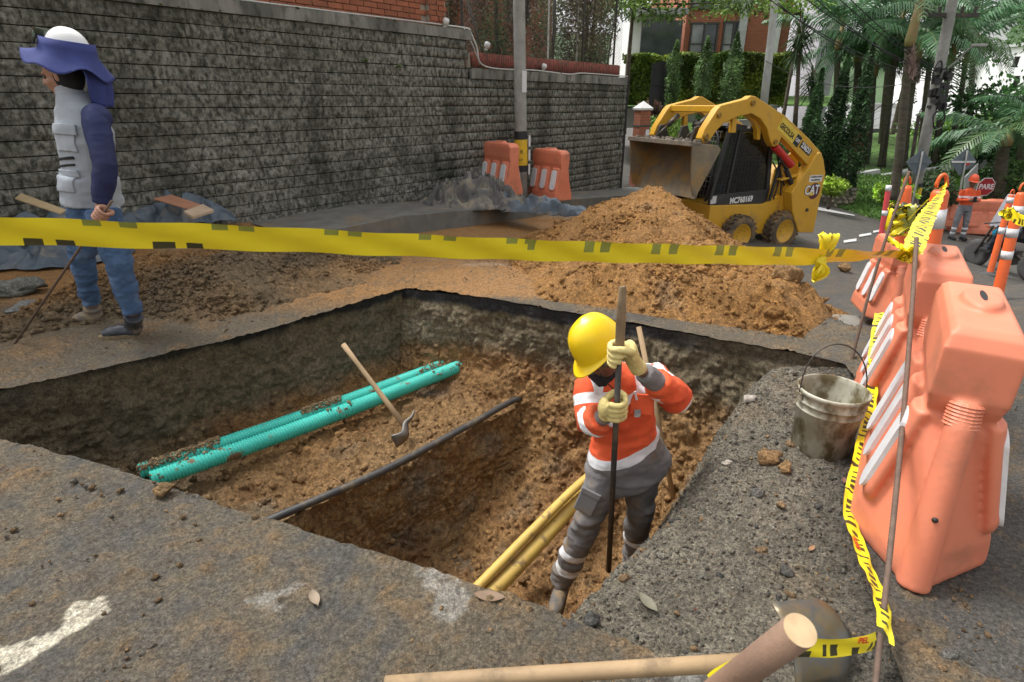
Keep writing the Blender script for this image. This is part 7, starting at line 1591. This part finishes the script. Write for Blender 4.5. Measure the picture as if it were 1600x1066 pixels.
def drape(name, src, c, n, w_, h, off, m, parent, tilt=0):
    """a cloth piece cut from the garment surface around c (seen along -n) and lifted off it"""
    c = Vector(c); n = Vector(n).normalized(); up_ = Vector((0, 0, 1)); u = up_.cross(n).normalized(); v = n.cross(u); u, v = u*math.cos(tilt)+v*math.sin(tilt), v*math.cos(tilt)-u*math.sin(tilt)
    bm = bmesh.new(); bm.from_mesh(src.data)
    kill = [f for f in bm.faces if abs((f.calc_center_median()-c).dot(u)) > w_*.5+.03 or abs((f.calc_center_median()-c).dot(v)) > h*.5+.03 or f.normal.dot(n) < .12 or (f.calc_center_median()-c).dot(n) < -.13]
    bmesh.ops.delete(bm, geom=kill, context='FACES')
    for d_, hw in ((u, w_*.5), (v, h*.5)):
        for sg in (-1, 1):
            bmesh.ops.bisect_plane(bm, geom=bm.verts[:]+bm.edges[:]+bm.faces[:], plane_co=c+d_*hw*sg, plane_no=d_*sg, clear_outer=True)
    left = set(bm.faces); best = set()
    while left:
        st_ = [left.pop()]; isl = set(st_)
        while st_:
            for e in st_.pop().edges:
                for g_ in e.link_faces:
                    if g_ in left: left.discard(g_); isl.add(g_); st_.append(g_)
        if len(isl) > len(best): best = isl
    bmesh.ops.delete(bm, geom=[f for f in bm.faces if f not in best], context='FACES')
    for f in bm.faces: f.material_index = 0
    me = bpy.data.meshes.new(name)
    nn = {vt.index: vt.normal.copy() for vt in bm.verts}
    for vt in bm.verts: vt.co += vt.normal*off
    for _ in range(5): bmesh.ops.smooth_vert(bm, verts=[v_ for v_ in bm.verts if not v_.is_boundary], factor=.5, use_axis_x=True, use_axis_y=True, use_axis_z=True)
    bm.to_mesh(me); bm.free(); o = mesh_obj(name, me, m, parent); sm_ = o.modifiers.new('s', 'SOLIDIFY'); sm_.thickness = off*1.4; sm_.offset = -1; return o
vn = Vector((-.45, -.85, .15))
for nm_, px_, py_, w_, h_, of_, mm_ in (('pocket', 106, 216, .14, .15, .010, M_vest), ('pocket_flap', 105, 203, .15, .055, .018, M_vest), ('pocket', 112, 284, .15, .12, .009, M_vest), ('pocket_flap', 112, 271, .155, .04, .013, M_vest), ('zip_band', 108, 248, .13, .014, .007, M_dk), ('zip_band', 109, 259, .13, .012, .007, M_dk)):
    drape(nm_, vest, at(px_, py_, 3.6), vn, w_, h_, of_, mm_, W2, .12 if nm_ == 'zip_band' else 0)
bm = bmesh.new(); a_tube(bm, [K['ws']-Vector((0, 0, .04)), K['pv'], K['pv']-Vector((0, 0, .10))], [(.155, .125), (.168, .135), (.155, .125)], 18, ref=(0, 1, 0))
a_tube(bm, [K['hn'], K['hn'].lerp(K['kn'], .5), K['kn'], K['kn'].lerp(K['an'], .5), K['an']+Vector((0, 0, .02))], [.10, .092, .078, .068, .058], 16); a_tube(bm, [K['hf'], K['hf'].lerp(K['kf'], .5), K['kf'], K['kf'].lerp(K['af'], .5), K['af']+Vector((0, 0, .02))], [.098, .092, .078, .066, .056], 16)
remeshed('jeans', bm, .008, M_jean, W2, 2, wrinkle(.010, 13, 8))
M_lea = mat('dark blue leather', (.045, .05, .065), (.03, .033, .045), rough=.45, scale=14, dirt=(.20, .15, .09), dscale=9, dthr=.6)
g1 = atz(222, 524, .0); g2 = atz(158, 530, .0); boot('boot', g1, g2, M_lea, W2, 1.05, K['an']-Vector((0, 0, .01)))
g1 = atz(160, 502, .0); g2 = atz(112, 508, .0); boot('boot', g1, g2, mat('tan muddy boot', (.24, .18, .11), (.13, .115, .10), rough=.85, scale=16), W2, 1.05, K['af']-Vector((0, 0, .01)))
# hat: white crown, blue stretched brim, neck flap, goggles on the crown
hm = hc+Vector((.07, 0, .105)); tl = Vector((-.98, -.1, -.06))
helmet(W2, hm+Vector((0, 0, -.01)), (-1, -.1, .2), (.2, 0, 1), mat('white hard hat', (.80, .80, .80), (.76, .76, .76), rough=.3), .90, False)
bm = bmesh.new(); n = 40; rings = []
for j, (q, z) in enumerate(((1.00, .075), (1.05, .035), (1.08, .01), (1.30, -.012), (1.58, -.035), (1.66, -.04))):
    rg = []
    for k in range(n):
        a = 2*math.pi*k/n; w_ = (q-1.1)*(.03*math.sin(a*3+1)+.035*math.sin(a*6)) if q > 1.2 else 0; dz = -.05*(q-1.1)*(1-abs(math.cos(a)))*1.6 if q > 1.2 else 0
        x = .140*q*math.cos(a)*(1.0 if math.cos(a) > 0 else 1.0); y = .118*q*math.sin(a); rg.append(bm.verts.new((x, y, z+w_+dz-(.055*(q-1.1) if math.cos(a) < 0 else 0)*-math.cos(a)*1.5)))
    rings.append(rg)
for i in range(len(rings)-1):
    for k in range(n): bm.faces.new((rings[i][k], rings[i][(k+1) % n], rings[i+1][(k+1) % n], rings[i+1][k]))
M = plane_matrix(hm, (-1, -.1, .20), (.1, -1, 0)); bmesh.ops.transform(bm, matrix=M, verts=bm.verts[:]); o = bm_obj('hat_brim', bm, M_sun, W2, smooth=True); sm_ = o.modifiers.new('s', 'SOLIDIFY'); sm_.thickness = .003
bm = bmesh.new(); rows = []
for i in range(13):
    t = i/12; rg = []
    for k in range(13):
        v = k/12-.5; x = .10+.085*t+.03*math.sin(t*4)-.16*v*v; y = v*(.24-.05*t)+.012*math.sin(t*7+k); z = -.02-.27*t+.05*abs(v); rg.append(bm.verts.new(hm+Vector((x+.015*math.sin(k*1.3+t*3), y, z))))
    rows.append(rg)
for i in range(12):
    for k in range(12): bm.faces.new((rows[i][k], rows[i+1][k], rows[i+1][k+1], rows[i][k+1]))
o = bm_obj('neck_flap', bm, M_sun, W2, smooth=True); sm_ = o.modifiers.new('s', 'SOLIDIFY'); sm_.thickness = .003
bm = bmesh.new(); a_tube(bm, smooth_curve([hm+Vector((-.10, -.10, .085)), hm+Vector((-.145, -.03, .115)), hm+Vector((-.14, .05, .115)), hm+Vector((-.09, .10, .09))], 5), [(.032, .008)]*16, 12, ref=(.25, 0, 1)); bm_obj('goggles', bm, mat('goggle lens', (.10, .12, .09), rough=.1, metal=.6), W2, smooth=True)
bm = bmesh.new(); bmesh.ops.create_uvsphere(bm, u_segments=16, v_segments=12, radius=1, matrix=Matrix.Translation(hc+Vector((.035, 0, -.005))) @ Matrix.Diagonal((.085, .082, .105, 1))); bm_obj('hair', bm, M_dk, W2, smooth=True)
r0_ = atz(22, 539, .005); hp = at(160, 336, 3.40); rodv = (hp-r0_).normalized()
bm = bmesh.new(); a_tube(bm, [r0_, hp, hp+rodv*.12], [.008, .008, .008], 8); tag(bm_obj('steel_rod', bm, M_rust, smooth=True), 'thin steel rod held by the man in the blue hat, tip on ground', 'steel rod')
grip('hand', hp, rodv, (K['wn_']-hp)+Vector((.0, .03, .05)), M_skin2, W2, .95, K['wn_'])
# ---------------- simple standing or sitting figure for far people
def far_person(label, base, ht, rz, jac, tro, hat, skin, seated=False, phone=True):
    t = thing('person', label, 'person', base, rz); s = ht/1.75; V_ = lambda x, y, z: Vector((x, y, z))*s
    if not seated: P = dict(nk=V_(0, 0, 1.45), ch=V_(0, 0, 1.25), ws=V_(0, 0, 1.05), pv=V_(0, 0, .92), sn=V_(0, -.19, 1.40), sf=V_(0, .19, 1.40), en=V_(.06, -.25, 1.12), ef=V_(.06, .25, 1.12), wn=V_(.26, -.07, 1.16), wf=V_(.26, .07, 1.16), hn=V_(0, -.09, .9), hf=V_(0, .09, .9), kn=V_(.03, -.12, .48), kf=V_(.03, .14, .48), an=V_(.0, -.12, .09), af=V_(-.02, .18, .09))
    else: P = dict(nk=V_(0, 0, .60), ch=V_(0, 0, .42), ws=V_(0, 0, .2), pv=V_(0, 0, .08), sn=V_(0, -.19, .55), sf=V_(0, .19, .55), en=V_(.15, -.24, .30), ef=V_(.15, .24, .30), wn=V_(.42, -.2, .30), wf=V_(.42, .2, .30), hn=V_(.05, -.1, .05), hf=V_(.05, .1, .05), kn=V_(.50, -.14, .10), kf=V_(.50, .14, .10), an=V_(.62, -.14, -.34), af=V_(.62, .14, -.34))
    hc = P['nk']+V_(.02, 0, .16); sd = (P['sf']-P['sn']).normalized()
    def body(bm, g, legs=True, arms=True, tor=True):
        if tor: a_tube(bm, [P['pv']-V_(0, 0, .06), P['pv'], P['ws'], P['ch'], P['ch'].lerp(P['nk'], .7), P['nk']], [(.15*s+g, .11*s+g), (.155*s+g, .115*s+g), (.145*s+g, .11*s+g), (.17*s+g, .12*s+g), (.13*s+g, .09*s+g), (.06*s+g, .06*s+g)], 14, ref=sd)
        for q in 'nf':
            if arms: a_tube(bm, [P['s'+q], P['e'+q], P['w'+q]], [.052*s+g, .042*s+g, .032*s+g], 10)
            if legs: a_tube(bm, [P['h'+q], P['k'+q], P['a'+q]], [.085*s+g, .06*s+g, .045*s+g], 10)
    bm = bmesh.new(); body(bm, -.01); head_parts(bm, hc, (1, 0, -.25), (0, 0, 1), s); a_tube(bm, [P['nk']-V_(0, 0, .04), hc], [.055*s]*2, 10)
    for q in 'nf': bmesh.ops.create_uvsphere(bm, u_segments=10, v_segments=8, radius=.045*s, matrix=Matrix.Translation(P['w'+q]+V_(.04, 0, 0)))
    remeshed('body', bm, .016*s, skin, t, 1)
    bm = bmesh.new(); body(bm, .012, False); j = remeshed('jacket', bm, .016*s, [jac, M_refl, tro], t, 1, wrinkle(.006, 12)); 
    if not seated: below(j, P['ws']-V_(0, 0, .05), (0, 0, 1), 2, .35*s); band(j, P['ch']-V_(0, 0, .03), (0, 0, 1), .025, .28, 1)
    bm = bmesh.new(); body(bm, .015, True, False, False); a_tube(bm, [P['ws'], P['pv']-V_(0, 0, .08)], [(.15*s, .12*s)]*2, 12, ref=sd); tt = remeshed('trousers', bm, .016*s, [tro, M_refl], t, 1, wrinkle(.008, 10))
    if not seated:
        for q in 'nf': band(tt, P['k'+q].lerp(P['a'+q], .35), (0, 0, 1), .025, .13, 1); band(tt, P['k'+q].lerp(P['a'+q], .7), (0, 0, 1), .025, .13, 1)
    for q in 'nf': bm = bmesh.new(); a_box(bm, P['a'+q]+V_(.06, 0, -.045), V_(.28, .10, .09)); bm_obj('boot', bm, M_dk, t, bevel=.02)
    if hat: helmet(t, hc+V_(0, 0, .05), (1, 0, -.1), (0, 0, 1), hat, s)
    if phone: bm = bmesh.new(); a_box(bm, P['wn'].lerp(P['wf'], .5)+V_(.08, 0, .03), V_(.02, .08, .15)); bm_obj('phone', bm, M_dk, t)
    return t
q = hit(1492, 375); far_person('road worker in orange looking at a phone before the far barriers', q, 1.72, R(-100), M_orj, mat('grey trousers', (.22, .22, .24), (.15, .15, .16), rough=.9), mat('orange hard hat', (.80, .10, .03), rough=.35), M_skin)
# operator in the loader cab
opp = far_person('loader operator in jeans sitting behind the mesh of the cab', (0, 0, 0), 1.7, 0, M_dk, M_jean, None, M_skin2, True, False)
opp.location = LD.matrix_basis @ Vector((.32, .02, 1.18)); opp.rotation_euler = (0, 0, R(204))
# ---------------- motorcycle and rider cut by the right edge
q = hit(1606, 440); MC = thing('motorcycle', 'dark motorcycle with a bright blue tank cut off by the right edge', 'motorcycle', q, R(100))
for x in (0, 1.25):
    w_ = bpy.data.objects.new('wheel', None); C.objects.link(w_); w_.parent = MC; w_.location = (x, 0, .3)
    bm = bmesh.new(); a_lathe(bm, [(.20, -.05), (.28, -.05), (.31, 0), (.28, .05), (.20, .05)], 28, Matrix.Rotation(R(90), 4, 'X')); bm_obj('tyre', bm, M_rub, w_, smooth=True)
    bm = bmesh.new(); a_lathe(bm, [(.0, -.02), (.05, -.03), (.05, .03), (0, .02)], 12, Matrix.Rotation(R(90), 4, 'X'))
    for k in range(6): a_ = k*math.pi/3; a_cyl(bm, (0, 0, 0), (.21*math.cos(a_), 0, .21*math.sin(a_)), .012, 6)
    bm_obj('rim', bm, M_iron, w_)
bm = bmesh.new(); a_tube(bm, [(0, 0, .3), (.35, 0, .45), (.8, 0, .7), (1.05, 0, .85)], [.03, .05, .05, .03], 8); a_tube(bm, [(1.25, .07, .3), (1.02, .07, .95)], .025, 8); a_tube(bm, [(1.25, -.07, .3), (1.02, -.07, .95)], .025, 8); a_box(bm, (.55, 0, .4), (.35, .22, .3)); bm_obj('frame', bm, M_iron, MC)
bm = bmesh.new(); a_tube(bm, [(.62, 0, .78), (.8, 0, .84), (1.0, 0, .80)], [.09, .14, .08], 14); bm_obj('tank', bm, mat('cyan paint', (.02, .28, .45), rough=.3), MC, smooth=True)
bm = bmesh.new(); a_box(bm, (.25, 0, .78), (.6, .22, .09)); bm_obj('seat', bm, M_dk, MC, bevel=.03); bm = bmesh.new(); a_cyl(bm, (1.0, -.35, 1.02), (1.0, .35, 1.02), .015, 8); bm_obj('handlebar', bm, M_iron, MC)
rp_ = far_person('dark clothed motorcycle rider mostly outside the right edge', (0, 0, 0), 1.7, 0, M_dk, mat('navy trousers', (.02, .025, .04), rough=.9), mat('black helmet', (.02, .02, .02), rough=.3), M_skin2, True, False)
rp_.location = q+Matrix.Rotation(R(100), 3, 'Z') @ Vector((.3, 0, .80)); rp_.rotation_euler = (0, 0, R(100))
# ================================================================ TARPS AND BOARDS
M_tarp = mat('grey tarp', (.15, .145, .135), (.085, .083, .08), rough=.75, scale=4, dirt=(.26, .22, .16), dscale=4, dthr=.56); M_tarpb = mat('blue grey tarp', (.10, .13, .165), (.055, .075, .10), rough=.55, scale=4, spec=.5, dirt=(.22, .20, .17), dscale=3.5, dthr=.6)
def tarp(name, label, c, sx, sy, h, rz, seed, m, n=110, fold=3.0, cat='tarpaulin'):
    u, v = np.meshgrid(np.linspace(-1, 1, n), np.linspace(-1, 1, n), indexing='ij'); P = P3(u, v); rad = 1+.22*fbm(P, .8, 2, seed+60)
    X_ = P[:, 0]*sx*rad; Y_ = P[:, 1]*sy*rad; e = np.clip(1.05-np.maximum(np.abs(P[:, 0]), np.abs(P[:, 1]))**2, 0, 1)
    Q = np.stack([X_, Y_, P[:, 0]*0], 1); f1 = (1-2*np.abs(fbm(Q, fold, 2, seed)))*1.0; f2 = 1-2*np.abs(vnoise(Q+fbm(Q, 3, 2, seed+9)[:, None]*.12, fold*2.6, seed+3)); Z_ = h*e*(.34+.40*f1+.26*f2)+.012*f2; 
    X_ += fbm(Q, 4, 3, seed+20)*.08; Y_ += fbm(Q, 4, 3, seed+21)*.08
    me = np_mesh(name, np.stack([X_, Y_, np.clip(Z_, .0, None)+.004], 1), grid_faces(n, n), True); o = mesh_obj(name, me, m, None, c); o.rotation_euler = (0, 0, rz); sm_ = o.modifiers.new('s', 'SOLIDIFY'); sm_.thickness = .006; return tag(o, label, cat)
c = at(738, 322, 10.0); tarp('tarpaulin', 'crumpled light grey tarpaulin heap left of the concrete pole', tuple(c), .95, .62, .62, R(18), 3, M_tarp, fold=4.2)
c = at(700, 318, 10.35); tarp('tarpaulin', 'small dark grey tarpaulin lump at the left of the tarp heap', tuple(c), .42, .4, .38, R(0), 13, mat('dark tarp', (.07, .075, .08), (.12, .12, .12), rough=.7), fold=4)
c = at(808, 330, 9.7); tarp('tarpaulin', 'blue grey tarpaulin tail trailing right onto the road', tuple(c), 1.35, .24, .30, R(-22), 23, M_tarpb, fold=3)
c = at(745, 292, 10.45); tarp('tarpaulin', 'blue tarpaulin folds on top of the grey tarp heap', (c.x, c.y, c.z-.45), .5, .4, .62, R(-30), 33, M_tarpb, fold=3.5)
c = at(225, 345, 6.9); c.z = float(ground(c.x, c.y))+.06; tarp('tarpaulin', 'blue grey tarpaulin spread by the wall behind the man in the hat', tuple(c), 1.0, .6, .42, R(40), 43, M_tarpb, fold=3.4)
c = at(30, 335, 6.2); c.z = float(ground(c.x, c.y))+.12; tarp('tarpaulin', 'blue grey tarpaulin at the left edge above the yellow tape', tuple(c), 1.1, .7, .45, R(35), 53, M_tarpb, fold=2)
c = atz(55, 408, 0); tarp('tarpaulin', 'shiny dark blue tarpaulin at the left edge below the yellow tape', (c.x, c.y, .02), .85, .5, .30, R(20), 63, M_tarpb, fold=2.6)
def board(label, pts, thick, m, name='wooden_board'):
    bm = bmesh.new(); a = [bm.verts.new(p) for p in pts]; b = [bm.verts.new(Vector(p)+Vector((0, 0, thick))) for p in pts]; bm.faces.new(a[::-1]); bm.faces.new(b)
    for i in range(4): bm.faces.new((a[i], a[(i+1) % 4], b[(i+1) % 4], b[i]))
    return tag(bm_obj(name, bm, m, bevel=.004), label, 'board')
M_pw = mat('plywood', (.48, .36, .20), (.40, .29, .16), rough=.75, scale=4, stretch=(1, 6, 1)); M_pr = mat('reddish board', (.40, .19, .11), (.33, .15, .09), rough=.75, scale=5); M_pp = mat('pale plank', (.50, .38, .27), (.42, .31, .21), rough=.75, scale=5)
q = lambda x, y, Y: at(x, y, Y)
board('yellowish wooden plank on the tarpaulin left of the man in the hat', [q(24, 312, 5.7), q(95, 336, 5.2), q(104, 330, 5.35), q(34, 304, 5.85)], .015, M_pw)
board('reddish brown board leaning low against the wall right of the man', [q(240, 312, 6.5), q(300, 330, 6.3), q(316, 322, 6.6), q(268, 306, 6.85)], .015, M_pr)
board('pale short board in front of the reddish board by the wall', [q(288, 334, 6.1), q(302, 343, 5.95), q(335, 332, 6.2), q(318, 323, 6.4)], .03, M_pp)
